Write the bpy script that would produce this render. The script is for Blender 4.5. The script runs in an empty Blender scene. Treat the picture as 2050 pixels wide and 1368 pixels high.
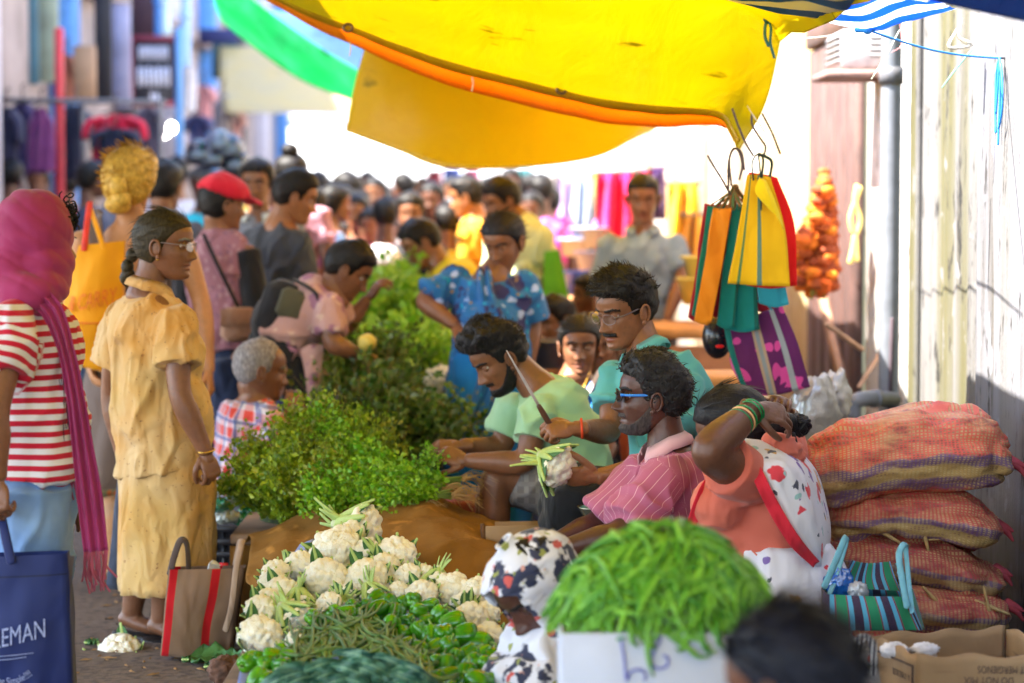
import bpy, math, random
import numpy as np
from mathutils import Vector, Matrix
R = math.radians
rng = np.random.default_rng(7)
random.seed(7)
SC = bpy.context.scene
COL = SC.collection
# ---------------------------------------------------------------- camera frame
FP = 4840.0                       # focal length in photo pixels (85 mm on 36 mm)
CAM = np.array([0.0, 0.0, 1.55])
TILT = math.atan(294 / FP)
_f = np.array([0, math.cos(TILT), -math.sin(TILT)])
_u = np.array([0, math.sin(TILT), math.cos(TILT)])
_r = np.array([1.0, 0, 0])
def W(px, py, d):
    """world point at street distance d seen at photo pixel (px, py)"""
    v = _r * ((px - 1025) / FP) + _u * ((684 - py) / FP) + _f
    return CAM + v * (d / v[1])
def A(*a): return np.array(a, float)
def nrm(v):
    v = np.asarray(v, float); return v / (np.linalg.norm(v) + 1e-12)
# ---------------------------------------------------------------- noise
def _hash(i, s=0):
    h = (i[..., 0] * 374761393 + i[..., 1] * 668265263 + i[..., 2] * 2147483647 + s * 144665) & 0x7fffffff
    h = ((h ^ (h >> 13)) * 1274126177) & 0x7fffffff
    return ((h ^ (h >> 16)) & 0xffff) / 65535.0
def noise(P, s=0):
    P = np.asarray(P, float); i = np.floor(P).astype(np.int64); f = P - i; f = f * f * (3 - 2 * f)
    o = 0
    for dx in (0, 1):
        for dy in (0, 1):
            for dz in (0, 1):
                w = (f[..., 0] if dx else 1 - f[..., 0]) * (f[..., 1] if dy else 1 - f[..., 1]) * (f[..., 2] if dz else 1 - f[..., 2])
                o = o + w * _hash(i + np.array([dx, dy, dz]), s)
    return o * 2 - 1
def fbm(P, o=3, s=0):
    P = np.asarray(P, float); a, t = 1.0, 0
    for k in range(o):
        t = t + a * noise(P * 2 ** k, s + k * 17); a *= .5
    return t
# ---------------------------------------------------------------- geometry: a shape is (V, F)
def join(shapes):
    Vs, Fs, o = [], [], 0
    for V, F in shapes:
        Vs.append(np.asarray(V, float)); Fs += [tuple(i + o for i in f) for f in F]; o += len(V)
    return np.vstack(Vs), Fs
def loft(rings, closed=True, cap=True):
    rings = np.asarray(rings, float); m, n, _ = rings.shape
    V = rings.reshape(-1, 3); F = []
    for i in range(m - 1):
        for j in range(n if closed else n - 1):
            k = (j + 1) % n
            F.append((i * n + j, i * n + k, (i + 1) * n + k, (i + 1) * n + j))
    if cap and closed:
        V = np.vstack([V, rings[0].mean(0), rings[-1].mean(0)]); a, b = len(V) - 2, len(V) - 1
        for j in range(n):
            k = (j + 1) % n
            F.append((a, k, j)); F.append((b, (m - 1) * n + j, (m - 1) * n + k))
    return V, F
def spline(P, k=6):
    P = np.asarray(P, float)
    if len(P) < 3: 
        t = np.linspace(0, 1, k + 1)[:, None]; return P[0] * (1 - t) + P[-1] * t
    Q = np.vstack([2 * P[0] - P[1], P, 2 * P[-1] - P[-2]]); out = []
    for i in range(1, len(Q) - 2):
        a, b, c, d = Q[i - 1], Q[i], Q[i + 1], Q[i + 2]
        for t in np.linspace(0, 1, k, endpoint=False):
            out.append(.5 * (2 * b + (c - a) * t + (2 * a - 5 * b + 4 * c - d) * t * t + (3 * b - a - 3 * c + d) * t ** 3))
    out.append(P[-1]); return np.array(out)
def tube(P, r, n=10, k=4, flat=1.0, up=None, tip=True):
    """smooth tube through points P with radii r (list or number); rounded ends"""
    P = np.asarray(P, float); r = np.broadcast_to(np.asarray(r, float), (len(P),))
    Q = spline(np.hstack([P, r[:, None]]), k); P, r = Q[:, :3], np.maximum(Q[:, 3], 1e-4)
    T = np.gradient(P, axis=0); T /= np.linalg.norm(T, axis=1)[:, None] + 1e-12
    if tip:
        P = np.vstack([P[0] - T[0] * r[0] * .55, P[0] - T[0] * r[0] * .3, P, P[-1] + T[-1] * r[-1] * .3, P[-1] + T[-1] * r[-1] * .55])
        r = np.concatenate([[r[0] * .35, r[0] * .8], r, [r[-1] * .8, r[-1] * .35]]); T = np.vstack([T[0], T[0], T, T[-1], T[-1]])
    u = np.array(up if up is not None else (0, 0, 1.0), float)
    if abs(T[0] @ u) > .95: u = np.array([1.0, 0, 0])
    th = np.linspace(0, 2 * math.pi, n, endpoint=False); rings = []
    for p, t, rr in zip(P, T, r):
        u = nrm(u - t * (u @ t)); v = np.cross(t, u)
        rings.append(p + rr * (np.cos(th)[:, None] * v + flat * np.sin(th)[:, None] * u))
    return loft(rings)
def ell(c, r, n=16, M=None):
    r = np.broadcast_to(np.asarray(r, float), (3,)); m = n // 2 + 1
    ph = np.linspace(0, math.pi, m)[1:-1]; th = np.linspace(0, 2 * math.pi, n, endpoint=False)
    rings = [np.stack([np.sin(p) * np.cos(th), np.sin(p) * np.sin(th), np.full(n, -math.cos(p))], 1) for p in ph]
    V, F = loft(rings, cap=False)
    V = np.vstack([V, [0, 0, -1], [0, 0, 1]]); a, b = len(V) - 2, len(V) - 1; o = (len(ph) - 1) * n
    F += [(a, (j + 1) % n, j) for j in range(n)] + [(b, o + j, o + (j + 1) % n) for j in range(n)]
    V = V * r
    if M is not None: V = V @ np.asarray(M, float).T
    return V + np.asarray(c, float), F
def basis(fwd, up=(0, 0, 1)):
    """columns x(right) y(forward) z(up)"""
    y = nrm(fwd); x = nrm(np.cross(y, up)); z = np.cross(x, y); return np.stack([x, y, z], 1)
def rz(a):
    c, s = math.cos(a), math.sin(a); return np.array([[c, -s, 0], [s, c, 0], [0, 0, 1.0]])
def rx(a):
    c, s = math.cos(a), math.sin(a); return np.array([[1, 0, 0], [0, c, -s], [0, s, c.real]])
def ry(a):
    c, s = math.cos(a), math.sin(a); return np.array([[c, 0, s], [0, 1, 0], [-s, 0, c]])
def xf(S, M=None, t=(0, 0, 0)):
    V, F = S
    V = np.asarray(V, float)
    if M is not None: V = V @ np.asarray(M, float).T
    return V + np.asarray(t, float), F
def box(c, s, M=None, bev=0.0):
    x, y, z = np.asarray(s, float) / 2; b = min(bev, x * .9, y * .9, z * .9)
    if b <= 0:
        V = [(sx * x, sy * y, sz * z) for sx in (-1, 1) for sy in (-1, 1) for sz in (-1, 1)]
        F = [(0, 1, 3, 2), (4, 6, 7, 5), (0, 4, 5, 1), (2, 3, 7, 6), (0, 2, 6, 4), (1, 5, 7, 3)]
        return xf((V, F), M, c)
    def ring(xx, yy, zz, bb):
        return [(-xx + bb, -yy, zz), (xx - bb, -yy, zz), (xx, -yy + bb, zz), (xx, yy - bb, zz), (xx - bb, yy, zz), (-xx + bb, yy, zz), (-xx, yy - bb, zz), (-xx, -yy + bb, zz)]
    S = loft([ring(x - b, y - b, -z, b * .5), ring(x, y, -z + b, b), ring(x, y, z - b, b), ring(x - b, y - b, z, b * .5)])
    return xf(S, M, c)
def sheet(G, th=0.0, flip=False):
    """grid (m,n,3) to a surface; with thickness th it is closed"""
    G = np.asarray(G, float); m, n, _ = G.shape
    F = [(i * n + j, i * n + j + 1, (i + 1) * n + j + 1, (i + 1) * n + j) for i in range(m - 1) for j in range(n - 1)]
    V = G.reshape(-1, 3)
    if not th: return V, F
    N = np.cross(np.gradient(G, axis=0), np.gradient(G, axis=1)); N /= np.linalg.norm(N, axis=2)[..., None] + 1e-12
    V2 = (G - N * th).reshape(-1, 3); o = len(V)
    F2 = [tuple(i + o for i in f[::-1]) for f in F]
    e = [j for j in range(n)] + [i * n + n - 1 for i in range(1, m)] + [(m - 1) * n + j for j in range(n - 2, -1, -1)] + [i * n for i in range(m - 2, 0, -1)]
    S = [(e[k], e[k] + o, e[(k + 1) % len(e)] + o, e[(k + 1) % len(e)]) for k in range(len(e))]
    return np.vstack([V, V2]), F + F2 + S
def grid(f, m, n):
    return np.array([[f(i / (m - 1), j / (n - 1)) for j in range(n)] for i in range(m)], float)
def coons(P, m, n):
    """control points grid -> smooth grid m x n"""
    P = np.asarray(P, float)
    a = np.stack([_res(spline(P[i], 12), n) for i in range(P.shape[0])])
    return np.stack([_res(spline(a[:, j], 12), m) for j in range(n)], 1)
def _res(L, n):
    t = np.linspace(0, len(L) - 1, n); i = np.clip(t.astype(int), 0, len(L) - 2); f = (t - i)[:, None]
    return L[i] * (1 - f) + L[i + 1] * f
def vnormals(V, F):
    N = np.zeros_like(V)
    q = np.array([f if len(f) == 4 else (f[0], f[1], f[2], f[2]) for f in F])
    fn = np.cross(V[q[:, 2]] - V[q[:, 0]], V[q[:, 3]] - V[q[:, 1]])
    z = q[:, 2] == q[:, 3]
    fn[z] = np.cross(V[q[z, 1]] - V[q[z, 0]], V[q[z, 2]] - V[q[z, 0]])
    for k in range(4): np.add.at(N, q[:, k], fn)
    return N / (np.linalg.norm(N, axis=1)[:, None] + 1e-12)
def fuse(shapes, vox=.009, it=5, fac=.5):
    """voxel-union of overlapping closed shapes -> one continuous skin"""
    V, F = join(shapes)
    me = bpy.data.meshes.new('tmp'); me.from_pydata(V.tolist(), [], F)
    ob = bpy.data.objects.new('tmp', me); COL.objects.link(ob)
    m = ob.modifiers.new('r', 'REMESH'); m.mode = 'VOXEL'; m.voxel_size = vox
    if it:
        s = ob.modifiers.new('s', 'SMOOTH'); s.iterations = it; s.factor = fac
    dg = bpy.context.evaluated_depsgraph_get(); e = ob.evaluated_get(dg).to_mesh()
    nv = len(e.vertices); V = np.empty(nv * 3); e.vertices.foreach_get('co', V)
    F = [tuple(p.vertices) for p in e.polygons]
    bpy.data.objects.remove(ob); bpy.data.meshes.remove(me)
    return V.reshape(-1, 3), F
def folds(S, amp=.006, scale=(9, 9, 4), seed=0, M=None):
    V, F = S; N = vnormals(V, F)
    P = V if M is None else V @ np.asarray(M).T
    n = np.clip(1 - np.abs(fbm(P * np.asarray(scale, float) + .8 * noise(P * 4, seed + 9)[:, None], 2, seed)) * 2.6, 0, 1) ** 1.4 * 3 - .8
    n2 = fbm(P * np.asarray(scale, float) * .45 + 7, 2, seed + 5)
    return V + N * (amp * (n * .55 + n2 * .7))[:, None], F
# ---------------------------------------------------------------- objects
def mk(name, S, m, parent=None, attr=None, flat=False):
    V, F = join(S) if isinstance(S, list) else S
    V = np.asarray(V, float)
    off = np.array(parent['_o']) if parent is not None else V.mean(0) * [1, 1, 0] + [0, 0, V[:, 2].min()]
    me = bpy.data.meshes.new(name); me.from_pydata((V - off).tolist(), [], F)
    me.materials.append(m)
    if not flat: me.shade_smooth()
    if attr:
        for k, v in attr.items():
            v = np.asarray(v, np.float32)
            a = me.attributes.new(k, 'FLOAT_VECTOR' if v.ndim == 2 else 'FLOAT', 'POINT')
            a.data.foreach_set('vector' if v.ndim == 2 else 'value', v.ravel())
    o = bpy.data.objects.new(name, me); COL.objects.link(o); o['_o'] = [float(x) for x in off]
    if parent is not None: o.parent = parent; o.location = (0, 0, 0)
    else: o.location = off
    return o
def tag(o, label, cat, group=None, kind=None):
    o['label'] = label; o['category'] = cat
    if group: o['group'] = group
    if kind: o['kind'] = kind
    return o
def thing(name, label, cat, loc, group=None):
    o = bpy.data.objects.new(name, None); COL.objects.link(o); o.location = [float(x) for x in loc]; o['_o'] = [float(x) for x in loc]
    o.empty_display_size = .1
    return tag(o, label, cat, group)
def child(o, parent):
    """parent o (built around the parent's origin) to parent"""
    o.parent = parent; return o
def inst(src, M, loc, label=None, group=None, scale=1.0):
    """copy of a thing and its parts"""
    c = src.copy(); COL.objects.link(c)
    m = Matrix(np.asarray(M).tolist()).to_4x4() @ Matrix.Scale(scale, 4); m.translation = [float(x) for x in loc]
    c.matrix_world = m
    if label: c['label'] = label
    if group: c['group'] = group
    for ch in src.children:
        k = ch.copy(); COL.objects.link(k); k.parent = c
        for g in ch.children:
            q = g.copy(); COL.objects.link(q); q.parent = k
    return c
def text(s, size, M, t, m, name, parent, depth=.0006, bend=None, shear=0):
    cu = bpy.data.curves.new('txt', 'FONT'); cu.body = s; cu.size = size; cu.extrude = depth; cu.align_x = 'LEFT'; cu.shear = shear
    ob = bpy.data.objects.new('txt', cu); COL.objects.link(ob)
    e = ob.evaluated_get(bpy.context.evaluated_depsgraph_get()).to_mesh()
    V = np.array([v.co[:] for v in e.vertices]); F = [tuple(p.vertices) for p in e.polygons]
    bpy.data.objects.remove(ob); bpy.data.curves.remove(cu)
    if bend: V = bend(V)
    return mk(name, xf((V, F), M, t), m, parent, flat=True)
# ---------------------------------------------------------------- materials
class NT:
    def __init__(s, name):
        s.m = bpy.data.materials.new(name); s.m.use_nodes = True; s.t = s.m.node_tree; s.t.nodes.clear()
        s.out = s.t.nodes.new('ShaderNodeOutputMaterial')
    def n(s, ty, props=None, **ins):
        k = s.t.nodes.new('ShaderNode' + ty)
        for a, b in (props or {}).items(): setattr(k, a, b)
        for a, b in ins.items(): s.set(k, a, b)
        return k
    def set(s, k, a, b):
        i = k.inputs[int(a[1:])] if a[0] == '_' and a[1:].isdigit() else k.inputs[a.replace('_', ' ')]
        if hasattr(b, 'is_output') or isinstance(b, bpy.types.NodeSocket): s.t.links.new(b, i)
        elif isinstance(b, (tuple, list)):
            b = tuple(b); i.default_value = b + (1.0,) if len(b) == 3 and len(i.default_value) == 4 else b
        else: i.default_value = b
    def obj(s): return s.n('TexCoord').outputs['Object']
    def att(s, name): return s.n('Attribute', {'attribute_name': name})
    def map(s, v, sc=(1, 1, 1), rot=(0, 0, 0), loc=(0, 0, 0)):
        return s.n('Mapping', None, Vector=v, Scale=sc, Rotation=rot, Location=loc).outputs[0]
    def noise(s, scale, detail=3, v=None, rough=.5, dist=0):
        k = s.n('TexNoise', None, Scale=float(scale), Detail=float(detail), Roughness=rough, Distortion=float(dist))
        s.t.links.new(v if v is not None else s.obj(), k.inputs['Vector']); return k.outputs[0]
    def vor(s, scale, v=None, feat='F1', rnd=1.0):
        k = s.n('TexVoronoi', {'feature': feat}, Scale=float(scale), Randomness=rnd)
        s.t.links.new(v if v is not None else s.obj(), k.inputs['Vector']); return k
    def math(s, op, a, b=0.0, c=0.0):
        k = s.n('Math', {'operation': op}); s.set(k, '_0', a); s.set(k, '_1', b); s.set(k, '_2', c); return k.outputs[0]
    def ramp(s, f, stops, interp='LINEAR'):
        k = s.n('ValToRGB'); s.t.links.new(f, k.inputs[0]); k.color_ramp.interpolation = interp; e = k.color_ramp.elements
        while len(e) < len(stops): e.new(.5)
        for q, (p, c) in zip(e, stops): q.position = p; q.color = tuple(c) + (1,) if not isinstance(c, (int, float)) else (c, c, c, 1)
        return k.outputs[0]
    def step(s, f, a, b): 
        k = s.n('MapRange', {'clamp': True}); s.set(k, '_0', f); s.set(k, '_1', float(a)); s.set(k, '_2', float(b)); return k.outputs[0]
    def mix(s, f, a, b):
        k = s.n('Mix', {'data_type': 'RGBA'}); s.set(k, '_0', f); s.set(k, '_6', a); s.set(k, '_7', b); return k.outputs[2]
    def sep(s, v): return s.n('SeparateXYZ', None, Vector=v).outputs
    def bump(s, h, strength=.3, dist=.01, nrm=None):
        k = s.n('Bump', None, Strength=strength, Distance=dist, Height=h)
        if nrm is not None: s.t.links.new(nrm, k.inputs['Normal'])
        return k.outputs[0]
    def bsdf(s, color, rough=.7, nrm=None, **kw):
        k = s.n('BsdfPrincipled', None, Base_Color=color, Roughness=rough)
        for a, b in kw.items(): s.set(k, a, b)
        if nrm is not None: s.t.links.new(nrm, k.inputs['Normal'])
        s.t.links.new(k.outputs[0], s.out.inputs[0]); s.b = k; return s.m
    def thin(s, color, trans=.5, rough=.5, nrm=None, gloss=.06):
        """cloth or plastic sheet that lets light through"""
        d = s.n('BsdfDiffuse', None, Color=color); t = s.n('BsdfTranslucent', None, Color=color)
        if nrm is not None: s.t.links.new(nrm, d.inputs['Normal']); s.t.links.new(nrm, t.inputs['Normal'])
        x = s.n('MixShader', None); s.set(x, '_0', trans); s.t.links.new(d.outputs[0], x.inputs[1]); s.t.links.new(t.outputs[0], x.inputs[2])
        g = s.n('BsdfGlossy', None, Color=(1, 1, 1), Roughness=rough); y = s.n('MixShader', None); s.set(y, '_0', gloss)
        s.t.links.new(x.outputs[0], y.inputs[1]); s.t.links.new(g.outputs[0], y.inputs[2]); s.t.links.new(y.outputs[0], s.out.inputs[0]); return s.m
def srgb(r, g, b):
    f = lambda c: (c / 255 / 12.92 if c <= 10 else ((c / 255 + .055) / 1.055) ** 2.4); return (f(r), f(g), f(b))
def dk(c, k): return tuple(x * k for x in c)
_mc = {}
def plain(name, c, rough=.6, var=.18, scale=30, bump=.15, bscale=120, **kw):
    """mottled plain surface"""
    key = (name, c, rough, var)
    if key in _mc: return _mc[key]
    t = NT(name); n = t.noise(scale, 4)
    col = t.mix(t.step(n, .3, .7), dk(c, 1 - var), tuple(min(x * (1 + var), .95) for x in c))
    _mc[key] = t.bsdf(col, rough, t.bump(t.noise(bscale, 3), bump, .004) if bump else None, **kw); return _mc[key]
def cloth(name, c, var=.12, rough=.85, fold=.85, fs=12, c2=None):
    """woven cloth: soft folds, faint weave, faded patches"""
    key = ('cloth', name, c)
    if key in _mc: return _mc[key]
    t = NT(name); v = t.map(t.obj(), (1, 1, .55), (.3, .5, 0))
    n = t.noise(fs, 1.6, v, .45, .5); f = t.noise(5, 2)
    col = t.mix(t.step(f, .3, .7), dk(c, 1 - var), c2 or dk(c, 1 + var))
    w = t.noise(420, 1); b = t.bump(w, .12, .002, t.bump(n, min(1, fold * 1.5), .035))
    _mc[key] = t.bsdf(col, rough, b, Sheen_Weight=.15, Specular_IOR_Level=.25); return _mc[key]
def pat_cloth(name, fn, rough=.85, fold=.5, fs=14):
    """cloth whose colour comes from fn(NT) -> colour socket"""
    t = NT(name); v = t.map(t.obj(), (1, 1, .55), (.3, .5, 0)); n = t.noise(fs, 1.6, v, .45, .5)
    return t.bsdf(fn(t), rough, t.bump(t.noise(420, 1), .12, .002, t.bump(n, min(1, fold * 1.5), .035)), Sheen_Weight=.12, Specular_IOR_Level=.25)
def blobs(t, base, layers, v=None):
    """printed motifs: layers of (scale, size, colour, warp)"""
    col = base; v0 = v if v is not None else t.obj()
    for i, (sc, size, c, warp) in enumerate(layers):
        vv = t.map(v0, (1, 1, 1), (0, 0, 0), (i * 3.7, i * 1.3, i * 2.1))
        w = t.n('TexNoise', None, Scale=sc * 2.2, Detail=2.0); t.t.links.new(vv, w.inputs['Vector'])
        vv = t.n('VectorMath', {'operation': 'MULTIPLY_ADD'}); t.t.links.new(w.outputs['Color'], vv.inputs[0]); vv.inputs[1].default_value = (warp / sc,) * 3
        t.t.links.new(t.map(v0, (1, 1, 1), (0, 0, 0), (i * 3.7, i * 1.3, i * 2.1)), vv.inputs[2])
        k = t.vor(sc, vv.outputs[0]); col = t.mix(t.step(k.outputs['Distance'], size, size * .85), col, c)
    return col
# ---------------------------------------------------------------- people
def _pl(z, pts):
    p = np.array(pts, float); return np.interp(z, p[:, 0], p[:, 1])
def sst(x, a, b):
    t = np.clip((x - a) / (b - a), 0, 1); return t * t * (3 - 2 * t)
HF = [(-.118, .066), (-.112, .08), (-.1, .088), (-.088, .0845), (-.076, .084), (-.06, .089), (-.045, .0885), (-.02, .0865), (0, .084), (.02, .0925), (.045, .0925), (.07, .081), (.09, .058), (.105, .024), (.115, -.012)]
HB = [(-.118, .02), (-.105, -.005), (-.09, -.03), (-.07, -.058), (-.045, -.082), (-.02, -.096), (.02, -.104), (.05, -.101), (.08, -.081), (.1, -.05), (.115, -.016)]
HW = [(-.118, .02), (-.112, .03), (-.1, .042), (-.085, .051), (-.065, .058), (-.045, .0645), (-.02, .069), (0, .071), (.03, .0755), (.06, .0735), (.085, .059), (.105, .034), (.115, .004)]
def head_geo(nth=96, nz=84, p=None):
    """head in its own frame: x right, y forward, z up, eyes at z = 0. p: nose, jaw, cheek factors"""
    p = p or {}; jaw = p.get('jaw', 1); ns = p.get('nose', 1); ck = p.get('cheek', 1)
    zs = -.118 + .233 * (.5 - .5 * np.cos(np.linspace(0.02, math.pi - .02, nz) )) * .35 + .233 * np.linspace(0, 1, nz) * .65
    t = np.linspace(0, 2 * math.pi, nth, endpoint=False); th = t - .45 * np.sin(t)
    f, b, w = (np.array([_pl(zs, k)])[0] for k in (HF, HB, HW))
    for k in range(2):
        for q in (f, b, w): q[1:-1] = (q[:-2] + q[1:-1] * 2 + q[2:]) / 4
    w = w * np.where(zs < -.03, 1 + (jaw - 1) * np.clip((-.03 - zs) / .05, 0, 1), 1)
    c, s = np.cos(th), np.sin(th)
    cy = np.sign(c) * np.abs(c) ** .9
    yc = np.where(c > 0, 0, 0)
    mid = (f + b) / 2 - .012
    X = -w[:, None] * np.sign(s) * np.abs(s) ** .92
    Y = mid[:, None] + np.where(c > 0, (f - mid)[:, None] * cy, (mid - b)[:, None] * cy)
    Z = np.repeat(zs[:, None], nth, 1)
    fr = sst(c, 0.0, .45)[None]
    g = lambda x0, z0, sx, sz: np.exp(-((X - x0) / sx) ** 2 - ((Z - z0) / sz) ** 2)
    ax = np.abs(X)
    gs = lambda x0, z0, sx, sz: np.exp(-((ax - x0) / sx) ** 2 - ((Z - z0) / sz) ** 2)
    pr = np.interp(Z, [-.056, -.050, -.043, -.036, -.02, .004, .014], [0, .010, .0245, .0255, .016, .0075, .0])
    nw = np.interp(Z, [-.05, -.04, -.02, .01], [.0135, .0125, .009, .0085])
    D = ns * pr * np.exp(-(ax / nw) ** 2.6) + gs(.0145, -.043, .0075, .0085) * .0095 * ns
    D += -gs(.031, .001, .0165, .011) * .0105 + gs(.03, .019, .02, .0075) * .0045 + gs(.046, -.03, .017, .017) * .0055 * ck
    D += g(0, -.0655, .0215, .0055) * .0052 + g(0, -.078, .018, .006) * .006 - g(0, -.0712, .024, .0028) * .0055
    D += g(0, -.104, .016, .012) * .004 - gs(.026, -.06, .008, .016) * .003
    D += -gs(.05, -.055, .013, .02) * .002
    Y = Y + D * fr
    V, F = loft(np.stack([X, Y, Z], 2))
    lip = np.clip((g(0, -.0665, .023, .0055) + g(0, -.077, .019, .0062)) * 1.3, 0, 1) * fr
    lip = np.concatenate([lip.ravel(), [0, 0]])
    return V, F, lip
def ear_geo(side):
    M = np.stack([[0, .25 * side, .0], [0, .95, .0], [0, 0, 1]], 1).astype(float)
    c = A(side * .0725, -.006, -.014)
    pts = []
    for a in np.linspace(-.5, 1.45 * math.pi, 12):
        rr = 1 - .12 * (a / 4.5)
        pts.append(c + A(side * (.012 + .004 * math.cos(a - 2)), .0165 * math.cos(a) * rr - .004, .029 * math.sin(a) * rr + .004 * 0))
    rim = tube(np.array(pts), .0042, 8, 3)
    conch = ell(c + A(side * .006, -.002, 0), (.006, .017, .027), 12)
    lobe = ell(c + A(side * .008, .006, -.028), (.005, .008, .009), 10)
    return join([rim, conch, lobe])
def patch(V, F, N, mask, off):
    keep = [f for f in F if max(mask[i] for i in f) > .02]
    if not keep: return None
    idx = sorted({i for f in keep for i in f}); mp = {v: k for k, v in enumerate(idx)}
    P = V[idx] + N[idx] * (off[idx] if np.ndim(off) else (off * mask[idx] - .0015 * (1 - mask[idx])))[:, None]
    return P, [tuple(mp[i] for i in f) for f in keep]
HAIRLINE = {
 'man': [(-.12, -.07), (-.06, -.062), (-.03, -.04), (-.012, -.01), (.012, -.012), (.02, -.012), (.028, .0), (.038, .035), (.055, .056), (.075, .062), (.1, .066)],
 'long': [(-.12, -.085), (-.05, -.08), (-.02, -.06), (.0, -.03), (.015, .0), (.03, .022), (.05, .045), (.075, .06), (.1, .066)],
 'bald': [(-.12, -.07), (-.06, -.062), (-.03, -.04), (-.012, -.01), (.012, -.012), (.025, .0), (.03, .03), (.04, .075), (.06, .1), (.1, .13)]}
def tufts(V, N, mask, n, length, comb, seed=1, curl=0.0, wid=.0022, lift=.35, zmin=-1, jit=.28):
    g = np.random.default_rng(seed); idx = np.where((mask > .5) & (V[:, 2] > zmin))[0]; out = []
    for i in g.choice(idx, n):
        p, nn = V[i], N[i]; d = comb(p) if callable(comb) else np.asarray(comb, float)
        d = d - nn * (d @ nn); d = nrm(d + g.normal(0, jit, 3)); L = length * g.uniform(.55, 1.25); s = nrm(np.cross(nn, d)); pts = []
        ph = g.uniform(0, 6.28)
        for k in range(5):
            t = k / 4
            pts.append(p - nn * .002 + d * L * t + nn * (lift * L * math.sin(t * 2.2) * .6) + s * curl * L * math.sin(t * 4 + ph) + nn * curl * L * .6 * math.cos(t * 4 + ph) * t)
        wv = wid * np.array([1, 1, .85, .55, .1]); P = np.array(pts)
        G = np.stack([P - s * wv[:, None], P + nn * wv[:, None] * .5, P + s * wv[:, None]], 1)
        out.append(sheet(G))
    return join(out)
def hand(wr, d, dorsal, side=1, curl=(.5, .6, .4), thumb=.5, s=1.0, spread=.06, vox=.0027):
    """d: towards the fingers, dorsal: back of the hand, side: +1 thumb on +x of (d, dorsal)"""
    d = nrm(d); z = nrm(np.asarray(dorsal, float) - d * (np.asarray(dorsal, float) @ d)); x = np.cross(d, z) * side
    M = np.stack([x, d, z], 1); S = [ell((0, .048, 0), (.037, .05, .0145), 16), ell((0, .078, .001), (.036, .016, .012), 14), ell((.022, .032, -.009), (.017, .032, .013), 12), ell((-.018, .045, -.007), (.015, .035, .011), 12),
         tube([(0, -.035, 0), (0, .0, 0), (0, .03, 0)], [.024, .0235, .024], 12, 3, flat=.72)]
    for k, (bx, L, r) in enumerate([(.029, .07, .0088), (.0095, .079, .0092), (-.0105, .074, .0088), (-.0285, .058, .0078)]):
        a = 0; p = A(bx, .083 - .004 * abs(k - 1), .001); pts = [p - A(0, .02, 0), p]; rr = [r * 1.05, r * 1.05]; sp = (1.5 - k) * spread
        for q, fr in enumerate((.45, .32, .25)):
            a += curl[q] * (1 + .12 * (k - 1)); v = A(math.sin(sp) * math.cos(a), math.cos(a) * math.cos(sp), -math.sin(a)); p = p + v * L * fr; pts.append(p); rr.append(r * (1 - .09 * (q + 1)))
        S.append(tube(pts, rr, 10, 3, up=(1, 0, 0)))
    t0 = A(.026, .018, -.008); v1 = nrm(A(.62, .75, -.25)); t1 = t0 + v1 * .04; v2 = nrm(A(.62 - .8 * thumb, .9, -.25 - .5 * thumb)); t2 = t1 + v2 * .032; v3 = nrm(A(.45 - 1.1 * thumb, .9, -.25 - .7 * thumb)); t3 = t2 + v3 * .026
    S.append(tube([t0, t1, t2, t3], [.013, .0112, .0102, .0082], 10, 3, up=(1, 0, 0)))
    V, F = fuse(S, vox, 2, .4)
    return (V * s) @ M.T + np.asarray(wr, float), F
def torso(pl, nk, sa, sb, hw=.165, ww=.145, cw=.17, dp=(.115, .11, .12), mid=None, belly=0, hem=0, hemw=None, n=30, hips=None, neckw=.062):
    lat1 = nrm(sa - sb); lat0 = nrm(hips) if hips is not None else lat1
    mid = (pl + nk) / 2 if mid is None else mid
    L = spline([pl, mid, nk], 14); Tn = np.gradient(L, axis=0)
    seq = [(0, hw, dp[0], 0), (.18, hw * .5 + ww * .5, dp[0] * .5 + dp[1] * .5, .6), (.36, ww, dp[1], 1), (.55, ww * .45 + cw * .55, dp[2] * .92, .6), (.72, cw, dp[2], .1), (.84, cw * .98, dp[2] * .88, 0), (.91, cw * .82, dp[2] * .72, 0), (.96, cw * .5 + .02, .066, 0), (1.0, neckw, .058, 0)]
    if hem: seq = [(-hem / np.linalg.norm(nk - pl), hemw or hw * 1.05, (dp[0] * (hemw or hw * 1.05) / hw), 0)] + seq
    rings = []; th = np.linspace(0, 2 * math.pi, n, endpoint=False)
    for t, w, d, bl in seq:
        q = max(t, 0) * (len(L) - 1); i = min(int(q), len(L) - 2); p = L[i] * (1 - q + i) + L[i + 1] * (q - i); T = nrm(Tn[i] * (1 - q + i) + Tn[i + 1] * (q - i))
        if t < 0: p = pl + nrm(Tn[0] * .35 + A(0, 0, .65) * np.linalg.norm(Tn[0])) * t * np.linalg.norm(nk - pl)
        lat = nrm(lat0 * (1 - max(t, 0)) + lat1 * max(t, 0)); fw = nrm(np.cross(T, lat)); lt = np.cross(fw, T)
        c, s = np.cos(th), np.sin(th)
        rings.append(p + lt * (w * np.sign(c) * np.abs(c) ** .85)[:, None] + fw * ((d + belly * bl * (s > 0)) * np.sign(s) * np.abs(s) ** .9)[:, None])
    return loft(rings)
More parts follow.
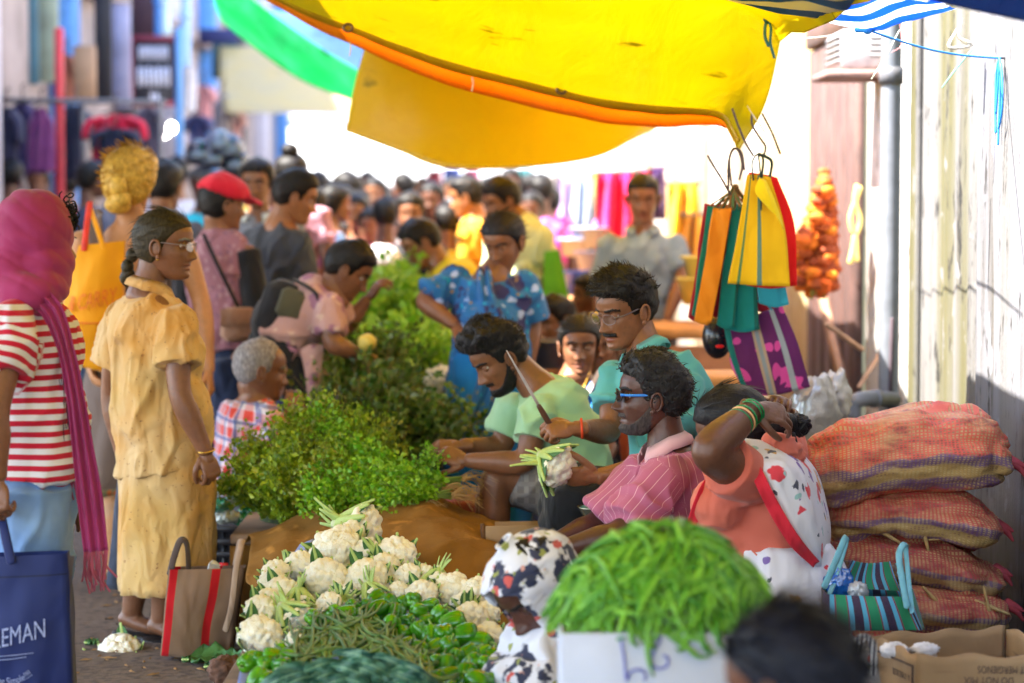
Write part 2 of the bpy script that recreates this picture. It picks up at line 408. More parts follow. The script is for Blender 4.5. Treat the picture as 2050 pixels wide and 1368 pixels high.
def pat_attr(V, pl, nk, sa, sb, arms):
    T = nrm(nk - pl); lat = nrm(sa - sb); fw = np.cross(T, lat); r = V - pl
    u = np.arctan2(r @ lat, r @ fw) * .16; v = r @ T; x = np.abs(r @ lat); w = np.linalg.norm(sa - sb) / 2
    out = np.stack([u, v, np.zeros(len(V))], 1)
    for s, e in arms:
        a = e - s; L = np.linalg.norm(a); t = (V - s) @ a / L ** 2; q = V - s - t[:, None] * a; d = np.linalg.norm(q, axis=1)
        m = (t > .12) & (d < .1); k = nrm(np.cross(a, (.3, .2, 1))); k2 = nrm(np.cross(a, k))
        ua = np.arctan2(q @ k, q @ k2) * .06; out[m] = np.stack([ua, t * L + .37, np.ones(len(V))], 1)[m]
    return out
def skin_mat(name, c, lipc=None, rough=.4):
    if name in _mc: return _mc[name]
    t = NT(name); n = t.noise(9, 4); col = t.mix(t.step(n, .3, .7), dk(c, .84), tuple(min(1, x * k) for x, k in zip(c, (1.16, 1.1, 1.06))))
    col = t.mix(t.step(t.noise(70, 3), .5, .8), col, dk(c, .8))
    col = t.mix(t.att('lip').outputs['Fac'], col, lipc or (c[0] * .95, c[1] * .55, c[2] * .6))
    _mc[name] = t.bsdf(col, rough, t.bump(t.noise(260, 2), .25, .002, t.bump(t.noise(45, 3), .3, .006)), Specular_IOR_Level=.42, Subsurface_Weight=.06, Subsurface_Radius=(.9, .35, .2), Subsurface_Scale=.012)
    return _mc[name]
def hair_mat(name, c, rough=.38):
    if name in _mc: return _mc[name]
    t = NT(name); v = t.map(t.obj(), (1, .35, .35)); n = t.noise(160, 3, v)
    _mc[name] = t.bsdf(t.mix(t.step(n, .3, .7), dk(c, .55), tuple(x * 1.5 for x in c)), max(rough, .5), t.bump(n, .55, .004), Specular_IOR_Level=.22); return _mc[name]
BLACKHAIR = (.009, .007, .006)
EYEW = None
def person(label, skin, head, J, group=None, shirt=None, lower=None, hair=None, q=2, sk=1.0, face=None, eyes=None, brow=True, stache=0, beard=0, hands=True, bare=None, fp=None, armr=1.0, extra_skin=None, eyemat=None, name='person', cat='person', loc=None):
    """J: joints in world space: nk pl sa ea wa sb eb wb (a = the person's right) and optional mid ha ka fa hb kb fb.
    head: (centre, facing, up, size). shirt / lower: dicts, see below."""
    hc, hf, hu, hs = head; H = basis(hf, hu) * hs
    nk, pl = J['nk'], J['pl']; sa, sb = J['sa'], J['sb']
    low = min(v[2] for v in J.values() if isinstance(v, np.ndarray))
    root = thing(name, label, cat, (pl[0], pl[1], max(0, low - .08)) if loc is None else loc, group)
    toW = lambda V: V @ H.T + hc
    # --- skin: one continuous body
    nth, nz = {2: (96, 84), 1: (56, 48), 0: (28, 24)}[q]
    hv, hfc, lip = head_geo(nth, nz, fp); HN = vnormals(hv, hfc)
    nb = toW(A(0, -.035, -.05)); nr = .056 * sk
    S = [tube([nk - (nb - nk) * .35, nk, (nk + nb) / 2, nb], [nr * 1.35, nr * 1.18, nr, nr * .98], 16, 4)]
    arms = []
    for s, e, w in ((J.get('sa'), J.get('ea'), J.get('wa')), (J.get('sb'), J.get('eb'), J.get('wb'))):
        if e is None: continue
        k = armr * sk
        S.append(tube([s, s * .5 + e * .5, s * .12 + e * .88, e * .9 + w * .1, e * .65 + w * .35, e * .3 + w * .7, w], [.05 * k, .047 * k, .0405 * k, .041 * k, .042 * k, .033 * k, .0265 * sk], 14, 4)); arms.append((s, e))
    legs = []
    for h, k_, f_ in ((J.get('ha'), J.get('ka'), J.get('fa')), (J.get('hb'), J.get('kb'), J.get('fb'))):
        if k_ is None: continue
        legs.append((h, k_, f_))
        if bare is not None:
            S.append(tube([h, h * .5 + k_ * .5, h * .12 + k_ * .88, k_ * .88 + f_ * .12, k_ * .65 + f_ * .35, k_ * .25 + f_ * .75, f_], [.082 * sk, .075 * sk, .058 * sk, .055 * sk, .056 * sk, .042 * sk, .036 * sk], 16, 4))
            fd = nrm((k_ - h) * [1, 1, 0] + 1e-4) if bare is True else nrm(bare)
            S.append(tube([f_ + A(0, 0, -.02) - fd * .03, f_ + A(0, 0, -.045) + fd * .06, f_ + A(0, 0, -.06) + fd * .14], [.036, .036, .024], 12, 3, flat=.75))
    S += [torso(pl, nk, sa, sb, .14 * sk, .125 * sk, .15 * sk, (.1, .09, .1), J.get('mid'), n=20)]
    if extra_skin: S += extra_skin
    body = fuse(S, {2: .008, 1: .012, 0: .02}[q], 5)
    parts = [(toW(hv), hfc)]
    lips = [np.zeros(len(body[0])), lip]
    if q: 
        for sd in (1, -1):
            e = ear_geo(sd); parts.append((toW(e[0]), e[1])); lips.append(np.zeros(len(e[0])))
    if hands and q:
        for key in ('hand_a', 'hand_b'):
            if J.get(key) is not None:
                hd = hand(**J[key]); parts.append(hd); lips.append(np.zeros(len(hd[0])))
    sm = skin
    mk('body', [body] + parts, sm, root, {'lip': np.concatenate(lips)})
    # --- face
    if q and eyes is not None:
        op, look = eyes                                     # lid opening 0..1, gaze (x, z)
        for sd in (1, -1):
            c = A(sd * .031, .0718 - .0046 * (1 - op), .0005); dv = nrm(A(look[0], 1, look[1]))
            def lid(sign, ang):
                th = np.linspace(-1.35, 1.35, 15); rings = []
                for v in np.linspace(ang, 1.9, 7):
                    ph = sign * v
                    rings.append(np.stack([np.sin(th), np.cos(th) * math.cos(ph), np.cos(th) * math.sin(ph)], 1) * .0137 + c)
                return sheet(np.array(rings), .0012)
            e = mk('eye', xf(ell(c, .0125, 20), H, hc), plain('eye_white', (.55, .5, .45), .25, .05, bump=0), root)
            mk('iris', xf(ell(c + dv * .0070, .0057, 14), H, hc), eyemat or plain('iris_dark', (.012, .007, .005), .12, .1, bump=0), e)
            L = [lid(1, -.2 + .5 * op), lid(-1, .16 + .1 * op)]
            mk('eyelids', [xf(k, H, hc) for k in L], sm, e, {'lip': np.zeros(sum(len(k[0]) for k in L))})
    X, Y, Z = hv.T; fr = Y > .02
    hcol = (hair or {}).get('mat') or hair_mat('black_hair', BLACKHAIR)
    if q and brow:
        zc = .0185 + .004 * np.clip((np.abs(X) - .018) / .02, 0, 1) - .006 * np.clip((np.abs(X) - .04) / .014, 0, 1)
        for sd in (1, -1):
            m = sst(-np.abs(Z - zc), -.0062, -.003) * (X * sd > .011) * (X * sd < .053) * fr
            s = patch(hv, hfc, HN, m, .0017)
            if s: mk('eyebrow', xf((s[0] + .0006 * noise(s[0] * 900)[:, None], s[1]), H, hc), brow if isinstance(brow, bpy.types.Material) else hcol, root)
    if q and stache:
        m = np.exp(-((Z + .0585 + .16 * np.abs(X) ** 1.15) / .0062) ** 4) * (np.abs(X) < .031) * fr
        s = patch(hv, hfc, HN, m, stache)
        if s: mk('moustache', xf((s[0] + .0012 * noise(s[0] * 700)[:, None], s[1]), H, hc), face or hcol, root)
    if q and beard:
        edge = np.interp(Y, [-.0, .025, .05, .075, .1], [-.01, -.047, -.074, -.088, -.09])
        m = sst(edge - Z, -.002, .01) * (Y > .0) * (np.abs(X) > -1) * sst(Z, -.125, -.118)
        m = np.maximum(m, ((np.abs(X) < .034) & (Z < -.084) & fr) * 1.0)
        s = patch(hv, hfc, HN, np.clip(m, 0, 1), beard)
        if s: mk('beard', xf((s[0] + beard * .35 * noise(s[0] * 500)[:, None], s[1]), H, hc), face or hcol, root)
    # --- hair
    if hair:
        hl = hair.get('line', 'man'); th = hair.get('th', .012)
        h = np.interp(Y, *np.array(HAIRLINE[hl]).T)
        m = sst(Z - h, -.004, .006)
        gap = np.clip((Z - h) / .05, 0, 1)
        prof = hair.get('top', None)
        off = th * (.35 + .65 * gap)
        if prof: off = off + prof * sst(Z, .045, .085) * sst(Y, -.1, .04)
        off = off * (1 + hair.get('rough', .25) * fbm(hv * hair.get('fs', 60), 2, 3))
        off = off * m - .003 * (1 - m)
        s = patch(hv, hfc, HN, m, off); SS = [s]
        nt = hair.get('tufts', 350 if hl == 'long' and q == 2 else 0)
        if hl == 'long' and 'tufts' not in hair: hair = dict(hair, len=.06, lift=.0, wid=.0022, jit=.1, comb=lambda p: A(.25 * np.sign(p[0]), -1, -.35))
        if nt and q:
            SS.append(tufts(hv + HN * off[:, None], HN, m * (gap > .05), nt, hair.get('len', .03), hair.get('comb', lambda p: A(0, -1, .1)), 5, hair.get('curl', 0), hair.get('wid', .0022), hair.get('lift', .35), hair.get('zmin', -1), hair.get('jit', .28)))
        mk('hair', [xf(k, H, hc) for k in SS + hair.get('more', [])], hcol, root)
    # --- clothes
    if shirt:
        g = dict(hw=.17, ww=.155, cw=.175, dp=(.125, .12, .125)); g.update(shirt.get('t', {}))
        for k in ('hw', 'ww', 'cw'): g[k] = g[k] * sk
        pt, nt_ = shirt.get('pl', pl), shirt.get('nk', nk)
        S = [torso(pt, nt_, sa, sb, mid=J.get('mid'), **g)]
        sl = shirt.get('sleeve', .6); sr = shirt.get('sr', (.06, .066, .068))
        for s, e, w in ((J.get('sa'), J.get('ea'), J.get('wa')), (J.get('sb'), J.get('eb'), J.get('wb'))):
            if e is None or sl <= 0: continue
            S.append(ell(s - A(0, 0, .008), sr[0] * .97 * sk, 14))
            if sl <= 1: S.append(tube([s + (s - e) * .05, s + (e - s) * sl * .5, s + (e - s) * sl], np.array(sr) * sk, 18, 4, tip=False))
            else: S.append(tube([s, s * .5 + e * .5, e, e + (w - e) * (sl - 1) * .5, e + (w - e) * (sl - 1)], np.array([sr[0], sr[1], .056, .05, .043]) * sk, 16, 4, tip=False))
        S += shirt.get('add', [])
        st = fuse(S, shirt.get('vox', {2: .008, 1: .012, 0: .02}[q]), shirt.get('it', 6))
        if q: st = folds(st, 1.35 * shirt.get('amp', .007), shirt.get('fsc', (9, 9, 5)), shirt.get('seed', 1))
        mk(shirt.get('name', 'shirt'), st, shirt['m'], root, {'pat': pat_attr(st[0], pl, nk, sa, sb, arms)})
        if shirt.get('collar'):
            T = nrm(toW(A(0, -.03, -.06)) - nk); lat = nrm(sa - sb); fw = nrm(np.cross(T, lat)); lat = np.cross(fw, T)
            G = []; op = .5
            for a in np.linspace(op, 2 * math.pi - op, 30):
                k = A(0, 0, 0) + lat * math.sin(a) + fw * math.cos(a); fl = max(0, math.cos(a)) 
                r0 = .074 * sk; base = nk + k * r0 * A(1, 1, 1) - T * .01 + fw * .012
                up_ = nk + k * (r0 * .95) + T * (.034 - .02 * fl) + fw * .01
                dn = nk + k * (r0 * 1.28) - T * (.006 + .034 * fl) + fw * .012
                G.append([base, base * .4 + up_ * .6 + k * .003, up_, up_ * .5 + dn * .5 + k * .008, dn])
            mk('collar', sheet(np.array(G), .003), shirt.get('cm', shirt['m']), root, {'pat': np.zeros((300, 3))[:2 * 150]})
    if lower:
        S = []
        if lower['type'] == 'trousers':
            r = lower.get('r', (.098, .085, .068, .06, .05)); cut = lower.get('cut', 2.0)
            for h, k_, f_ in legs:
                P = [h, h * .5 + k_ * .5, k_] + ([k_ * .5 + f_ * .5, k_ * .08 + f_ * .92] if cut >= 2 else [])
                if cut < 1: P = [h, h * (1 - cut * .5) + k_ * cut * .5, h * (1 - cut) + k_ * cut]
                S.append(tube(P, np.array(r[:len(P)]) * sk, 18, 4, tip=False))
            S.append(ell(pl, (.165 * sk, .13 * sk, .12 * sk), 20, basis(np.cross((0, 0, 1), sa - sb))))
            st = folds(fuse(S, {2: .009, 1: .013, 0: .022}[q], 5), lower.get('amp', .006), (8, 8, 6), 3)
        else:                                                # skirt: rings (centre, half width, half depth)
            lat = lower.get('lat', nrm((sa - sb) * [1, 1, 0])); fw = np.cross((0, 0, 1), lat); th = np.linspace(0, 2 * math.pi, 72, endpoint=False); G = []
            rr = lower['rings']; n = len(rr) - 1; gs_ = np.random.default_rng(lower.get('seed', 2)); ph = gs_.uniform(0, 6.28, 4)
            C = _res(spline(np.array([list(c) + [w, d] for c, w, d in rr]), 8), 26)
            for i, row in enumerate(C):
                c, w, d = row[:3], row[3], row[4]; am = lower.get('fold', .05) * (i / 25) ** 1.2
                k = 1 + am * (np.cos(th * 5 + ph[0]) + .7 * np.cos(th * 9 + ph[1] + i * .03) + .4 * np.cos(th * 14 + ph[2]))
                G.append(c + lat * (w * k * np.cos(th))[:, None] + fw * (d * k * np.sin(th))[:, None])
            st = folds(loft(G), lower.get('amp', .005), (8, 8, 3), 9)
        mk(lower.get('name', 'trousers' if lower['type'] == 'trousers' else 'skirt'), st, lower['m'], root, {'pat': np.stack([st[0][:, 0], st[0][:, 2], st[0][:, 1]], 1)})
    root['_h'] = [float(x) for x in hc]
    root['_H'] = [float(x) for x in H.ravel()]
    return root
def onhead(root): return np.array(root['_H']).reshape(3, 3), np.array(root['_h'])
def glasses(root, rim, frame, templ=None, lens=None, w=.062, name='glasses'):
    H, hc = onhead(root); S, L = [], []
    for sd in (1, -1):
        pts = [A(sd * (.0325 + .0245 * math.cos(a)), .101 - .010 * abs(math.cos(a)) * (1 if math.cos(a) > 0 else 0), -.003 + .0165 * math.copysign(abs(math.sin(a)) ** .8, math.sin(a))) for a in np.linspace(0, 2 * math.pi, 22)]
        S.append(tube(pts, rim, 6, 2)); 
        L.append(join([(np.array(pts[:-1]) , [tuple(range(21))])]))
    S.append(tube([A(.009, .1035, .001), A(0, .106, .004), A(-.009, .1035, .001)], rim, 6, 3))
    mk('glasses_frame', [xf(s, H, hc) for s in S], frame, root)
    T = []
    for sd in (1, -1): T.append(tube([A(sd * .056, .094, .003), A(sd * .073, .06, .004), A(sd * .0775, -.0, .006), A(sd * .075, -.02, -.008)], rim * 1.25, 6, 4, flat=1.6))
    mk('glasses_temples', [xf(s, H, hc) for s in T], templ or frame, root)
    if lens: mk('lenses', [xf(s, H, hc) for s in L], lens, root)
# ================================================================ LIGHT, AIR, CAMERA
SC.view_settings.view_transform = 'Standard'; SC.view_settings.look = 'None'; SC.view_settings.exposure = 2.95; SC.view_settings.gamma = 1
SUN_EL, SUN_AZ = R(58), R(-108)          # azimuth from +Y towards +X
sd = A(math.sin(SUN_AZ) * math.cos(SUN_EL), math.cos(SUN_AZ) * math.cos(SUN_EL), math.sin(SUN_EL))
w = bpy.data.worlds.new('World'); SC.world = w; w.use_nodes = True; nt = w.node_tree
sky = nt.nodes.new('ShaderNodeTexSky'); sky.sky_type = 'NISHITA'; sky.sun_disc = False; sky.sun_elevation = SUN_EL; sky.sun_rotation = SUN_AZ
nt.links.new(sky.outputs[0], nt.nodes['Background'].inputs[0]); nt.nodes['Background'].inputs[1].default_value = .15
sl = bpy.data.lights.new('sun', 'SUN'); sl.energy = 5.0; sl.angle = R(.5); sl.color = (1, .95, .86)
so = bpy.data.objects.new('sun', sl); COL.objects.link(so); so.rotation_euler = Vector(sd.tolist()).to_track_quat('Z', 'Y').to_euler(); so.location = (-6, -2, 12)
cd = bpy.data.cameras.new('camera'); co = bpy.data.objects.new('camera', cd); COL.objects.link(co); SC.camera = co
co.location = CAM.tolist(); co.rotation_euler = (math.pi / 2 - TILT, 0, 0); cd.lens = 85; cd.sensor_width = 36; cd.clip_end = 400; cd.clip_start = .1
cd.dof.use_dof = True; cd.dof.focus_distance = 7.3; cd.dof.aperture_fstop = 2.0
SC.cycles.use_denoising = True; SC.cycles.max_bounces = 7; SC.cycles.diffuse_bounces = 4; SC.cycles.glossy_bounces = 2; SC.cycles.transmission_bounces = 3; SC.cycles.transparent_max_bounces = 6
SC.cycles.caustics_reflective = False; SC.cycles.caustics_refractive = False; SC.cycles.sample_clamp_indirect = 6
# ================================================================ GROUND AND WALLS
def ground_mat():
    t = NT('dirty_asphalt'); n = t.noise(1.3, 5); n2 = t.noise(26, 4)
    c = t.mix(t.step(n, .35, .65), (.085, .055, .038), (.16, .115, .085)); c = t.mix(t.step(n2, .45, .7), c, (.045, .031, .024))
    c = t.mix(t.step(t.vor(60).outputs['Distance'], .16, .1), c, (.15, .12, .09))
    return t.bsdf(c, .85, t.bump(n2, .5, .012, t.bump(t.noise(220, 2), .3, .003)))
g = mk('ground', sheet(grid(lambda u, v: (-60 + 120 * v, -20 + 160 * u, 0), 2, 2)), ground_mat()); g['kind'] = 'structure'
def wall_mat(name, base, streak, moss, rough=.8, k=.5):
    t = NT(name); o = t.obj(); v = t.map(o, (2.1, 2.1, .22)); n = t.noise(2.2, 5, v, .68, .9); m = t.noise(1.1, 4, t.map(o, (2.2, 2.2, .1), (0, 0, 0), (5, 3, 0)))
    c = t.mix(t.step(n, .5, .72), base, streak); c = t.mix(t.math('MULTIPLY', t.step(m, .47, .6), .85), c, moss)
    sp = t.noise(14, 5, t.map(o, (1, 1, .35)), .7); c = t.mix(t.step(sp, .57, .66), c, dk(streak, .3))
    fl = t.noise(7, 4); c = t.mix(t.step(fl, .62, .66), c, tuple(min(.85, x * 1.15) for x in base))
    return t.bsdf(c, rough, t.bump(n, .35, .02, t.bump(t.noise(60, 4), .3, .006)))
WX = 1.62
stained = wall_mat('stained_plaster', (.128, .123, .12), (.03, .025, .02), (.066, .058, .008))
def slab(name, label, x0, x1, y0, y1, z0, z1, m, cat='wall', bev=.01):
    o = thing(name, label, cat, ((x0 + x1) / 2, (y0 + y1) / 2, z0)); mk('wall_face', box(((x0 + x1) / 2, (y0 + y1) / 2, (z0 + z1) / 2), (x1 - x0, y1 - y0, z1 - z0), bev=bev), m, o); return o
cw = thing('concrete_wall', 'tall stained concrete panel wall with mossy streaks behind the net sacks', 'wall', (WX + .1, 6, 0))
for i, (y0, y1, m, px) in enumerate([(8.35, 9.9, stained, 0), (6.9, 8.335, wall_mat('pale_plaster', (.15, .15, .172), (.06, .053, .048), (.1, .093, .08)), .018), (5, 6.885, stained, 0), (-2, 4.985, stained, .01)]):
    n_ = 60; G = grid(lambda u, v: (WX - px + .006 * math.sin(v * 40) * (i == 0), y0 + (y1 - y0) * v, 4.2 * u), 8, n_)
    mk('wall_panel', sheet(G, .12), m, cw)
for yy in (9.6,):
    mk('panel_rib', tube([(WX - .008, yy, 0), (WX - .008, yy, 2), (WX - .008, yy, 4.2)], .016, 8, 3), stained, cw)
grey = plain('grey_pvc', (.14, .15, .17), .45, .2, 12)
dp = thing('drain_pipe', 'grey vertical drain pipe at the end of the stained wall', 'pipe', (WX - .07, 9.93, 0))
mk('pipe', tube([(WX - .07, 9.93, 0), (WX - .07, 9.93, 2), (WX - .07, 9.93, 4.2)], .042, 14, 6), grey, dp)
mk('pipe_clamp', tube([(WX - .07, 9.93, 2.0), (WX - .07, 9.93, 2.07)], .05, 14, 2, tip=False), plain('dark_steel', (.1, .1, .11), .4), dp)
white = wall_mat('white_plaster', (.6, .58, .56), (.4, .3, .25), (.45, .36, .22))
ww = slab('white_wall', 'sunlit white plaster wall beyond the drain pipe', WX + .02, WX + .3, 10.0, 11.2, 0, 4.5, white)
brown = plain('brown_timber', (.085, .043, .036), .7, .35, 6, .4, 40)
dr = thing('timber_door', 'tall brown timber shutter door leaning beside the marigold garlands', 'door', (WX, 12, 0))
for k in range(5):
    mk('board', box((WX - .01, 11.22 + .36 * k + .17, 1.16), (.04, .352, 2.3), bev=.006), brown, dr)
mk('lintel', box((WX + .05, 12.1, 2.39), (.2, 1.85, .14), bev=.01), brown, dr)
mk('brace', box((WX - .045, 12.1, .95), (.03, 1.7, .09), rx(.45), bev=.005), plain('raw_wood', (.36, .2, .12), .7, .3, 14), dr)
slab('white_parapet', 'white wall above the brown timber door', WX + .06, WX + .35, 11.21, 13.0, 2.47, 4.6, white)
yw = wall_mat('ochre_plaster', (.55, .42, .2), (.5, .25, .08), (.6, .5, .3))
slab('ochre_wall', 'yellow ochre wall between the timber door and the white arcade', WX + .02, WX + .35, 13.01, 16.2, 0, 4.6, yw)
slab('arcade_wall', 'long bright white wall running down the right side of the street', WX + .02, WX + .4, 16.21, 38, 0, 5, white)
for k, y in enumerate((17.2, 20.3, 24.0, 28.6)):
    mk_ = thing('wall_pilaster', 'cream pilaster on the white wall, %s along the street' % ('nearest', 'second', 'third', 'farthest')[k], 'pilaster', (WX - .05, y, 0))
    mk('shaft', box((WX - .05, y, 2.2), (.14, .5, 4.3), bev=.02), plain('cream_paint', (.62, .5, .36), .6), mk_); mk('base', box((WX - .07, y, .12), (.2, .6, .24), bev=.02), plain('cream_paint', (.62, .5, .36), .6), mk_)
vb = thing('ventilation_box', 'grey louvred ventilation box under the rope on the white wall', 'vent', W(1740, 120, 10.7))
c = W(1738, 105, 10.7)
mk('casing', box(c, (.3, .5, .17), bev=.012), plain('grey_metal', (.36, .33, .34), .5), vb)
for k in range(5): mk('louvre', box(c + A(-.156, .0, .055 - .026 * k), (.014, .42, .009), ry(.5)), plain('grey_metal_dark', (.2, .19, .2), .5), vb)
for k in range(4): mk('louvre', box(c + A(.05, -.256, .05 - .026 * k), (.16, .014, .009), rx(-.5)), plain('grey_metal_dark', (.2, .19, .2), .5), vb)
mk('shelf', box(c + A(-.02, 0, -.105), (.38, .6, .03)), plain('rust_shelf', (.22, .13, .11), .8), vb)
# ================================================================ TARPAULINS
def tarp_mat(name, c, c2=None, trans=.5, stripe=None):
    t = NT(name); o = t.obj(); n = t.noise(3.2, 4); col = t.mix(t.step(n, .35, .7), c, c2 or dk(c, .86))
    if stripe: col = stripe(t, o, col)
    d = t.noise(5, 5, t.map(o, (1, 3, 1))); col = t.mix(t.step(d, .66, .74), col, dk(c, .45))
    cr = t.noise(5, 4, t.map(o, (1, .3, 1), (0, 0, .5)), .55, .6)
    return t.thin(col, trans, .35, t.bump(cr, .55, .035, t.bump(t.noise(500, 1), .1, .001)), .035)
YEL = tarp_mat('yellow_tarpaulin', (.68, .54, .003), (.64, .54, .006), .52)
ORG = tarp_mat('orange_hem', (.8, .3, .004), (.78, .34, .01), .5)
AMB = tarp_mat('amber_tarpaulin', (.86, .63, .005), (.82, .6, .005), .58)
yt = thing('yellow_tarpaulin', 'big bright yellow tarpaulin sagging over the vegetable sellers', 'tarpaulin', (0, 7, 2.2))
hem = [(-380, -420, 9.4), (150, -190, 9.2), (525, -8, 9.0), (700, 62, 8.95), (900, 138, 8.9), (1120, 196, 8.85), (1300, 222, 8.8), (1430, 232, 8.75), (1462, 268, 8.7), (1478, 306, 8.65)]
top = [(-380, -620, 8.2), (150, -400, 8.0), (560, -130, 8.0), (800, -60, 8.0), (1000, -30, 8.0), (1180, -10, 8.0), (1360, -5, 8.1), (1470, 10, 8.2), (1540, 45, 8.3), (1562, 80, 8.35)]
mid1 = [(-380, -520, 8.8), (150, -290, 8.6), (540, -70, 8.5), (750, 10, 8.5), (960, 65, 8.45), (1150, 100, 8.45), (1340, 130, 8.45), (1450, 165, 8.5), (1500, 200, 8.5), (1530, 215, 8.5)]
G = coons([[W(*p) for p in hem], [W(*p) for p in mid1], [W(*p) for p in top]], 26, 90)
back = G[-1] + A(0, -8, .35)
roof = np.array([G[-1] * (1 - u) + back * u + A(0, 0, -.16 * math.sin(math.pi * u)) for u in np.linspace(0, 1, 24)[1:]])
G = np.concatenate([G, roof]); G += (np.array([0, 0, 1.0]) * (fbm(G.reshape(-1, 3) * A(2.2, 5, 2), 3, 4) * .012).reshape(G.shape[0], 90, 1))
mk('canopy_sheet', sheet(G, .0015), YEL, yt)
H0 = G[0][18:84]; dn = np.array([W(1025 + (p[0] / p[1]) * FP, 390 - (p[2] - 1.55) / p[1] * FP + 30 * math.sin(math.pi * min(1, i / 58)) ** .7 + 2, p[1] + .12) for i, p in enumerate(H0)])
mk('folded_hem', sheet(np.stack([H0 + A(0, .004, 0), H0 * .6 + dn * .4 + A(0, .03, 0), dn], 0), .0015), ORG, yt)
H1 = G[0][16:86] + A(0, -.006, .0); H2 = G[2][16:86] + A(0, -.008, 0)
mk('hem_band', sheet(np.stack([H1 * .999 + A(0, -.004, .0), (H1 + H2) / 2 + A(0, -.006, 0), H2 + A(0, -.004, 0)], 0)[:, :, :], .001), tarp_mat('yellow_hem_band', (.74, .5, .003), None, .45), yt)
brass = plain('dull_brass', (.16, .1, .05), .35, .2, Metallic=.6)
for px, py in ((697, 56), (1124, 180)):
    c = W(px, py, 8.78); mk('grommet', tube([c + A(.016 * math.cos(a), -.004, .013 * math.sin(a)) for a in np.linspace(0, 6.283, 16)], .0055, 8, 2), brass, yt)
for px, py in ((945, 155), (700, 85)):
    c = W(px, py, 8.85); mk('hem_tie', tube([c, c + A(.004, 0, -.02), c + A(0, -.01, -.05)], .003, 6, 3), plain('white_string', (.7, .65, .55), .7), yt)
cordgreen = plain('teal_cord', (.03, .16, .2), .7)
c = W(1537, 40, 8.28)
mk('corner_tie', [tube([c, c + A(-.01, -.02, -.02), c + A(-.012, -.03, -.06), c + A(.0, -.03, -.09)], .006, 6, 4), tube([c, c + A(.008, -.03, -.03), c + A(.006, -.03, -.08), c + A(.02, -.03, -.13)], .005, 6, 4), tube([c + A(-.012, -.01, 0), c + A(0, -.02, .012), c + A(.014, -.01, 0), c + A(0, 0, -.01), c + A(-.012, -.01, 0)], .006, 6, 4)], cordgreen, yt)
at = thing('amber_tarpaulin', 'amber tarpaulin hanging behind the yellow one above the crowd', 'tarpaulin', W(980, 220, 10.8))
G = coons([[W(*p) for p in r] for r in ([(740, 60, 10.9), (880, 60, 10.9), (1050, 100, 10.9), (1200, 120, 10.9), (1320, 130, 10.9), (1420, 120, 10.9)],
     [(712, 160, 10.8), (860, 190, 10.75), (1040, 220, 10.75), (1200, 235, 10.75), (1310, 235, 10.8), (1400, 220, 10.9)],
     [(691, 264, 10.7), (800, 305, 10.65), (890, 336, 10.6), (1040, 336, 10.6), (1200, 312, 10.65), (1285, 262, 10.8)])], 24, 60)
mk('hanging_sheet', sheet(G + (np.array([0, 1.0, .3]) * (fbm(G.reshape(-1, 3) * A(3, 3, 1.4), 3, 9) * .02).reshape(24, 60, 1)), .0015), AMB, at)
G2 = np.array([G[0] * (1 - u) + (G[0] + A(0, 3.6, .35)) * u - A(0, 0, .2 * math.sin(math.pi * u)) for u in np.linspace(0, 1, 10)])
mk('hidden_roof_sheet', sheet(G2, .0015), AMB, at)
Hq = _res(H0[14:], 60) + A(0, .1, .06); G3 = np.array([G[0] * (1 - u) + Hq * u + A(0, 0, .1 * math.sin(math.pi * u)) for u in np.linspace(0, 1, 10)]); mk('hidden_roof_sheet', sheet(G3, .0015), AMB, at)  # second sheet is added out of view, blocks sun behind the yellow hem
gt = thing('green_tarpaulin', 'green tarpaulin stretched between the shops on the left and the crowd', 'tarpaulin', W(580, 100, 15))
G = coons([[W(*p) for p in r] for r in ([(425, -60, 14.5), (520, 10, 14.4), (640, 95, 14.2), (760, 165, 14)], [(430, 5, 15.2), (500, 55, 15), (600, 118, 14.6), (740, 185, 14.2)], [(445, 45, 16), (520, 105, 15.6), (610, 165, 15), (730, 210, 14.5)])], 16, 30)
mk('sheet', sheet(G, .0015), tarp_mat('green_tarpaulin', (.07, .62, .26), (.2, .7, .42), .68), gt)
bt = thing('blue_tarpaulin', 'pale blue tarpaulin behind the green one', 'tarpaulin', W(660, 120, 17))
mk('sheet', sheet(coons([[W(*p) for p in r] for r in ([(540, 20, 17), (660, 40, 17), (780, 50, 17)], [(570, 80, 17.4), (680, 110, 17.2), (800, 130, 17)], [(600, 130, 18), (690, 175, 17.6), (800, 210, 17)])], 12, 24), .0015), tarp_mat('pale_blue_tarpaulin', (.4, .58, .82), None, .6), bt)
yb = thing('beige_awning', 'long beige cloth awning hung across the far end of the street', 'awning', W(590, 180, 24))
mk('sheet', sheet(coons([[W(*p) for p in r] for r in ([(440, 90, 26), (620, 105, 26), (860, 150, 26)], [(440, 160, 25), (620, 175, 25), (860, 200, 25)], [(450, 225, 24), (620, 228, 24), (860, 232, 24)])], 12, 24), .0015), tarp_mat('beige_canvas', (.8, .68, .34), (.74, .66, .42), .62), yb)
def bw(t, o, col):
    x = t.sep(o)[0]; y = t.sep(o)[1]; k = t.math('SINE', t.math('MULTIPLY', t.math('ADD', t.math('MULTIPLY', x, .72), t.math('MULTIPLY', y, .5)), 24.0)); n = t.noise(9, 3)
    return t.mix(t.step(t.math('ADD', k, t.math('MULTIPLY', n, .6)), .1, .3), (.8, .82, .88), (.03, .2, .65))
wb = thing('striped_tarpaulin', 'blue and white striped plastic tarpaulin tied to the right wall', 'tarpaulin', W(1700, 20, 6.9))
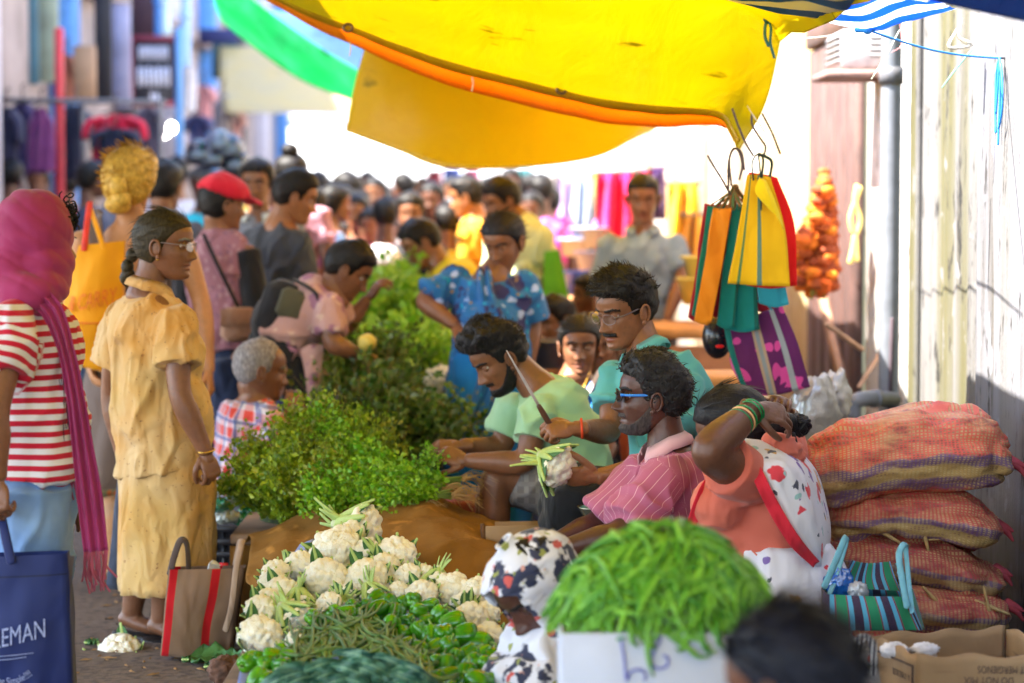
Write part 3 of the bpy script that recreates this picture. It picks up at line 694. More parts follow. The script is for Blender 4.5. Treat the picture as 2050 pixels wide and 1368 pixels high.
G = coons([[W(*p) for p in r] for r in ([(1330, -60, 6.2), (1460, -60, 6.1), (1580, -60, 6.0), (1680, -40, 6.0), (1740, -20, 5.9)], [(1360, -20, 6.8), (1540, -14, 6.7), (1690, 10, 6.6), (1790, -4, 6.6), (1860, 2, 6.5)], [(1400, -12, 7.3), (1560, 28, 7.3), (1735, 62, 7.3), (1810, 40, 7.3), (1915, 18, 7.2)])], 20, 50)
G = np.concatenate([np.array([G[0] * (1 - u) + (G[0] + A(0, -3.2, .3)) * u for u in np.linspace(1, 0, 8)[:-1]]), G])
mk('sheet', sheet(G + (np.array([0, 0, 1.0]) * (fbm(G.reshape(-1, 3) * A(5, 5, 3), 3, 2) * .012).reshape(*G.shape[:2], 1)), .0012), tarp_mat('striped_tarpaulin', (.8, .82, .88), None, .72, bw), wb)
bluec = plain('blue_cord', (.02, .25, .75), .6)
kn = W(1737, 60, 7.28)
mk('corner_knot', [ell(kn, (.016, .016, .014), 12), tube([kn + A(-.035, 0, 0), kn, kn + A(.02, -.01, .004)], .008, 8, 3)], bluec, wb)
dbt = thing('dark_blue_tarpaulin', 'dark blue tarpaulin edge above the pale wall', 'tarpaulin', W(1950, 0, 5.6))
mk('sheet', sheet(coons([[W(*p) for p in r] for r in ([(1760, -140, 5.0), (1950, -120, 5.0), (2200, -100, 4.9)], [(1780, -60, 5.3), (1960, -40, 5.3), (2200, -20, 5.2)], [(1830, -6, 5.6), (1950, 22, 5.6), (2200, 75, 5.5)])], 12, 20), .002), tarp_mat('dark_blue_tarpaulin', (.012, .09, .36), None, .25), dbt)
rp = thing('blue_rope', 'blue rope from the striped tarpaulin to a nail on the pale wall', 'rope', W(1960, 115, 7.6))
e = W(1962, 117, 7.9); e[0] = WX - .03
pts = [kn + (e - kn) * t + A(0, 0, -.02 * math.sin(math.pi * t)) for t in np.linspace(0, 1, 7)]
mk('line', tube(pts, .0035, 6, 3), bluec, rp)
f = lambda dx, dz: e + A(-.01, dx * .9 - .02, dz)
mk('hanging_loops', [tube([f(0, 0), f(.02, -.08), f(.05, -.18), f(.03, -.12), f(0, -.02)], .004, 6, 5), tube([f(0, 0), f(-.02, -.05), f(-.015, -.15), f(0, -.24), f(.004, -.28)], .004, 6, 5), tube([f(0, 0), f(.045, -.05), f(.06, -.15), f(.05, -.24)], .0045, 6, 5), tube([f(-.03, -.02), f(-.06, -.1), f(-.05, -.18), f(-.0, -.23)], .004, 6, 5)], bluec, rp)
mk('nail', tube([e + A(.03, 0, 0), e + A(-.015, 0, .004)], .006, 6, 2), plain('dark_steel', (.1, .1, .11), .4), rp)
for nm, lab, pts, r, c in [('green_ribbon', 'green and white plastic ribbon hanging by the mossy wall', [(1952, 92, 8), (1920, 130, 8), (1886, 175, 8)], .008, (.1, .4, .25)), ('white_ribbon', 'thin white plastic strip hanging before the vent box', [(1800, 62, 8), (1775, 110, 8), (1745, 158, 8)], .008, (.7, .75, .5)),
        ('torn_cloth', 'torn pale rag tied to the top of the mossy wall', [(1925, 40, 8.2), (1920, 75, 8.2), (1945, 90, 8.2), (1900, 95, 8.2), (1915, 60, 8.2)], .016, (.6, .55, .45)), ('pink_string', 'pink string hanging over the drain pipe', [(1802, 50, 8.6), (1805, 90, 8.6), (1785, 105, 8.6)], .004, (.7, .25, .25)), ('white_string', 'white string stretched from the knot to the far wall', [(1735, 60, 7.4), (1680, 70, 8.2), (1560, 82, 9.4)], .004, (.7, .65, .6))]:
    tag(mk(nm, tube([W(*p) for p in pts], [r * .6] + [r] * (len(pts) - 2) + [r * .5], 6, 4, flat=.4), plain(nm, c, .6)), lab, nm.split('_')[1])
yr = thing('yellow_rope', 'knotted yellow rope hanging on the brown timber door', 'rope', W(1712, 380, 10.6))
f = lambda px, py: W(px, py, 10.6)
ym = plain('yellow_rope', (.75, .58, .16), .7)
mk('loop', tube([f(1722, 375), f(1712, 405), f(1702, 440), f(1712, 470), f(1722, 440), f(1712, 405), f(1716, 372)], .012, 8, 4), ym, yr)
mk('tail', [tube([f(1712, 470), f(1708, 500), f(1702, 526)], .013, 8, 3), tube([f(1712, 470), f(1714, 500), f(1716, 522)], .012, 8, 3)], ym, yr)
# unseen canopy added to shade the left of the street (above the frame)
lc = thing('shade_canopy', 'grey cloth canopy over the shoppers on the left', 'canopy', (-3, 7, 3))
mk('sheet', sheet(grid(lambda u, v: (-5.2 + 4.15 * v, -1 + 13.2 * u, 2.95 + .12 * math.sin(v * 9) - .2 * math.sin(math.pi * u)), 14, 24), .002), tarp_mat('grey_canvas', (.5, .48, .42), None, .5), lc)
mk('sun_gap_sheet', sheet(grid(lambda u, v: (-1.12 + .78 * v, 9.35 + 2.85 * u, 2.99 + .04 * math.sin(v * 5 + u * 3)), 8, 12), .002), tarp_mat('grey_canvas', (.5, .48, .42), None, .5), lc)  # unseen strip added to block the sun slit left of the amber tarpaulin
# ================================================================ PRODUCE
def rand_mat(name, c1, c2, rough, fn=None, ns=25, bs=90, **kw):
    t = NT(name); r = t.n('ObjectInfo').outputs['Random']; n = t.noise(ns, 3)
    c = t.mix(r, c1, c2); c = t.mix(t.step(n, .4, .8), c, dk(c1, .7))
    if fn: c = fn(t, c)
    return t.bsdf(c, rough, t.bump(t.noise(bs, 2), .15, .003), **kw)
def dpt(py): return 6.45 + (1290 - py) * .0037
jute_m = None
def jute(name, c):
    t = NT(name); o = t.obj(); n = t.noise(4, 4); col = t.mix(t.step(n, .35, .7), c, dk(c, .6)); wv = t.n('TexWave', {'bands_direction': 'X'}, Scale=110.0, Distortion=1.5, Detail=1.0); t.t.links.new(o, wv.inputs['Vector'])
    w2 = t.n('TexWave', {'bands_direction': 'Z'}, Scale=110.0, Distortion=1.5, Detail=1.0); t.t.links.new(o, w2.inputs['Vector'])
    h = t.math('ADD', wv.outputs['Fac'], w2.outputs['Fac']); col = t.mix(t.math('MULTIPLY', t.step(h, .9, .3), .45), col, dk(c, .4)); f = t.noise(12, 4); col = t.mix(t.step(f, .6, .7), col, tuple(x * 1.35 for x in c))
    return t.bsdf(col, .95, t.bump(h, .4, .003, t.bump(t.noise(6, 4), .5, .03)), Specular_IOR_Level=.1)
jm = jute('jute_sacking', (.3, .145, .035))
# --- sacking over the stacked crates behind the cauliflowers
bs = thing('jute_sacking_sheet', 'brown jute sacking draped over the heap behind the cauliflowers', 'sacking', W(760, 1200, 7.9) * [1, 1, 0])
rows = [[(470, 1120, 8.5), (560, 1075, 8.7), (700, 1050, 8.8), (850, 1040, 8.8), (960, 1060, 8.7), (1060, 1100, 8.4)],
        [(500, 1085, 8.2), (610, 1028, 8.35), (700, 1004, 8.4), (850, 986, 8.4), (930, 1020, 8.3), (1030, 1072, 8.1)],
        [(498, 1120, 7.95), (600, 1062, 8.05), (700, 1040, 8.0), (850, 1035, 7.95), (940, 1065, 7.85), (1035, 1100, 7.7)],
        [(492, 1160, 7.75), (590, 1115, 7.8), (700, 1100, 7.7), (850, 1105, 7.6), (950, 1130, 7.5), (1030, 1150, 7.4)],
        [(505, 1185, 7.7), (560, 1190, 7.6), (700, 1200, 7.5), (850, 1210, 7.4), (960, 1230, 7.3), (1020, 1260, 7.2)],
        [(500, 1290, 7.75), (560, 1330, 7.6), (700, 1350, 7.5), (850, 1370, 7.4), (960, 1380, 7.3), (1030, 1390, 7.2)]]
G = coons([[W(*p) for p in r] for r in rows], 60, 90)
N = fbm(G.reshape(-1, 3) * A(5, 5, 4), 3, 3).reshape(60, 90, 1)
G = G + np.array([.1, -.6, .8]) * (N * .03 + .012 * noise(G.reshape(-1, 3) * A(16, 16, 12), 5).reshape(60, 90, 1) + (1 - np.abs(fbm(G.reshape(-1, 3) * A(3, 3, 9), 2, 8)).reshape(60, 90, 1)) * .016)
mk('sheet', sheet(G, .003), jm, bs)
fx = [W(966 + 8 * t, 1050 + 130 * t, 7.85 - .5 * t - .02) for t in np.linspace(0, 1, 8)]
mk('sewn_seam', tube(fx, .008, 6, 4, flat=.4), plain('dark_thread', (.1, .045, .02), .9), bs)
# --- heaps stand on low crates: one display bench
bench = thing('display_bench', 'low wooden bench under the cauliflowers and peppers', 'bench', W(740, 1368, 6.6) * [1, 1, 0])
wood = plain('old_wood', (.2, .12, .07), .8, .35, 9, .4, 40)
bx, by = W(730, 1300, 6.7)[0], 6.75
mk('top', box((bx, by, .235), (.72, 1.15, .04), bev=.008), wood, bench)
for sx in (-.32, .32):
    for sy in (-.5, .5): mk('leg', box((bx + sx, by + sy, .107), (.05, .05, .214), bev=.006), wood, bench)
hp = thing('blue_plastic_sheet', 'lavender blue plastic sheet under the vegetables', 'sheet', W(740, 1340, 6.6) * [1, 1, 0] + A(0, 0, .26))
rows = [[(600, 1090, 7.5), (680, 1060, 7.6), (740, 1065, 7.6), (850, 1120, 7.5), (960, 1180, 7.3)],
        [(560, 1150, 7.2), (660, 1120, 7.3), (740, 1110, 7.3), (850, 1160, 7.2), (975, 1200, 7.1)],
        [(520, 1230, 6.85), (640, 1190, 6.95), (740, 1190, 6.95), (880, 1210, 6.9), (1000, 1250, 6.85)],
        [(500, 1310, 6.52), (600, 1280, 6.6), (740, 1270, 6.6), (880, 1285, 6.6), (1010, 1310, 6.55)],
        [(478, 1372, 6.3), (600, 1372, 6.25), (740, 1360, 6.2), (880, 1365, 6.2), (1015, 1385, 6.25)],
        [(470, 1440, 6.25), (600, 1440, 6.15), (740, 1440, 6.1), (880, 1440, 6.1), (1015, 1450, 6.2)]]
G = coons([[W(*p) for p in r] for r in rows], 30, 50); G[:-4, 5:] += A(0, .05, -.02)
mk('sheet', sheet(G, .002), plain('lavender_plastic', (.2, .26, .55), .4, .1), hp)
mk('flap', sheet(coons([[W(*p) for p in r] for r in ([(505, 1290, 6.42), (520, 1305, 6.42), (545, 1318, 6.42)], [(485, 1325, 6.33), (505, 1335, 6.33), (520, 1345, 6.35)], [(474, 1375, 6.25), (490, 1380, 6.25), (520, 1385, 6.27)])], 8, 8), .002), plain('lavender_plastic', (.2, .26, .55), .4, .1), hp)
# --- cauliflowers
cream = NT('cauliflower_curd'); n = cream.noise(22, 4); cc = cream.mix(cream.step(n, .35, .7), (.8, .75, .58), (.87, .84, .72)); cc = cream.mix(cream.step(cream.noise(9, 2), .6, .75), cc, (.74, .64, .38))
cream.bsdf(cc, .75, cream.bump(cream.vor(13).outputs['Distance'], .22, .03), Subsurface_Weight=.15, Subsurface_Radius=(.5, .4, .2), Subsurface_Scale=.01); cream = cream.m
ribm = NT('cauliflower_leaf'); o_ = ribm.att('pat').outputs['Vector']; ux = ribm.sep(o_)
cr = ribm.mix(ribm.step(ribm.noise(18, 3), .35, .7), (.03, .12, .03), (.07, .2, .05)); rb = ribm.mix(ribm.noise(7, 2), (.33, .5, .09), (.55, .65, .25))
ribm.bsdf(ribm.mix(ribm.step(ux[0], .3, .5), cr, rb), .5, ribm.bump(ribm.noise(60, 3), .4, .006)); ribm = ribm.m
def fib(n, zmin):
    i = np.arange(n * 3) + .5; z = 1 - 2 * i / (n * 3); ph = math.pi * (1 + 5 ** .5) * i
    P = np.stack([np.sqrt(1 - z * z) * np.cos(ph), np.sqrt(1 - z * z) * np.sin(ph), z], 1); return P[z > zmin]
def curd(seed):
    V, F = ell((0, 0, 0), 1, 88); g = np.random.default_rng(seed)
    P = fib(72, -.4); P = P + g.normal(0, .1, P.shape); P /= np.linalg.norm(P, axis=1)[:, None]; sz = g.uniform(.2, .33, len(P)); ht = g.uniform(.8, 1.02, len(P))
    D = V / np.linalg.norm(V, axis=1)[:, None]; r = np.full(len(V), .55)
    ang = np.arccos(np.clip(D @ P.T, -1, 1)); b = ht * (.74 + .3 * np.sqrt(np.clip(1 - (ang / sz) ** 2, 0, 1))); b[ang > sz] = 0
    r = np.maximum(r, b.max(1)) + .035 * np.abs(noise(D * 11, seed)) + .02 * noise(D * 24, seed + 3)
    return D * r[:, None] * A(1, 1, .78), F
def leafrib(p0, d, L, up, wid, curlv, seed, blade=.5):
    """thick pale rib with a dark blade; returns ((V,F), pat)"""
    g = np.random.default_rng(seed); d = nrm(d); up = np.asarray(up, float); s = nrm(np.cross(d, up)); n = 9; c = []
    for k in range(n):
        t = k / (n - 1); c.append(p0 + d * L * t + up * curlv * L * t * t)
    c = np.array(c); r = wid * np.interp(np.linspace(0, 1, n), [0, .5, 1], [1, .8, .45]); T = tube(c, r, 8, 1, flat=.6, up=up); pt = np.tile([1.0, 0, 0], (len(T[0]), 1))
    B = []
    for k in range(n):
        t = k / (n - 1); w = L * .3 * blade * math.sin(math.pi * min(1, max(0, (t - .18) / .82)) ** .8) ** .7 if t > .18 else .002
        row = [c[k] + s * (w * x) + up * (abs(x) ** 1.5 * w * .35 + .012 * math.sin(k * 2.3 + x * 5 + seed)) for x in np.linspace(-1, 1, 9)]
        B.append(row)
    B = sheet(np.array(B), .0012); pb = np.zeros((len(B[0]), 3)); pb[:, 0] = .05
    S = join([T, B]); return S, np.vstack([pt, pb])
def cauli(seed, kind):
    g = np.random.default_rng(seed); root = thing('cauliflower', 'x', 'cauliflower', (0, 0, 0)); root['_o'] = [0, 0, 0]
    mk('curd', xf(curd(seed), None, (0, 0, .1)), cream, root)
    n = 11 if kind == 's' else 8; S, P = [], []
    for k in range(n):
        a = k * 2 * math.pi / n + g.uniform(-.2, .2); d0 = A(math.cos(a), math.sin(a), 0)
        s, p = leafrib(d0 * .25 + A(0, 0, -.75), d0 * .75 + A(0, 0, .75 if kind == 'c' else .62), (1.75 if kind == 'c' else 1.6) * g.uniform(.75, 1.1), nrm(-d0 + A(0, 0, .8)), .19 if kind == 's' else .14, .12, seed * 31 + k, .75 if kind == 's' else .6)
        S.append(s); P.append(p)
    if kind == 's':
        for k in range(10):
            a = g.uniform(-.9, .9); d0 = A(math.sin(a), .25, -1.0)
            s, p = leafrib(A(.1 * (k - 3), .05, -.5), d0 + A(.1 * (k - 3), g.uniform(-.3, .3), 0), g.uniform(.9, 1.5), A(0, 1, .2), .13, .1, seed * 77 + k, .25); S.append(s); P.append(p)
    V, F = join(S); mk('leaves', (V, F), ribm, root, {'pat': np.vstack(P)})
    mk('stalk', tube([A(0, 0, -.9), A(0, 0, -.5), A(0, 0, -.1)], [.2, .26, .3], 12, 2), plain('pale_stalk', (.55, .58, .33), .6), root)
    return root
CP = {'c': [cauli(s, 'c') for s in (3, 4, 5)], 's': [cauli(s, 's') for s in (6, 7)]}
used = {}
def place_cauli(px, py, sz, kind, label, d=None, tip=None, roll=0, group='cauliflowers heaped at the front'):
    global used
    g = np.random.default_rng(int(px * 7 + py)); d = d or dpt(py); s = sz / FP * d * (.56 if kind == 'c' else .5)
    src = CP[kind][g.integers(len(CP[kind]))]
    up = tip if tip is not None else (nrm(A(g.uniform(-.45, .45), -.75, .7)) if kind == 'c' else nrm(A(g.uniform(-.3, .3), .35, .8)))
    z = nrm(up); x = nrm(np.cross(A(math.sin(roll + 1), .3, math.cos(roll + 1)), z)); M = np.stack([x, np.cross(z, x), z], 1)
    loc = W(px, py, d + s * .5)
    if src.name not in used: used[src.name] = 1; src.matrix_world = Matrix.LocRotScale(Vector(loc.tolist()), Matrix(M.tolist()).to_quaternion(), Vector((s, s, s))); src['label'] = label; src['group'] = group; return src
    return inst(src, M, loc, label, group, s)
CL = [(675, 1106, 98, 'large creamy cauliflower just under the topmost one of the heap'), (601, 1135, 60, None), (553, 1150, 55, None), (652, 1163, 84, 'round white cauliflower in the middle of the heap below the largest one'), (736, 1165, 86, 'creamy cauliflower with trimmed leaves right of the round white one'), (792, 1118, 82, 'cauliflower at the upper right of the heap against the sacking'), (770, 1140, 60, None), (818, 1158, 56, None), (846, 1197, 66, None), (848, 1153, 44, None), (906, 1184, 72, 'yellowish cauliflower at the right edge of the heap'), (952, 1190, 66, None), (944, 1242, 68, None), (974, 1288, 78, 'cauliflower at the lower right above the peppers'), (563, 1194, 72, None), (522, 1225, 62, None), (520, 1280, 88, 'large cauliflower at the lower left corner of the heap'), (592, 1284, 42, None), (660, 1214, 54, None), (546, 1168, 54, None), (798, 1184, 38, None), (536, 1205, 50, None), (700, 1080, 70, None), (880, 1165, 40, None), (975, 1230, 50, None)]
for px, py, sz, lb in CL: place_cauli(px, py, sz, 'c', lb or 'creamy white cauliflower half buried in the heap')
for px, py, sz, roll, tip, lb in [(716, 1062, 112, .4, A(.9, -.15, -.25), 'topmost cauliflower of the heap, its cut green ribs pointing left'), (586, 1237, 84, 1.2, A(.6, -.2, -.6), 'cauliflower upside down with fanned pale ribs above the left peppers'), (598, 1203, 66, .6, A(.1, -.2, -.9), 'cauliflower with upright green ribs on the left of the heap'), (873, 1162, 62, 0, A(-.2, -.2, -.9), 'cauliflower with grey green ribs on the right near the sacking'), (928, 1213, 60, 2, A(-.3, .5, .7), 'cauliflower with dark leaves right of the peppers'), (745, 1188, 60, 1, A(.4, -.2, -.8), 'leafy trimmed cauliflower just above the peppers'), (584, 1122, 38, .2, A(.4, .3, .8), 'small leafy cauliflower at the upper left of the heap'), (738, 1110, 70, 2.4, A(-.7, .3, .4), 'cauliflower with a long green leaf beside the largest curd'), (690, 1192, 50, .8, A(.1, .7, .5), 'cauliflower showing only leaves below the round white one')]:
    place_cauli(px, py, sz, 's', lb, None, tip, roll)
# --- green peppers
pepm = rand_mat('green_pepper', (.025, .17, .003), (.09, .32, .006), .2, None, 1.6, 3, Specular_IOR_Level=.5, Coat_Weight=.08)
stm = plain('pepper_stem', (.2, .32, .06), .6)
def pepper(seed):
    g = np.random.default_rng(seed); n, m = 40, 22; lob = g.choice([3, 4]); ph = g.uniform(0, 6); R_ = []
    for i in range(m):
        t = i / (m - 1); a = t * math.pi; z = -math.cos(a) * .62; r = math.sin(a) ** .62 * (.5 + .06 * math.cos(a))
        z += (.16 * (1 - (r / .5)) ** 1.5 if t > .5 else -.0) * -1 + (.1 * (1 - r / .5) if t < .5 else 0)
        th = np.linspace(0, 2 * math.pi, n, endpoint=False); k = 1 - .17 * (1 - np.abs(np.cos(lob * th / 2 + ph))) ** 1.6 * (1.15 if 0 < t < 1 else 0) + .04 * np.sin(th + seed)
        R_.append(np.stack([r * k * np.cos(th), r * k * np.sin(th), np.full(n, z) + .03 * np.cos(lob * th + 2 * ph) * (t - .5)], 1))
    root = thing('green_pepper', 'glossy green pepper in the heap beside the thin beans', 'pepper', (0, 0, 0), 'green peppers'); root['_o'] = [0, 0, 0]
    mk('flesh', loft(R_), pepm, root); mk('stem', tube([A(0, 0, .42), A(.01, 0, .6), A(.08, .02, .78)], [.1, .055, .06], 8, 3), stm, root); return root
PP = [pepper(s) for s in range(4)]; pu = set()
def inpoly(x, y, P):
    c = False; j = len(P) - 1
    for i in range(len(P)):
        if (P[i][1] > y) != (P[j][1] > y) and x < (P[j][0] - P[i][0]) * (y - P[i][1]) / (P[j][1] - P[i][1]) + P[i][0]: c = not c
        j = i
    return c
def scatter(poly, r, n, seed):
    g = np.random.default_rng(seed); xs = [p[0] for p in poly]; ys = [p[1] for p in poly]; out = []
    for _ in range(n * 60):
        x, y = g.uniform(min(xs), max(xs)), g.uniform(min(ys), max(ys))
        if inpoly(x, y, poly) and all((x - a) ** 2 + (y - b) ** 2 > r * r for a, b in out): out.append((x, y))
        if len(out) >= n: break
    return out
spots = [(x, y, 0) for x, y in scatter([(700, 1212), (760, 1190), (800, 1192), (890, 1218), (945, 1270), (985, 1300), (1000, 1368), (990, 1400), (880, 1400), (850, 1340), (810, 1290), (760, 1250), (690, 1235)], 23, 130, 3)]
spots += [(628, 1238, 1), (668, 1232, 1)] + [(x, y, 0) for x, y in scatter([(492, 1325), (530, 1310), (580, 1300), (600, 1330), (560, 1365), (500, 1365)], 21, 20, 5)]
for i, (x, y, b) in enumerate(spots):
    g = np.random.default_rng(i); d = dpt(y) - .13 - .02 * (i % 3); s = .054 * g.uniform(.8, 1.2) * (1.15 if b else 1) * (1.1 if x > 880 else .92)
    M = basis(g.normal(0, 1, 3), g.normal(0, 1, 3)); src = PP[i % 4]; loc = W(x, y, d)
    if src.name not in pu: pu.add(src.name); src.matrix_world = Matrix.LocRotScale(Vector(loc.tolist()), Matrix(M.tolist()).to_quaternion(), Vector((s, s, s)))
    else: inst(src, M, loc, None, None, s)
# --- thin dull green beans over the heap
fbm_m = rand_mat('thin_bean', (.04, .11, .02), (.14, .25, .05), .45)
poly = [(560, 1350), (580, 1292), (650, 1250), (720, 1236), (775, 1262), (830, 1305), (880, 1345), (905, 1400), (820, 1400), (760, 1330), (680, 1290), (620, 1320)]
g = np.random.default_rng(11); cnt = 0
while cnt < 210:
    x, y = g.uniform(555, 900), g.uniform(1236, 1390)
    if not inpoly(x, y, poly): continue
    a = g.normal(math.atan2(y - 1420, x - 730) + math.pi / 2, .75); L = g.uniform(70, 115); cv = g.normal(0, 1.2); lay = g.uniform(0, .05); pts = []
    for t in np.linspace(-.5, .5, 5):
        q = x + L * t * math.cos(a + cv * t), y + L * t * math.sin(a + cv * t)
        pts.append(W(q[0], q[1], dpt(q[1]) - .2 - lay + .03 * abs(t)))
    o = mk('thin_bean', tube(pts, np.array([.0022, .0044, .005, .0044, .0018]) * g.uniform(.85, 1.15), 6, 3), fbm_m); tag(o, 'thin dull green bean lying among the others in front of the peppers', 'bean', 'thin green beans'); cnt += 1
# --- bluish leafy greens in front
lm = NT('blue_green_leaf'); n = lm.noise(30, 4); r = lm.n('ObjectInfo').outputs['Random']; c_ = lm.mix(r, (.02, .085, .055), (.05, .16, .075)); c_ = lm.mix(lm.step(n, .5, .72), c_, (.13, .27, .15)); c_ = lm.mix(lm.step(lm.sep(lm.att('pat').outputs['Vector'])[0], .6, .9), c_, (.25, .4, .2))
lm.bsdf(c_, .5, lm.bump(n, .6, .01)); lm = lm.m
g = np.random.default_rng(5)
for k in range(64):
    x0 = g.uniform(590, 850); y0 = 1300 + abs(x0 - 700) * .33 + g.uniform(-6, 75); a = (x0 - 700) / 140 * .55 + g.normal(0, .2); L = g.uniform(110, 190); rows = []
    sg = 1 if x0 > 690 else -1
    for t in np.linspace(0, 1, 11):
        X_ = x0 + sg * L * (t - .35) * .9; Y_ = y0 + L * .5 * (t - .2) ** 2 + L * .1 * (t - .35); wv = 13 * math.sin(math.pi * (t * .94 + .03)) ** .6
        rows.append([W(X_ + .2 * wv * s_, Y_ + wv * s_, 5.86 + k * .0012 + .02 * abs(s_) * math.sin(t * 20 + k + s_ * 3) - .05 * math.sin(math.pi * t)) for s_ in np.linspace(-1, 1, 9)])
    rows = np.array(rows); S = sheet(rows); p = np.zeros((99, 3)); p[:, 0] = np.tile(np.exp(-np.linspace(-1, 1, 9) ** 2 * 60), 11)
    o = mk('leafy_green', S, lm, None, {'pat': p}); tag(o, 'long crinkled bluish green leaf in the bunch before the beans', 'leaf', 'bluish leafy greens')
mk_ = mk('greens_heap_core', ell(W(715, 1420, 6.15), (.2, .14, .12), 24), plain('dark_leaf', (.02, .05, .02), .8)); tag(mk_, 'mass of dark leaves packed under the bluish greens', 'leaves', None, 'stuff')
# --- bean carton
ct = thing('bean_carton', 'white carton with blue marker scribbles heaped full of long green beans', 'carton', (W(1335, 1300, 5.0)[0], 5.0, .2))
x0, x1, y0, y1, zr = W(1125, 1265, 4.86)[0], W(1555, 1265, 4.86)[0], 4.86, 5.22, W(1300, 1268, 4.86)[2]
wc = plain('white_card', (.47, .5, .61), .6, .08, 9)
for c, s in [(((x0 + x1) / 2, y0, (zr + .2) / 2), (x1 - x0, .006, zr - .2)), (((x0 + x1) / 2, y1, (zr + .2) / 2), (x1 - x0, .006, zr - .2)), ((x0, (y0 + y1) / 2, (zr + .2) / 2), (.006, y1 - y0 - .007, zr - .2)), ((x1, (y0 + y1) / 2, (zr + .2) / 2), (.006, y1 - y0 - .007, zr - .2))]:
    mk('side', box(c, s, bev=.002), wc, ct)
mk('bottom', box(((x0 + x1) / 2, (y0 + y1) / 2, .205), (x1 - x0 - .014, y1 - y0 - .014, .006)), wc, ct)
ink = plain('blue_ink', (.1, .1, .5), .6)
f = lambda px, py: np.array(W(px, py, y0 - .005)) * A(1, 0, 1) + A(0, y0 - .0055, 0)
mk('marker_stroke', tube([f(1243, 1280), f(1250, 1320), f(1254, 1362), f(1262, 1345), f(1280, 1340), f(1292, 1350), f(1290, 1362)], .0022, 6, 6), ink, ct)
mk('marker_stroke', tube([f(1300, 1283), f(1322, 1278), f(1312, 1300), f(1304, 1322), f(1314, 1338), f(1334, 1334), f(1338, 1318), f(1328, 1312)], .0022, 6, 6), ink, ct)
st_ = thing('carton_stand', 'upturned crate under the bean carton', 'crate', ((x0 + x1) / 2, 5.04, 0)); mk('crate_top', box(((x0 + x1) / 2, 5.04, .185), (.5, .4, .02), bev=.004), wood, st_)
for sx in (-.22, .22):
    for sy in (-.17, .17): mk('post', box(((x0 + x1) / 2 + sx, 5.04 + sy, .0875), (.04, .04, .173)), wood, st_)
bc = A((x0 + x1) / 2 - .003, 5.04, zr - .03); ax_, ay_, hz = .245, .2, W(1335, 1062, 5.0)[2] - zr + .02
def dome(x, y):
    r2 = np.clip(((x - bc[0]) / ax_) ** 2 + ((y - bc[1]) / ay_) ** 2, 0, 1.4); return bc[2] + hz * np.where(r2 < 1, np.clip(1 - r2, 0, 1) ** .72, 0)
bm = rand_mat('long_bean', (.035, .2, .006), (.22, .5, .045), .36, Specular_IOR_Level=.4)
g = np.random.default_rng(21); core = []
for k in range(900):
    stuff = k >= 300
    u, v = g.uniform(-1, 1), g.uniform(-1, 1)
    if u * u + v * v > 1: 
        u, v = u * .7, v * .7
    if not stuff: v = -abs(v) if g.uniform() < .72 else v
    a = g.normal(math.atan2(v, u), .9) if g.uniform() < .15 else g.uniform(0, 6.28); L = g.uniform(.1, .165); lay = g.uniform(-.004, .026) if not stuff else g.uniform(-.04, .002); pts = []; cv = g.normal(0, .45)
    cx, cy = bc[0] + u * ax_ * .93, bc[1] + v * ay_ * .93
    for t in np.linspace(-.5, .5, 5):
        x, y = cx + L * t * math.cos(a + cv * t), cy + L * t * math.sin(a + cv * t); rr_ = max(1, math.hypot((x - bc[0]) / ax_, (y - bc[1]) / ay_) / 1.06); x, y = bc[0] + (x - bc[0]) / rr_, bc[1] + (y - bc[1]) / rr_; zl = float(dome(cx, cy)) + (float(dome(cx + .02 * math.cos(a), cy + .02 * math.sin(a))) - float(dome(cx - .02 * math.cos(a), cy - .02 * math.sin(a)))) / .04 * L * t * .8; pts.append(A(x, y, .45 * (float(dome(x, y)) + (.022 if rr_ > 1 else 0)) + .55 * max(zl, bc[2] + .01) + lay + .006 * math.sin(k + t * 3)))
    pts = np.array(pts)
    ph = pts[0] * 0 + pts.mean(0); q = (pts - ph); Lr = np.linalg.norm(np.diff(pts, axis=0), axis=1).sum(); pts = ph + q * min(1, L / Lr * 1.05)
    S = tube(pts, np.array([.0018, .0052, .006, .005, .0014]) * g.uniform(.85, 1.2), 7, 3)
    if stuff: core.append(S)
    else: tag(mk('long_bean', S, bm), 'long fresh green bean in the heap on the white carton', 'bean', 'long beans heaped on the carton')
for k in range(5):
    x, z0 = [W(1297, 0, 4.85)[0], W(1410, 0, 4.85)[0], W(1440, 0, 4.85)[0], W(1265, 0, 4.85)[0], W(1300, 0, 4.85)[0]][k], zr
    L = [.085, .04, .03, .025, .03][k]; tag(mk('long_bean', tube([A(x - .004, 4.9, z0 + .03), A(x, 4.86, z0 + .022), A(x + .003, 4.845, z0 - .01), A(x + .006, 4.843, z0 - L * .6), A(x + .016, 4.842, z0 - L)], [.003, .005, .005, .005, .002], 7, 3), bm), 'long green bean hanging over the rim of the white carton', 'bean', 'long beans hanging over the carton rim')
o = mk('long_bean_mass', join(core), bm); tag(o, 'mass of long green beans filling the white carton', 'beans', None, 'stuff')
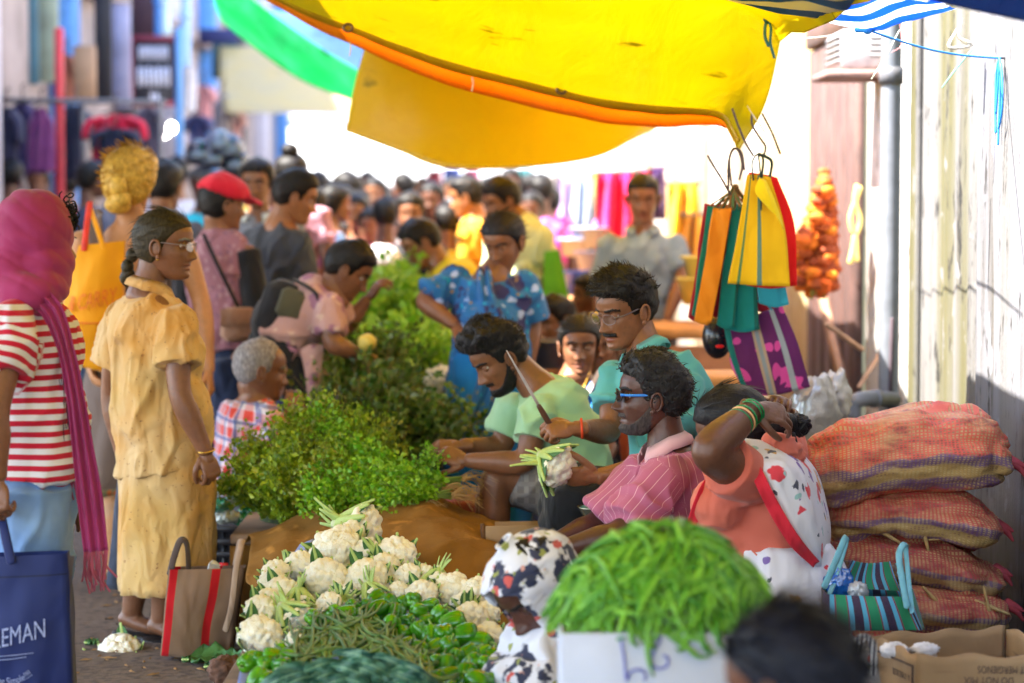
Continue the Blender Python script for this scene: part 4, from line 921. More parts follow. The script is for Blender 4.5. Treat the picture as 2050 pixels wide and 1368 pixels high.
# --- herb bunches
def herb_mat(name, c1, c2, c3):
    t = NT(name); r = t.n('ObjectInfo').outputs['Random']; n = t.noise(16, 3); a = t.att('rnd').outputs['Fac']
    c = t.mix(t.math('MULTIPLY', r, .45), t.mix(a, c1, c2), t.mix(a, dk(c1, .45), dk(c2, .5))); c = t.mix(t.math('MULTIPLY', t.step(t.math('ADD', n, t.math('MULTIPLY', r, .2)), .62, .85), .6), c, c3)
    return t.thin(c, .3, .4, None, .04)
def bunch(name, seed, leafm, stemm, nl, ns, L=.3, wid=.11, ls=.016, label='', grp=None, roots=False):
    g = np.random.default_rng(seed); root = thing(name, label, 'herb bunch', (0, 0, 0), grp); root['_o'] = [0, 0, 0]; S = []; tips = []
    for k in range(ns):
        e = A(g.normal(0, wid), L * g.uniform(.75, 1.1), g.normal(0, wid * .6)); m_ = A(e[0] * .25, L * .45, e[2] * .25); P = [A(g.normal(0, .012), 0, g.normal(0, .008)), m_, e]; S.append(tube(P, [.0016, .0016, .0008], 4, 3, tip=False)); tips.append(spline(np.array(P), 8))
    if roots:
        for k in range(26): S.append(tube([A(g.normal(0, .012), 0, 0), A(g.normal(0, .02), -.05, g.normal(0, .015)), A(g.normal(0, .04), -.11, g.normal(0, .025) - .015)], [.0018, .0012, .0005], 4, 3, tip=False))
    mk('stems', join(S[:ns]), stemm, root)
    if roots: mk('roots', join(S[ns:]), tan, root)
    V, F, rn = [], [], []
    for k in range(nl):
        t = tips[g.integers(ns)]; p = t[g.integers(len(t) // 3, len(t))] + g.normal(0, .012, 3); d = nrm(g.normal(0, 1, 3) + A(0, .7, .4)); s = nrm(np.cross(d, g.normal(0, 1, 3))); u = np.cross(s, d); l = ls * g.uniform(.6, 1.4); b = len(V)
        V += [p, p + d * l * .5 + s * l * .42 + u * l * .1, p + d * l * 1.1 + u * l * -.12, p + d * l * .5 - s * l * .42 + u * l * .1]; F += [(b, b + 1, b + 2, b + 3)]; rn += [g.uniform()] * 4
    mk('leaves', (np.array(V), F), leafm, root, {'rnd': np.array(rn)}, flat=True); return root
tan = plain('tan_root', (.42, .26, .1), .8); stg = plain('green_stem', (.2, .3, .06), .6); strd = plain('brown_stem', (.2, .14, .04), .7)
hA = herb_mat('coriander_leaf', (.11, .4, .008), (.48, .76, .04), (.12, .42, .02)); hB = herb_mat('dark_herb_leaf', (.1, .26, .005), (.46, .6, .03), (.36, .25, .04)); hC = herb_mat('lettuce_leaf', (.2, .52, .02), (.5, .72, .06), (.12, .4, .02)); hD = herb_mat('spinach_leaf', (.035, .115, .008), (.15, .24, .018), (.14, .1, .015))
def pile(protos, spots, group, label, seed, s0=1.0):
    g = np.random.default_rng(seed); first = set()
    for i, (px, py, d, ang) in enumerate(spots):
        src = protos[i % len(protos)]; dirv = A(math.cos(ang) * .9, g.uniform(-.55, .1), math.sin(ang)); M = basis(dirv, A(g.normal(0, .3), -.4, 1)); s = s0 * g.uniform(.85, 1.15); loc = W(px, py, d) - nrm(dirv) * .17 * s
        if src.name not in first: first.add(src.name); src.matrix_world = Matrix.LocRotScale(Vector(loc.tolist()), Matrix(M.tolist()).to_quaternion(), Vector((s, s, s))); src['label'] = label; src['group'] = group
        else: inst(src, M, loc, label, group, s)
pB = [bunch('herb_bunch', s, hB, stg, 1000, 34, .3, .05, .017, roots=True) for s in (1, 2)]
pA = [bunch('coriander_bunch', s, hA, stg, 1200, 30, .26, .045, .016, roots=True) for s in (3, 4)]
sp = [(560, 1000, 8.25, 2.0), (620, 1010, 8.2, 1.7), (530, 975, 8.4, 2.3), (590, 960, 8.35, 1.8), (640, 985, 8.3, 1.4), (570, 930, 8.5, 2.0), (620, 915, 8.5, 1.6), (680, 925, 8.5, 1.2), (610, 885, 8.6, 1.9), (650, 880, 8.6, 1.5), (690, 900, 8.6, 1.1), (740, 920, 8.6, .9), (510, 1000, 8.5, 2.5), (545, 940, 8.6, 2.4), (720, 940, 8.5, 1.2), (660, 950, 8.4, 1.5)]
pile(pB, sp, 'dark herb bunches on the sacking', 'dark green herb bunch with brown stems in the heap on the sacking', 3)
sp = [(690, 985, 8.2, 2.6), (740, 985, 8.15, 2.9), (780, 965, 8.2, 3.0), (720, 955, 8.3, 2.7), (770, 930, 8.35, 2.8), (820, 960, 8.2, 3.1), (680, 1000, 8.15, 2.4), (755, 1000, 8.1, 3.0), (810, 990, 8.1, 3.1), (680, 880, 8.5, 2.3), (650, 870, 8.6, 1.9), (725, 915, 8.45, 2.6), (650, 1010, 8.1, 2.5)]
pile(pA, sp, 'bright coriander bunches on the sacking', 'bright green coriander bunch with tan roots in the heap on the sacking', 4, .95)
pC = [bunch('coriander_bunch', 9, hA, stg, 700, 26, .2, .04, .014)]
pile(pC, [(862, 915, 8.25, 1.2)], None, 'small green herb bunch held by the man in the pale green shirt', 6, .8)
pD = [bunch('spinach_bunch', s, hD, strd, 700, 30, .36, .09, .024) for s in (11, 12)]
pile(pD, [(690, 850, 9.9, 1.9), (740, 860, 9.8, 1.6), (790, 860, 9.8, 1.3), (840, 870, 9.7, .9), (700, 800, 10.1, 1.9), (750, 800, 10.1, 1.6), (800, 805, 10, 1.2), (720, 760, 10.3, 1.8), (765, 755, 10.3, 1.5), (860, 890, 9.6, .7), (770, 890, 9.6, 1.5), (700, 890, 9.6, 2.0)], 'dark leafy bunches on the middle heap', 'dark leafy bunch with brownish stems on the middle heap', 7, 1.15)
pE = [bunch('lettuce_bunch', s, hC, stg, 420, 26, .36, .1, .04) for s in (14, 15)]
pile(pE, [(720, 720, 11, 1.8), (770, 720, 11, 1.4), (815, 715, 11, 1.2), (745, 680, 11.4, 1.7), (800, 670, 11.4, 1.3), (705, 665, 11.8, 2.0), (760, 640, 11.8, 1.6), (810, 625, 12, 1.2), (830, 690, 11.2, .9), (740, 740, 10.7, 1.7), (790, 745, 10.7, 1.3), (845, 735, 10.8, 1.0), (770, 630, 12.2, 1.7), (810, 630, 12.2, 1.3), (780, 625, 12.3, 1.5), (680, 700, 11.4, 2.1), (850, 650, 12, 1.1)], 'bright leafy bunches on the far heap', 'bright light green leafy bunch on the far heap', 8, 1.1)
for px, py, d, sz, lb in [(862, 690, 11.3, 48, 'cauliflower near the blue dress on the far heap'), (880, 765, 10.4, 60, 'cauliflower beside the blue dress on the middle heap'), (868, 640, 12, 34, 'small cauliflower on the far leafy heap')]:
    place_cauli(px, py, sz, 'c', lb, d, A(-.2, -.8, .5), 0, 'cauliflowers on the far heaps')
for nm, x, y, d, w_, dd, h in [('vegetable_table', 770, 900, 10.0, .62, .9, .35), ('market_table', 765, 750, 11.6, .6, 1.3, .55), ('herb_table', 690, 1100, 8.6, .75, .6, .36)]:
    c = W(x, y, d); t_ = thing(nm, {'vegetable_table': 'low wooden table under the dark leafy bunches', 'market_table': 'wooden table under the bright leafy heap', 'herb_table': 'low wooden table under the herb bunches and sacking'}[nm], 'table', (c[0], d, 0))
    mk('top', box((c[0], d, h), (w_, dd, .035), bev=.006), wood, t_)
    mk('skirt_cloth', sheet(np.array([[(c[0] - w_ / 2 + w_ * v, d - dd / 2 - .012 - .012 * math.sin(v * 40), h - .02 - (h - .06) * u) for v in np.linspace(0, 1, 40)] for u in (0, .5, 1)]), .002), jm, t_)
    for sx in (-1, 1):
        for sy in (-1, 1): mk('leg', box((c[0] + sx * (w_ / 2 - .04), d + sy * (dd / 2 - .05), h / 2 - .01), (.045, .045, h - .02)), wood, t_)
core = mk('leaf_heap_core', [ell((W(765, 860, 10)[0], 10.0, .4), (.25, .34, .36), 24), ell((W(770, 700, 11.7)[0], 11.7, .56), (.22, .5, .34), 24), ell((W(650, 960, 8.7)[0], 8.72, .36), (.24, .22, .26), 24)], plain('packed_leaves', (.035, .06, .012), .9, .5, 30, .8, 60)); tag(core, 'packed leaves inside the leafy heaps', 'leaves', None, 'stuff')
# ================================================================ BAGS, SACKS, BOXES
def bagbody(BL, BR, TL, TR, d, th, bulge=.03, n=22, m=24, amp=.006, seed=0, tilt=0, yaw=0):
    """open-topped soft bag from four photo corners at distance d; returns ((V,F), pat, front(u,v))"""
    BL, BR, TL, TR = W(*BL, d), W(*BR, d), W(*TL, d + tilt), W(*TR, d + tilt)
    rings, pat = [], []
    def front(u, v):
        return (BL * (1 - u) + BR * u) * (1 - v) + (TL * (1 - u) + TR * u) * v + A(0, yaw * (u - .5) - bulge * math.sin(math.pi * min(max(u, 0), 1)) * math.sin(math.pi * min(1, v * .8 + .12)), 0)
    for i in range(m):
        v = i / (m - 1); t_ = th * (1 - .55 * v); r = []
        for j in range(n): u = j / (n - 1); r.append(front(u, v)); pat.append((u, v, 0))
        for j in range(n): u = 1 - j / (n - 1); r.append(front(u, v) + A(0, t_ + 2 * bulge * math.sin(math.pi * u) * math.sin(math.pi * min(1, v * .8 + .12)), 0)); pat.append((u, v, 1))
        rings.append(r)
    V, F = loft(rings, cap=False); F.append(tuple(range(2 * n - 1, -1, -1)))
    V = V + A(0, 1, 0) * (fbm(V * A(11, 11, 6), 2, seed) * amp * 1.6)[:, None] + A(1, 0, 0) * (noise(V * 9, seed + 2) * amp * .6)[:, None]
    return (V, F), np.array(pat), front
def patcol(t): return t.sep(t.att('pat').outputs['Vector'])
def bands(t, base, lst, ax=0):
    u = patcol(t)[ax]; c = base
    for a, b, col in lst:
        k = t.math('MULTIPLY', t.math('GREATER_THAN', u, a), t.math('LESS_THAN', u, b)); c = t.mix(k, c, col)
    return c
def strap(name, P, r, m, root, flat=.3, up=(0, 1, 0)): return mk(name, tube(P, r, 8, 6, flat=flat, up=up), m, root)
# brown shopping bag with red stripes
b = thing('shopping_bag', 'brown cloth shopping bag with two red stripes standing on the ground', 'bag', W(395, 1325, 8.0))
S, p, fr = bagbody((325, 1308), (455, 1326), (342, 1136), (486, 1142), 8.0, .14, .02, seed=3, yaw=.1)
bm_ = pat_cloth('brown_bag', lambda t: bands(t, t.mix(t.noise(7, 3), (.24, .14, .085), (.36, .23, .15)), [(.02, .125, (.62, .012, .02)), (.565, .68, (.62, .012, .02))]), .8, .8, 9)
mk('bag_body', S, bm_, b, {'pat': p})
sm_ = cloth('brown_strap', (.1, .07, .06)); st2 = cloth('tan_strap', (.36, .24, .16))
f = lambda px, py, d=8.0: W(px, py, d)
strap('handle', [f(340, 1150, 7.98), f(350, 1110, 7.97), f(362, 1082, 7.98), f(374, 1090, 7.99), f(378, 1140, 8.0)], .011, sm_, b)
strap('handle', [f(452, 1262, 7.96), f(464, 1215, 7.95), f(473, 1140, 7.97), f(484, 1085, 8.02), f(480, 1090, 8.1), f(470, 1140, 8.12)], .011, st2, b)
pp = thing('paper_packet', 'white paper packet sticking out of the brown bag', 'paper', f(425, 1140, 8.06)); mk('packet', sheet(np.array([[f(412, 1150, 8.05), f(438, 1150, 8.08)], [f(418, 1128, 8.05), f(440, 1132, 8.08)], [f(424, 1122, 8.07), f(430, 1124, 8.08)]]), .004), plain('white_paper', (.75, .73, .68), .6), pp, flat=True)
mk('red_label', box(f(448, 1136, 8.1), (.03, .01, .03)), plain('red_label', (.6, .02, .03), .5), pp)
# navy tote
b = thing('navy_tote_bag', 'navy blue tote bag with pale lettering carried by the striped shopper', 'bag', W(60, 1480, 6.35))
S, p, fr = bagbody((-95, 1475), (146, 1475), (-90, 1118), (132, 1108), 6.35, .13, .03, seed=8, amp=.008)
nav = pat_cloth('navy_cloth', lambda t: bands(t, t.mix(t.noise(6, 3), (.008, .014, .075), (.014, .026, .13)), [(.885, .893, (.004, .006, .03))], 1), .6, .9, 7)
mk('bag_body', S, nav, b, {'pat': p})
mk('side_gusset', sheet(coons([[W(132, 1106, 6.35), W(140, 1112, 6.42), W(149, 1114, 6.5)], [W(138, 1160, 6.36), W(142, 1162, 6.42), W(144, 1160, 6.48)], [W(140, 1240, 6.36), W(144, 1240, 6.42), W(142, 1240, 6.48)], [W(147, 1475, 6.36), W(150, 1475, 6.42), W(148, 1475, 6.48)]], 16, 8), .003), nav, b)
for dd in (6.33, 6.46): strap('handle', [W(22, 1125, dd), W(8, 1060, dd + .02), W(-8, 1000, 6.42), W(-26, 1040, dd + .02), W(-48, 1120, dd)], .013, nav, b)
prt = plain('pale_print', (.3, .34, .55), .8, .4, 200)
def onbag(fr, u0, v0, su, sv, z=-.006):
    def bend(V):
        return np.array([fr(u0 + su * x, v0 + sv * y) + A(0, z - h, 0) for x, y, h in V])
    return bend
w_ = 1 / .316; hh = 1 / .47
text('REMAN', .07, None, (0, 0, 0), prt, 'lettering', b, .0004, lambda V: np.array([fr(.35 + (x * .64) * w_, .5 + (y * .98 + x * .12) * hh) + A(0, -.012 - h, 0) for x, y, h in V]))
for k in (0, 1): mk('print_line', tube([fr(.3, .458 - .02 * k) + A(0, -.012, 0), fr(.5, .465 - .02 * k) + A(0, -.012, 0), fr(.71 - .06 * k, .475 - .02 * k) + A(0, -.012, 0)], .0011, 5, 6), prt, b)
def arc(V):
    out = []
    for x, y, h in V:
        a = -2.1 + x * .78 / .115; r = .115 - y; out.append(fr(.48 + r * math.cos(a) * w_, .55 + r * math.sin(a) * hh) + A(0, -.012 - h, 0))
    return np.array(out)
text('opping Simple!!!!', .026, None, (0, 0, 0), prt, 'lettering', b, .0004, arc)
# yellow tote on the blonde shopper's shoulder
b = thing('yellow_tote_bag', 'bright yellow tote bag with faded red lettering on the fair-haired shopper', 'bag', W(180, 740, 9.55))
S, p, fr = bagbody((118, 725), (238, 748), (158, 492), (248, 482), 9.55, .1, .05, seed=4, amp=.012)
ym_ = pat_cloth('yellow_bag', lambda t: t.mix(t.noise(5, 3), (.78, .29, .002), (.82, .36, .003)), .7, .9, 6)
Vb = S[0]; Vb[:, 0] += -.03 * np.sin(np.clip((Vb[:, 2] - Vb[:, 2].min()) / .5, 0, 1) * math.pi) * (p[:, 0] < .5)
mk('bag_body', S, ym_, b, {'pat': p})
strap('handle', [W(168, 500, 9.52), W(174, 450, 9.55), W(180, 405, 9.7)], .012, plain('red_strap', (.7, .03, .01), .6), b); strap('handle', [W(207, 495, 9.52), W(192, 450, 9.55), W(178, 410, 9.7)], .01, ym_, b)
rp_ = plain('faded_red_print', (.72, .16, .01), .8, .2, 60)
w2 = 1 / .21; h2 = 1 / .48
text('& CARRY', .052, None, (0, 0, 0), rp_, 'lettering', b, .0004, lambda V: np.array([fr(.0 + x * w2 * .92, .44 + (y * 1.7 + x * .2) * h2) + A(0, -.022 - h, 0) for x, y, h in V]))
mk('print_line', tube([fr(.12, .35) + A(0, -.02, 0), fr(.5, .365) + A(0, -.022, 0), fr(.8, .38) + A(0, -.02, 0)], .0035, 5, 5), rp_, b)
# dark bag in the hand of the woman in yellow
b = thing('dark_cloth_bag', 'slim dark slate bag hanging behind the woman in yellow', 'bag', W(225, 1180, 8.6))
S, p, fr = bagbody((212, 1178), (246, 1182), (236, 950), (250, 945), 8.55, .08, .01, seed=5); mk('bag_body', S, cloth('slate_cloth', (.05, .06, .09)), b, {'pat': p}); strap('handle', [W(238, 955, 8.55), W(243, 915, 8.56), W(248, 955, 8.55)], .008, cloth('slate_cloth', (.05, .06, .09)), b)
# striped market bag with plastic bags inside
def strp(t):
    g_, k_, l_, r_ = (.02, .22, .11), (.035, .022, .045), (.1, .4, .6), (.25, .05, .08); L = []
    for q in range(3):
        o = q * .37 + .03; L += [(o + .0, o + .055, l_), (o + .055, o + .075, r_), (o + .075, o + .2, g_), (o + .2, o + .215, r_), (o + .215, o + .27, l_)]
    return bands(t, t.mix(t.noise(200, 1), k_, dk(k_, 2)), L)
stm_ = pat_cloth('striped_bag_cloth', strp, .8, .6, 9)
b = thing('striped_market_bag', 'green, black and turquoise striped market bag at the feet of the sacks', 'bag', W(1740, 1260, 6.75))
S, p, fr = bagbody((1655, 1262), (1842, 1262), (1656, 1190), (1812, 1196), 6.7, .26, .03, seed=9)
mk('bag_body', S, stm_, b, {'pat': p})
Gb = coons([[W(1668, 1190, 6.9), W(1740, 1192, 6.95), W(1806, 1190, 6.92)], [W(1690, 1150, 6.95), W(1735, 1160, 7.0), W(1790, 1150, 6.97)], [W(1705, 1122, 6.97), W(1740, 1128, 7.02), W(1782, 1124, 6.98)]], 14, 40)
mk('back_panel', sheet(Gb, .003), stm_, b, {'pat': np.tile(np.stack([np.tile(np.linspace(.0, 1, 40), 14), np.repeat(np.linspace(0, 1, 14), 40), np.zeros(560)], 1), (2, 1))})
mk('side_panel', sheet(coons([[W(1842, 1262, 6.72), W(1850, 1262, 6.9), W(1846, 1258, 7.0)], [W(1812, 1196, 6.72), W(1825, 1180, 6.85), W(1812, 1170, 6.95)], [W(1796, 1150, 6.9), W(1800, 1130, 6.95), W(1790, 1128, 7.0)]], 16, 16), .003), stm_, b, {'pat': np.tile(np.stack([np.tile(np.linspace(.0, .5, 16), 16), np.repeat(np.linspace(0, 1, 16), 16), np.zeros(256)], 1), (2, 1))})
turq = pat_cloth('turquoise_strap', lambda t: t.mix(t.noise(50, 1), (.12, .33, .42), (.2, .45, .52)))
strap('handle', [W(1650, 1175, 6.7), W(1668, 1135, 6.72), W(1690, 1082, 6.75), W(1694, 1084, 6.8), W(1672, 1160, 6.8), W(1660, 1190, 6.75)], .0095, turq, b)
strap('handle', [W(1816, 1215, 6.66), W(1806, 1160, 6.7), W(1800, 1110, 6.75), W(1812, 1088, 6.78), W(1814, 1110, 6.82), W(1822, 1190, 6.7), W(1826, 1225, 6.66)], .0095, turq, b)
def crumple(c, r, seed, m, name, label, cat='plastic bag', k=.35):
    V, F = ell((0, 0, 0), 1, 40); V = V * (1 + k * np.abs(fbm(V * 2.6, 4, seed)))[:, None] * (1 - .12 * np.abs(noise(V * 7, seed)))[:, None]
    return tag(mk(name, (V * np.asarray(r) + c, F), m), label, cat)
def plast(name, c, tr=.35):
    t = NT(name); n = t.noise(14, 4); return t.thin(t.mix(t.step(n, .3, .7), c, dk(c, .7)), tr, .18, t.bump(t.noise(35, 4, None, .6, 1), .7, .01), .12)
crumple(W(1680, 1170, 6.82), (.04, .035, .04), 3, plast('blue_plastic', (.02, .2, .75)), 'blue_plastic_bag', 'crumpled blue plastic bag in the striped market bag', 'plastic bag')
crumple(W(1716, 1184, 6.8), (.028, .03, .025), 5, plast('white_plastic', (.7, .72, .76)), 'white_plastic_bag', 'crumpled white plastic bag in the striped market bag', 'plastic bag')
for i, (px, py, d, r, lb) in enumerate([(1630, 830, 8.75, (.085, .07, .13), 'large pale plastic sack leaning behind the net sacks'), (1672, 800, 8.9, (.055, .05, .1), 'smaller white plastic sack beside the grey pipe elbow')]):
    crumple(W(px, py, d), r, 8 + i, plast('pale_sack', (.62, .57, .5), .3), 'plastic_sack', lb, 'sack')
# net sacks
def netmat(name, top, mid, tan_):
    t = NT(name); p_ = patcol(t); u, v = p_[0], p_[1]; n = t.noise(9, 3); vv = t.math('ADD', v, t.math('MULTIPLY', t.math('SUBTRACT', n, .5), .22))
    base = t.ramp(vv, [(0, dk(top, .7)), (.1, dk(top, .75)), (.13, mid), (.22, mid), (.25, tan_), (.38, tan_), (.41, mid), (.5, mid), (.53, top), (1, top)])
    con = t.ramp(t.noise(6, 4, t.map(t.obj(), (2, 2, 6), (0, .5, .6)), .6), [(.38, (.2, .1, .06)), (.5, (.5, .33, .14)), (.62, (.62, .45, .2))])
    a = t.math('SINE', t.math('MULTIPLY', u, 520.0)); b_ = t.math('SINE', t.math('MULTIPLY', v, 230.0)); net = t.math('MAXIMUM', t.step(a, -.05, .35), t.step(b_, .1, .5)); net = t.math('MULTIPLY', net, t.step(t.noise(5, 2), .28, .45))
    return t.bsdf(t.mix(t.math('ADD', t.math('MULTIPLY', net, .62), .22), con, base), .55, t.bump(net, .5, .004, t.bump(t.noise(12, 4), .6, .02)), Specular_IOR_Level=.4)
def netsack(px0, px1, py0, py1, d, dep, seed, label, m, lean=0):
    c = W((px0 + px1) / 2, (py0 + py1) / 2, d); L = (px1 - px0) / FP * d / 2; h = (py1 - py0) / FP * d / 2; V, F = ell((0, 0, 0), 1, 90)
    # long axis = x
    V = V[:, [2, 1, 0]] * A(1, 1, -1)
    s = lambda a, p: np.sign(a) * np.abs(a) ** p
    x, y, z = V.T; P = np.stack([s(x, .62) * L, s(y, .75) * dep, s(z, .8) * h], 1)
    pat = np.stack([(P[:, 0] + L), (P[:, 2] + h) / (2 * h), np.zeros(len(P))], 1)
    g = np.random.default_rng(seed); N = vnormals(P, F); lump = np.abs(fbm(P * A(5, 9, 11) + seed * 3, 3, seed)); P = P + N * ((lump - .3) * .035)[:, None]; P = P + N * (np.abs(noise(P * A(18, 30, 30) + 5, seed)) * .012)[:, None]
    P[:, 2] += lean * P[:, 0] - .35 * h * (P[:, 0] / L) ** 4 * .5 + .03 * np.sin(P[:, 0] * 5 + seed)
    root = thing('net_sack', label, 'sack', c - A(0, 0, h), 'net sacks of roots stacked by the wall')
    mk('net', (P + c, F), m, root, {'pat': pat})
    e = c + A(L * .98, -dep * .25, lean * L - h * .1); mk('gathered_end', [tube([e, e + A(.03, -.01, .01 * k - .02), e + A(.05, -.015, .03 * k - .05)], [.02, .012, .004], 8, 3) for k in (0, 1)], plain('red_net_end', (.3, .03, .04), .7), root)
    for k in range(3):
        u = g.uniform(-.75, .75) * L; p0 = c + A(u, -dep * .86 + .02 * abs(u) / L, h * g.uniform(-.6, .6) + lean * u); dv = nrm(A(g.uniform(-1, 1), -.1, g.uniform(-.5, .9))); q = g.uniform(.03, .07); mk('root', tube([p0 - dv * q, p0 + A(0, -.008, 0), p0 + dv * q], [.004, .007, .004], 6, 3), plain('pale_root', (.5, .33, .13), .7, .3, 30), root)
    return root
N1 = netmat('orange_net', (.76, .1, .07), (.17, .08, .2), (.5, .3, .1)); N2 = netmat('red_net', (.58, .06, .06), (.15, .07, .19), (.4, .25, .08)); N3 = netmat('maroon_net', (.42, .04, .05), (.14, .07, .17), (.38, .24, .1))
netsack(1590, 2018, 838, 1004, 7.45, .2, 1, 'topmost net sack, bright orange red, on the stack by the wall', N1, .05)
netsack(1640, 1992, 988, 1092, 7.5, .21, 2, 'second net sack from the top of the stack by the wall', N2)
netsack(1650, 1990, 1076, 1172, 7.5, .21, 3, 'third net sack, dark red, behind the handle of the striped bag', N3, -.03)
netsack(1740, 2012, 1150, 1248, 7.42, .2, 4, 'fourth net sack bulging behind the striped bag', N3)
netsack(1700, 1996, 1236, 1310, 7.4, .2, 5, 'lowest net sack, half hidden by the cardboard box', N2)
# cardboard box
card = NT('cardboard'); n = card.noise(5, 4); c_ = card.mix(card.step(n, .3, .7), (.3, .18, .09), (.42, .27, .14)); wv = card.noise(3, 3, card.map(card.obj(), (1, 1, 9)), .6); c_ = card.mix(card.step(wv, .6, .7), c_, (.22, .13, .07)); card.bsdf(c_, .75, card.bump(card.noise(7, 3), .5, .02)); card = card.m
b = thing('cardboard_box', 'open torn cardboard box with upside down lettering in front of the sacks', 'box', W(1930, 1420, 6.2))
zt = lambda px, py, d: W(px, py, d)
fl, frr, bl, br = zt(1838, 1312, 6.05), zt(2160, 1316, 6.05), zt(1742, 1272, 6.6), zt(2012, 1256, 6.75)
dn_ = A(0, 0, -.36)
def panel(name, a, c, h=dn_, th=.006, bump_=.004, seed=1):
    G = grid(lambda u, v: a * (1 - v) + c * v + h * u + A(0, 0, .006 * math.sin(v * 17 + seed) * (1 - u) ** 6), 16, 30); N = fbm(G.reshape(-1, 3) * 9, 2, seed).reshape(16, 30, 1) * bump_
    return mk(name, sheet(G + A(.3, -1, 0) * N, th), card, b)
panel('front_side', fl, frr, seed=2); panel('left_side', bl, fl + A(-.002, .002, 0), seed=3); panel('back_side', bl + A(0, .008, .0), br, seed=4); panel('right_side', br, frr + A(.004, .004, 0), seed=5)
mk('base', box((fl + frr + bl + br) / 4 + A(0, 0, -.35), (.34, .4, .01)), card, b)
inkb = plain('black_print', (.045, .03, .035), .8, .3, 150)
ex = nrm(frr - fl)
def flat_text(s, size, org, ex_, nrm_, parent, mat=inkb, sx=1.0):
    ez = A(0, 0, 1); M = np.stack([-ex_ * sx, -ez, nrm_], 1); text(s, size, M, org, mat, 'lettering', parent, .0003)
flat_text('DIFFERENT MERGIENOS', .026, zt(2115, 1336, 6.035), ex, A(0, -1, 0), b, sx=.72)
flat_text('DO NOT MIX', .026, zt(2030, 1357, 6.035), ex, A(0, -1, 0), b, sx=.8)
e2 = nrm(fl - bl); nl = nrm(np.cross(e2, A(0, 0, 1))); flat_text('A - 71 MOC BL/ZBL', .024, fl * .93 + bl * .07 + A(0, 0, -.055) + nl * .012, e2, nl, b, sx=.95)
mk('print_frame', tube([bl * .96 + fl * .04 + A(0, 0, -.03) + nl * .01, fl * .97 + bl * .03 + A(0, 0, -.03) + nl * .01, fl * .97 + bl * .03 + A(0, 0, -.3) + nl * .01], .0025, 5, 1), inkb, b)
for k, (px, py, d) in enumerate([(1790, 1302, 6.32), (1850, 1302, 6.35)]): crumple(W(px, py, d), (.035, .03, .02), 20 + k, plain('white_tissue', (.7, .68, .72), .7), 'white_paper_scrap', ('crumpled white paper in the left of the cardboard box', 'crumpled white paper in the middle of the cardboard box')[k], 'paper')
bb = thing('printed_cloth_bag', 'small printed cloth bag with striped handles between dark head and cardboard box', 'bag', W(1725, 1400, 5.9))
def prn(t): return blobs(t, t.mix(t.noise(12, 3), (.5, .44, .4), (.2, .2, .24)), [(22, .3, (.5, .1, .08), .4), (30, .3, (.04, .05, .09), .5), (26, .22, (.4, .4, .12), .4)])
S, p, fr = bagbody((1650, 1440), (1768, 1420), (1672, 1262), (1752, 1298), 5.95, .1, .02, seed=14, amp=.012); pm_ = pat_cloth('printed_bag_cloth', prn); mk('bag_body', S, pm_, bb, {'pat': p})
for o in (0, 8): strap('handle', [W(1712 + o, 1300 + o, 5.94), W(1722 + o, 1275 + o, 5.92), W(1740 + o, 1278 + o, 5.92), W(1748 + o * .5, 1310 + o, 5.93), W(1748 + o * .5, 1350, 5.93)], .007, pat_cloth('striped_handle', lambda t: t.mix(t.math('GREATER_THAN', t.math('SINE', t.math('MULTIPLY', t.sep(t.obj())[0], 600.0)), 0.0), (.5, .48, .48), (.05, .04, .06))), bb)
# hanging bags
hook = plain('dark_wire', (.09, .06, .06), .45)
def flatbag(name, label, P, d, m, th=.02, amp=.006, seed=0, group=None, handle=None, hm=None):
    """P: 3x3 grid of photo points"""
    root = thing(name, label, 'bag', W(*P[-1][1], d), group); G = coons([[W(*q, d + (.0 if len(q) < 3 else 0)) for q in r] for r in P], 26, 22); n = fbm(G.reshape(-1, 3) * A(14, 5, 4), 2, seed).reshape(26, 22, 1)
    G = G + A(0, 1, 0) * n * amp * 1.5; pt = np.array([[j / 21, i / 25, 0] for i in range(26) for j in range(22)])
    mk('bag_body', sheet(G, th), m, root, {'pat': np.vstack([pt, pt])})
    if handle: mk('handle', [tube([W(*q) for q in h], .006, 8, 4, flat=.5) for h in handle], hm or m, root)
    return root
yb_ = pat_cloth('yellow_hanging_bag', lambda t: bands(t, (.82, .47, .004), [(.14, .19, (.1, .22, .08)), (.46, .54, (.12, .22, .16))]), .8, .3)
dgreen = cloth('dark_green_handle', (.035, .06, .04)); dg2 = cloth('pale_green_handle', (.12, .22, .08))
flatbag('hanging_bag', 'bright yellow bag with grey green stripes hanging from the corner hook', [[(1496, 350), (1518, 350), (1542, 355)], [(1478, 460), (1520, 460), (1572, 462)], [(1457, 568), (1520, 572), (1582, 574)]], 8.35, yb_, .01, seed=1, handle=[[(1508, 360, 8.34), (1506, 325, 8.35), (1518, 308, 8.36), (1528, 320, 8.36), (1524, 360, 8.34)], [(1524, 420, 8.33), (1522, 350, 8.335), (1518, 310, 8.35)]], hm=dgreen)
fl_ = thing('folded_flap', 'bright yellow folded corner of cloth in front of the yellow bag', 'cloth', W(1560, 450, 8.33)); mk('flap', sheet(coons([[W(1520, 355, 8.33), W(1528, 358, 8.33), W(1534, 362, 8.33)], [W(1512, 385, 8.31), W(1535, 395, 8.3), W(1552, 402, 8.32)], [W(1540, 420, 8.31), W(1556, 435, 8.31), W(1570, 460, 8.33)]], 12, 10), .003), cloth('bright_yellow', (.88, .62, .005)), fl_)
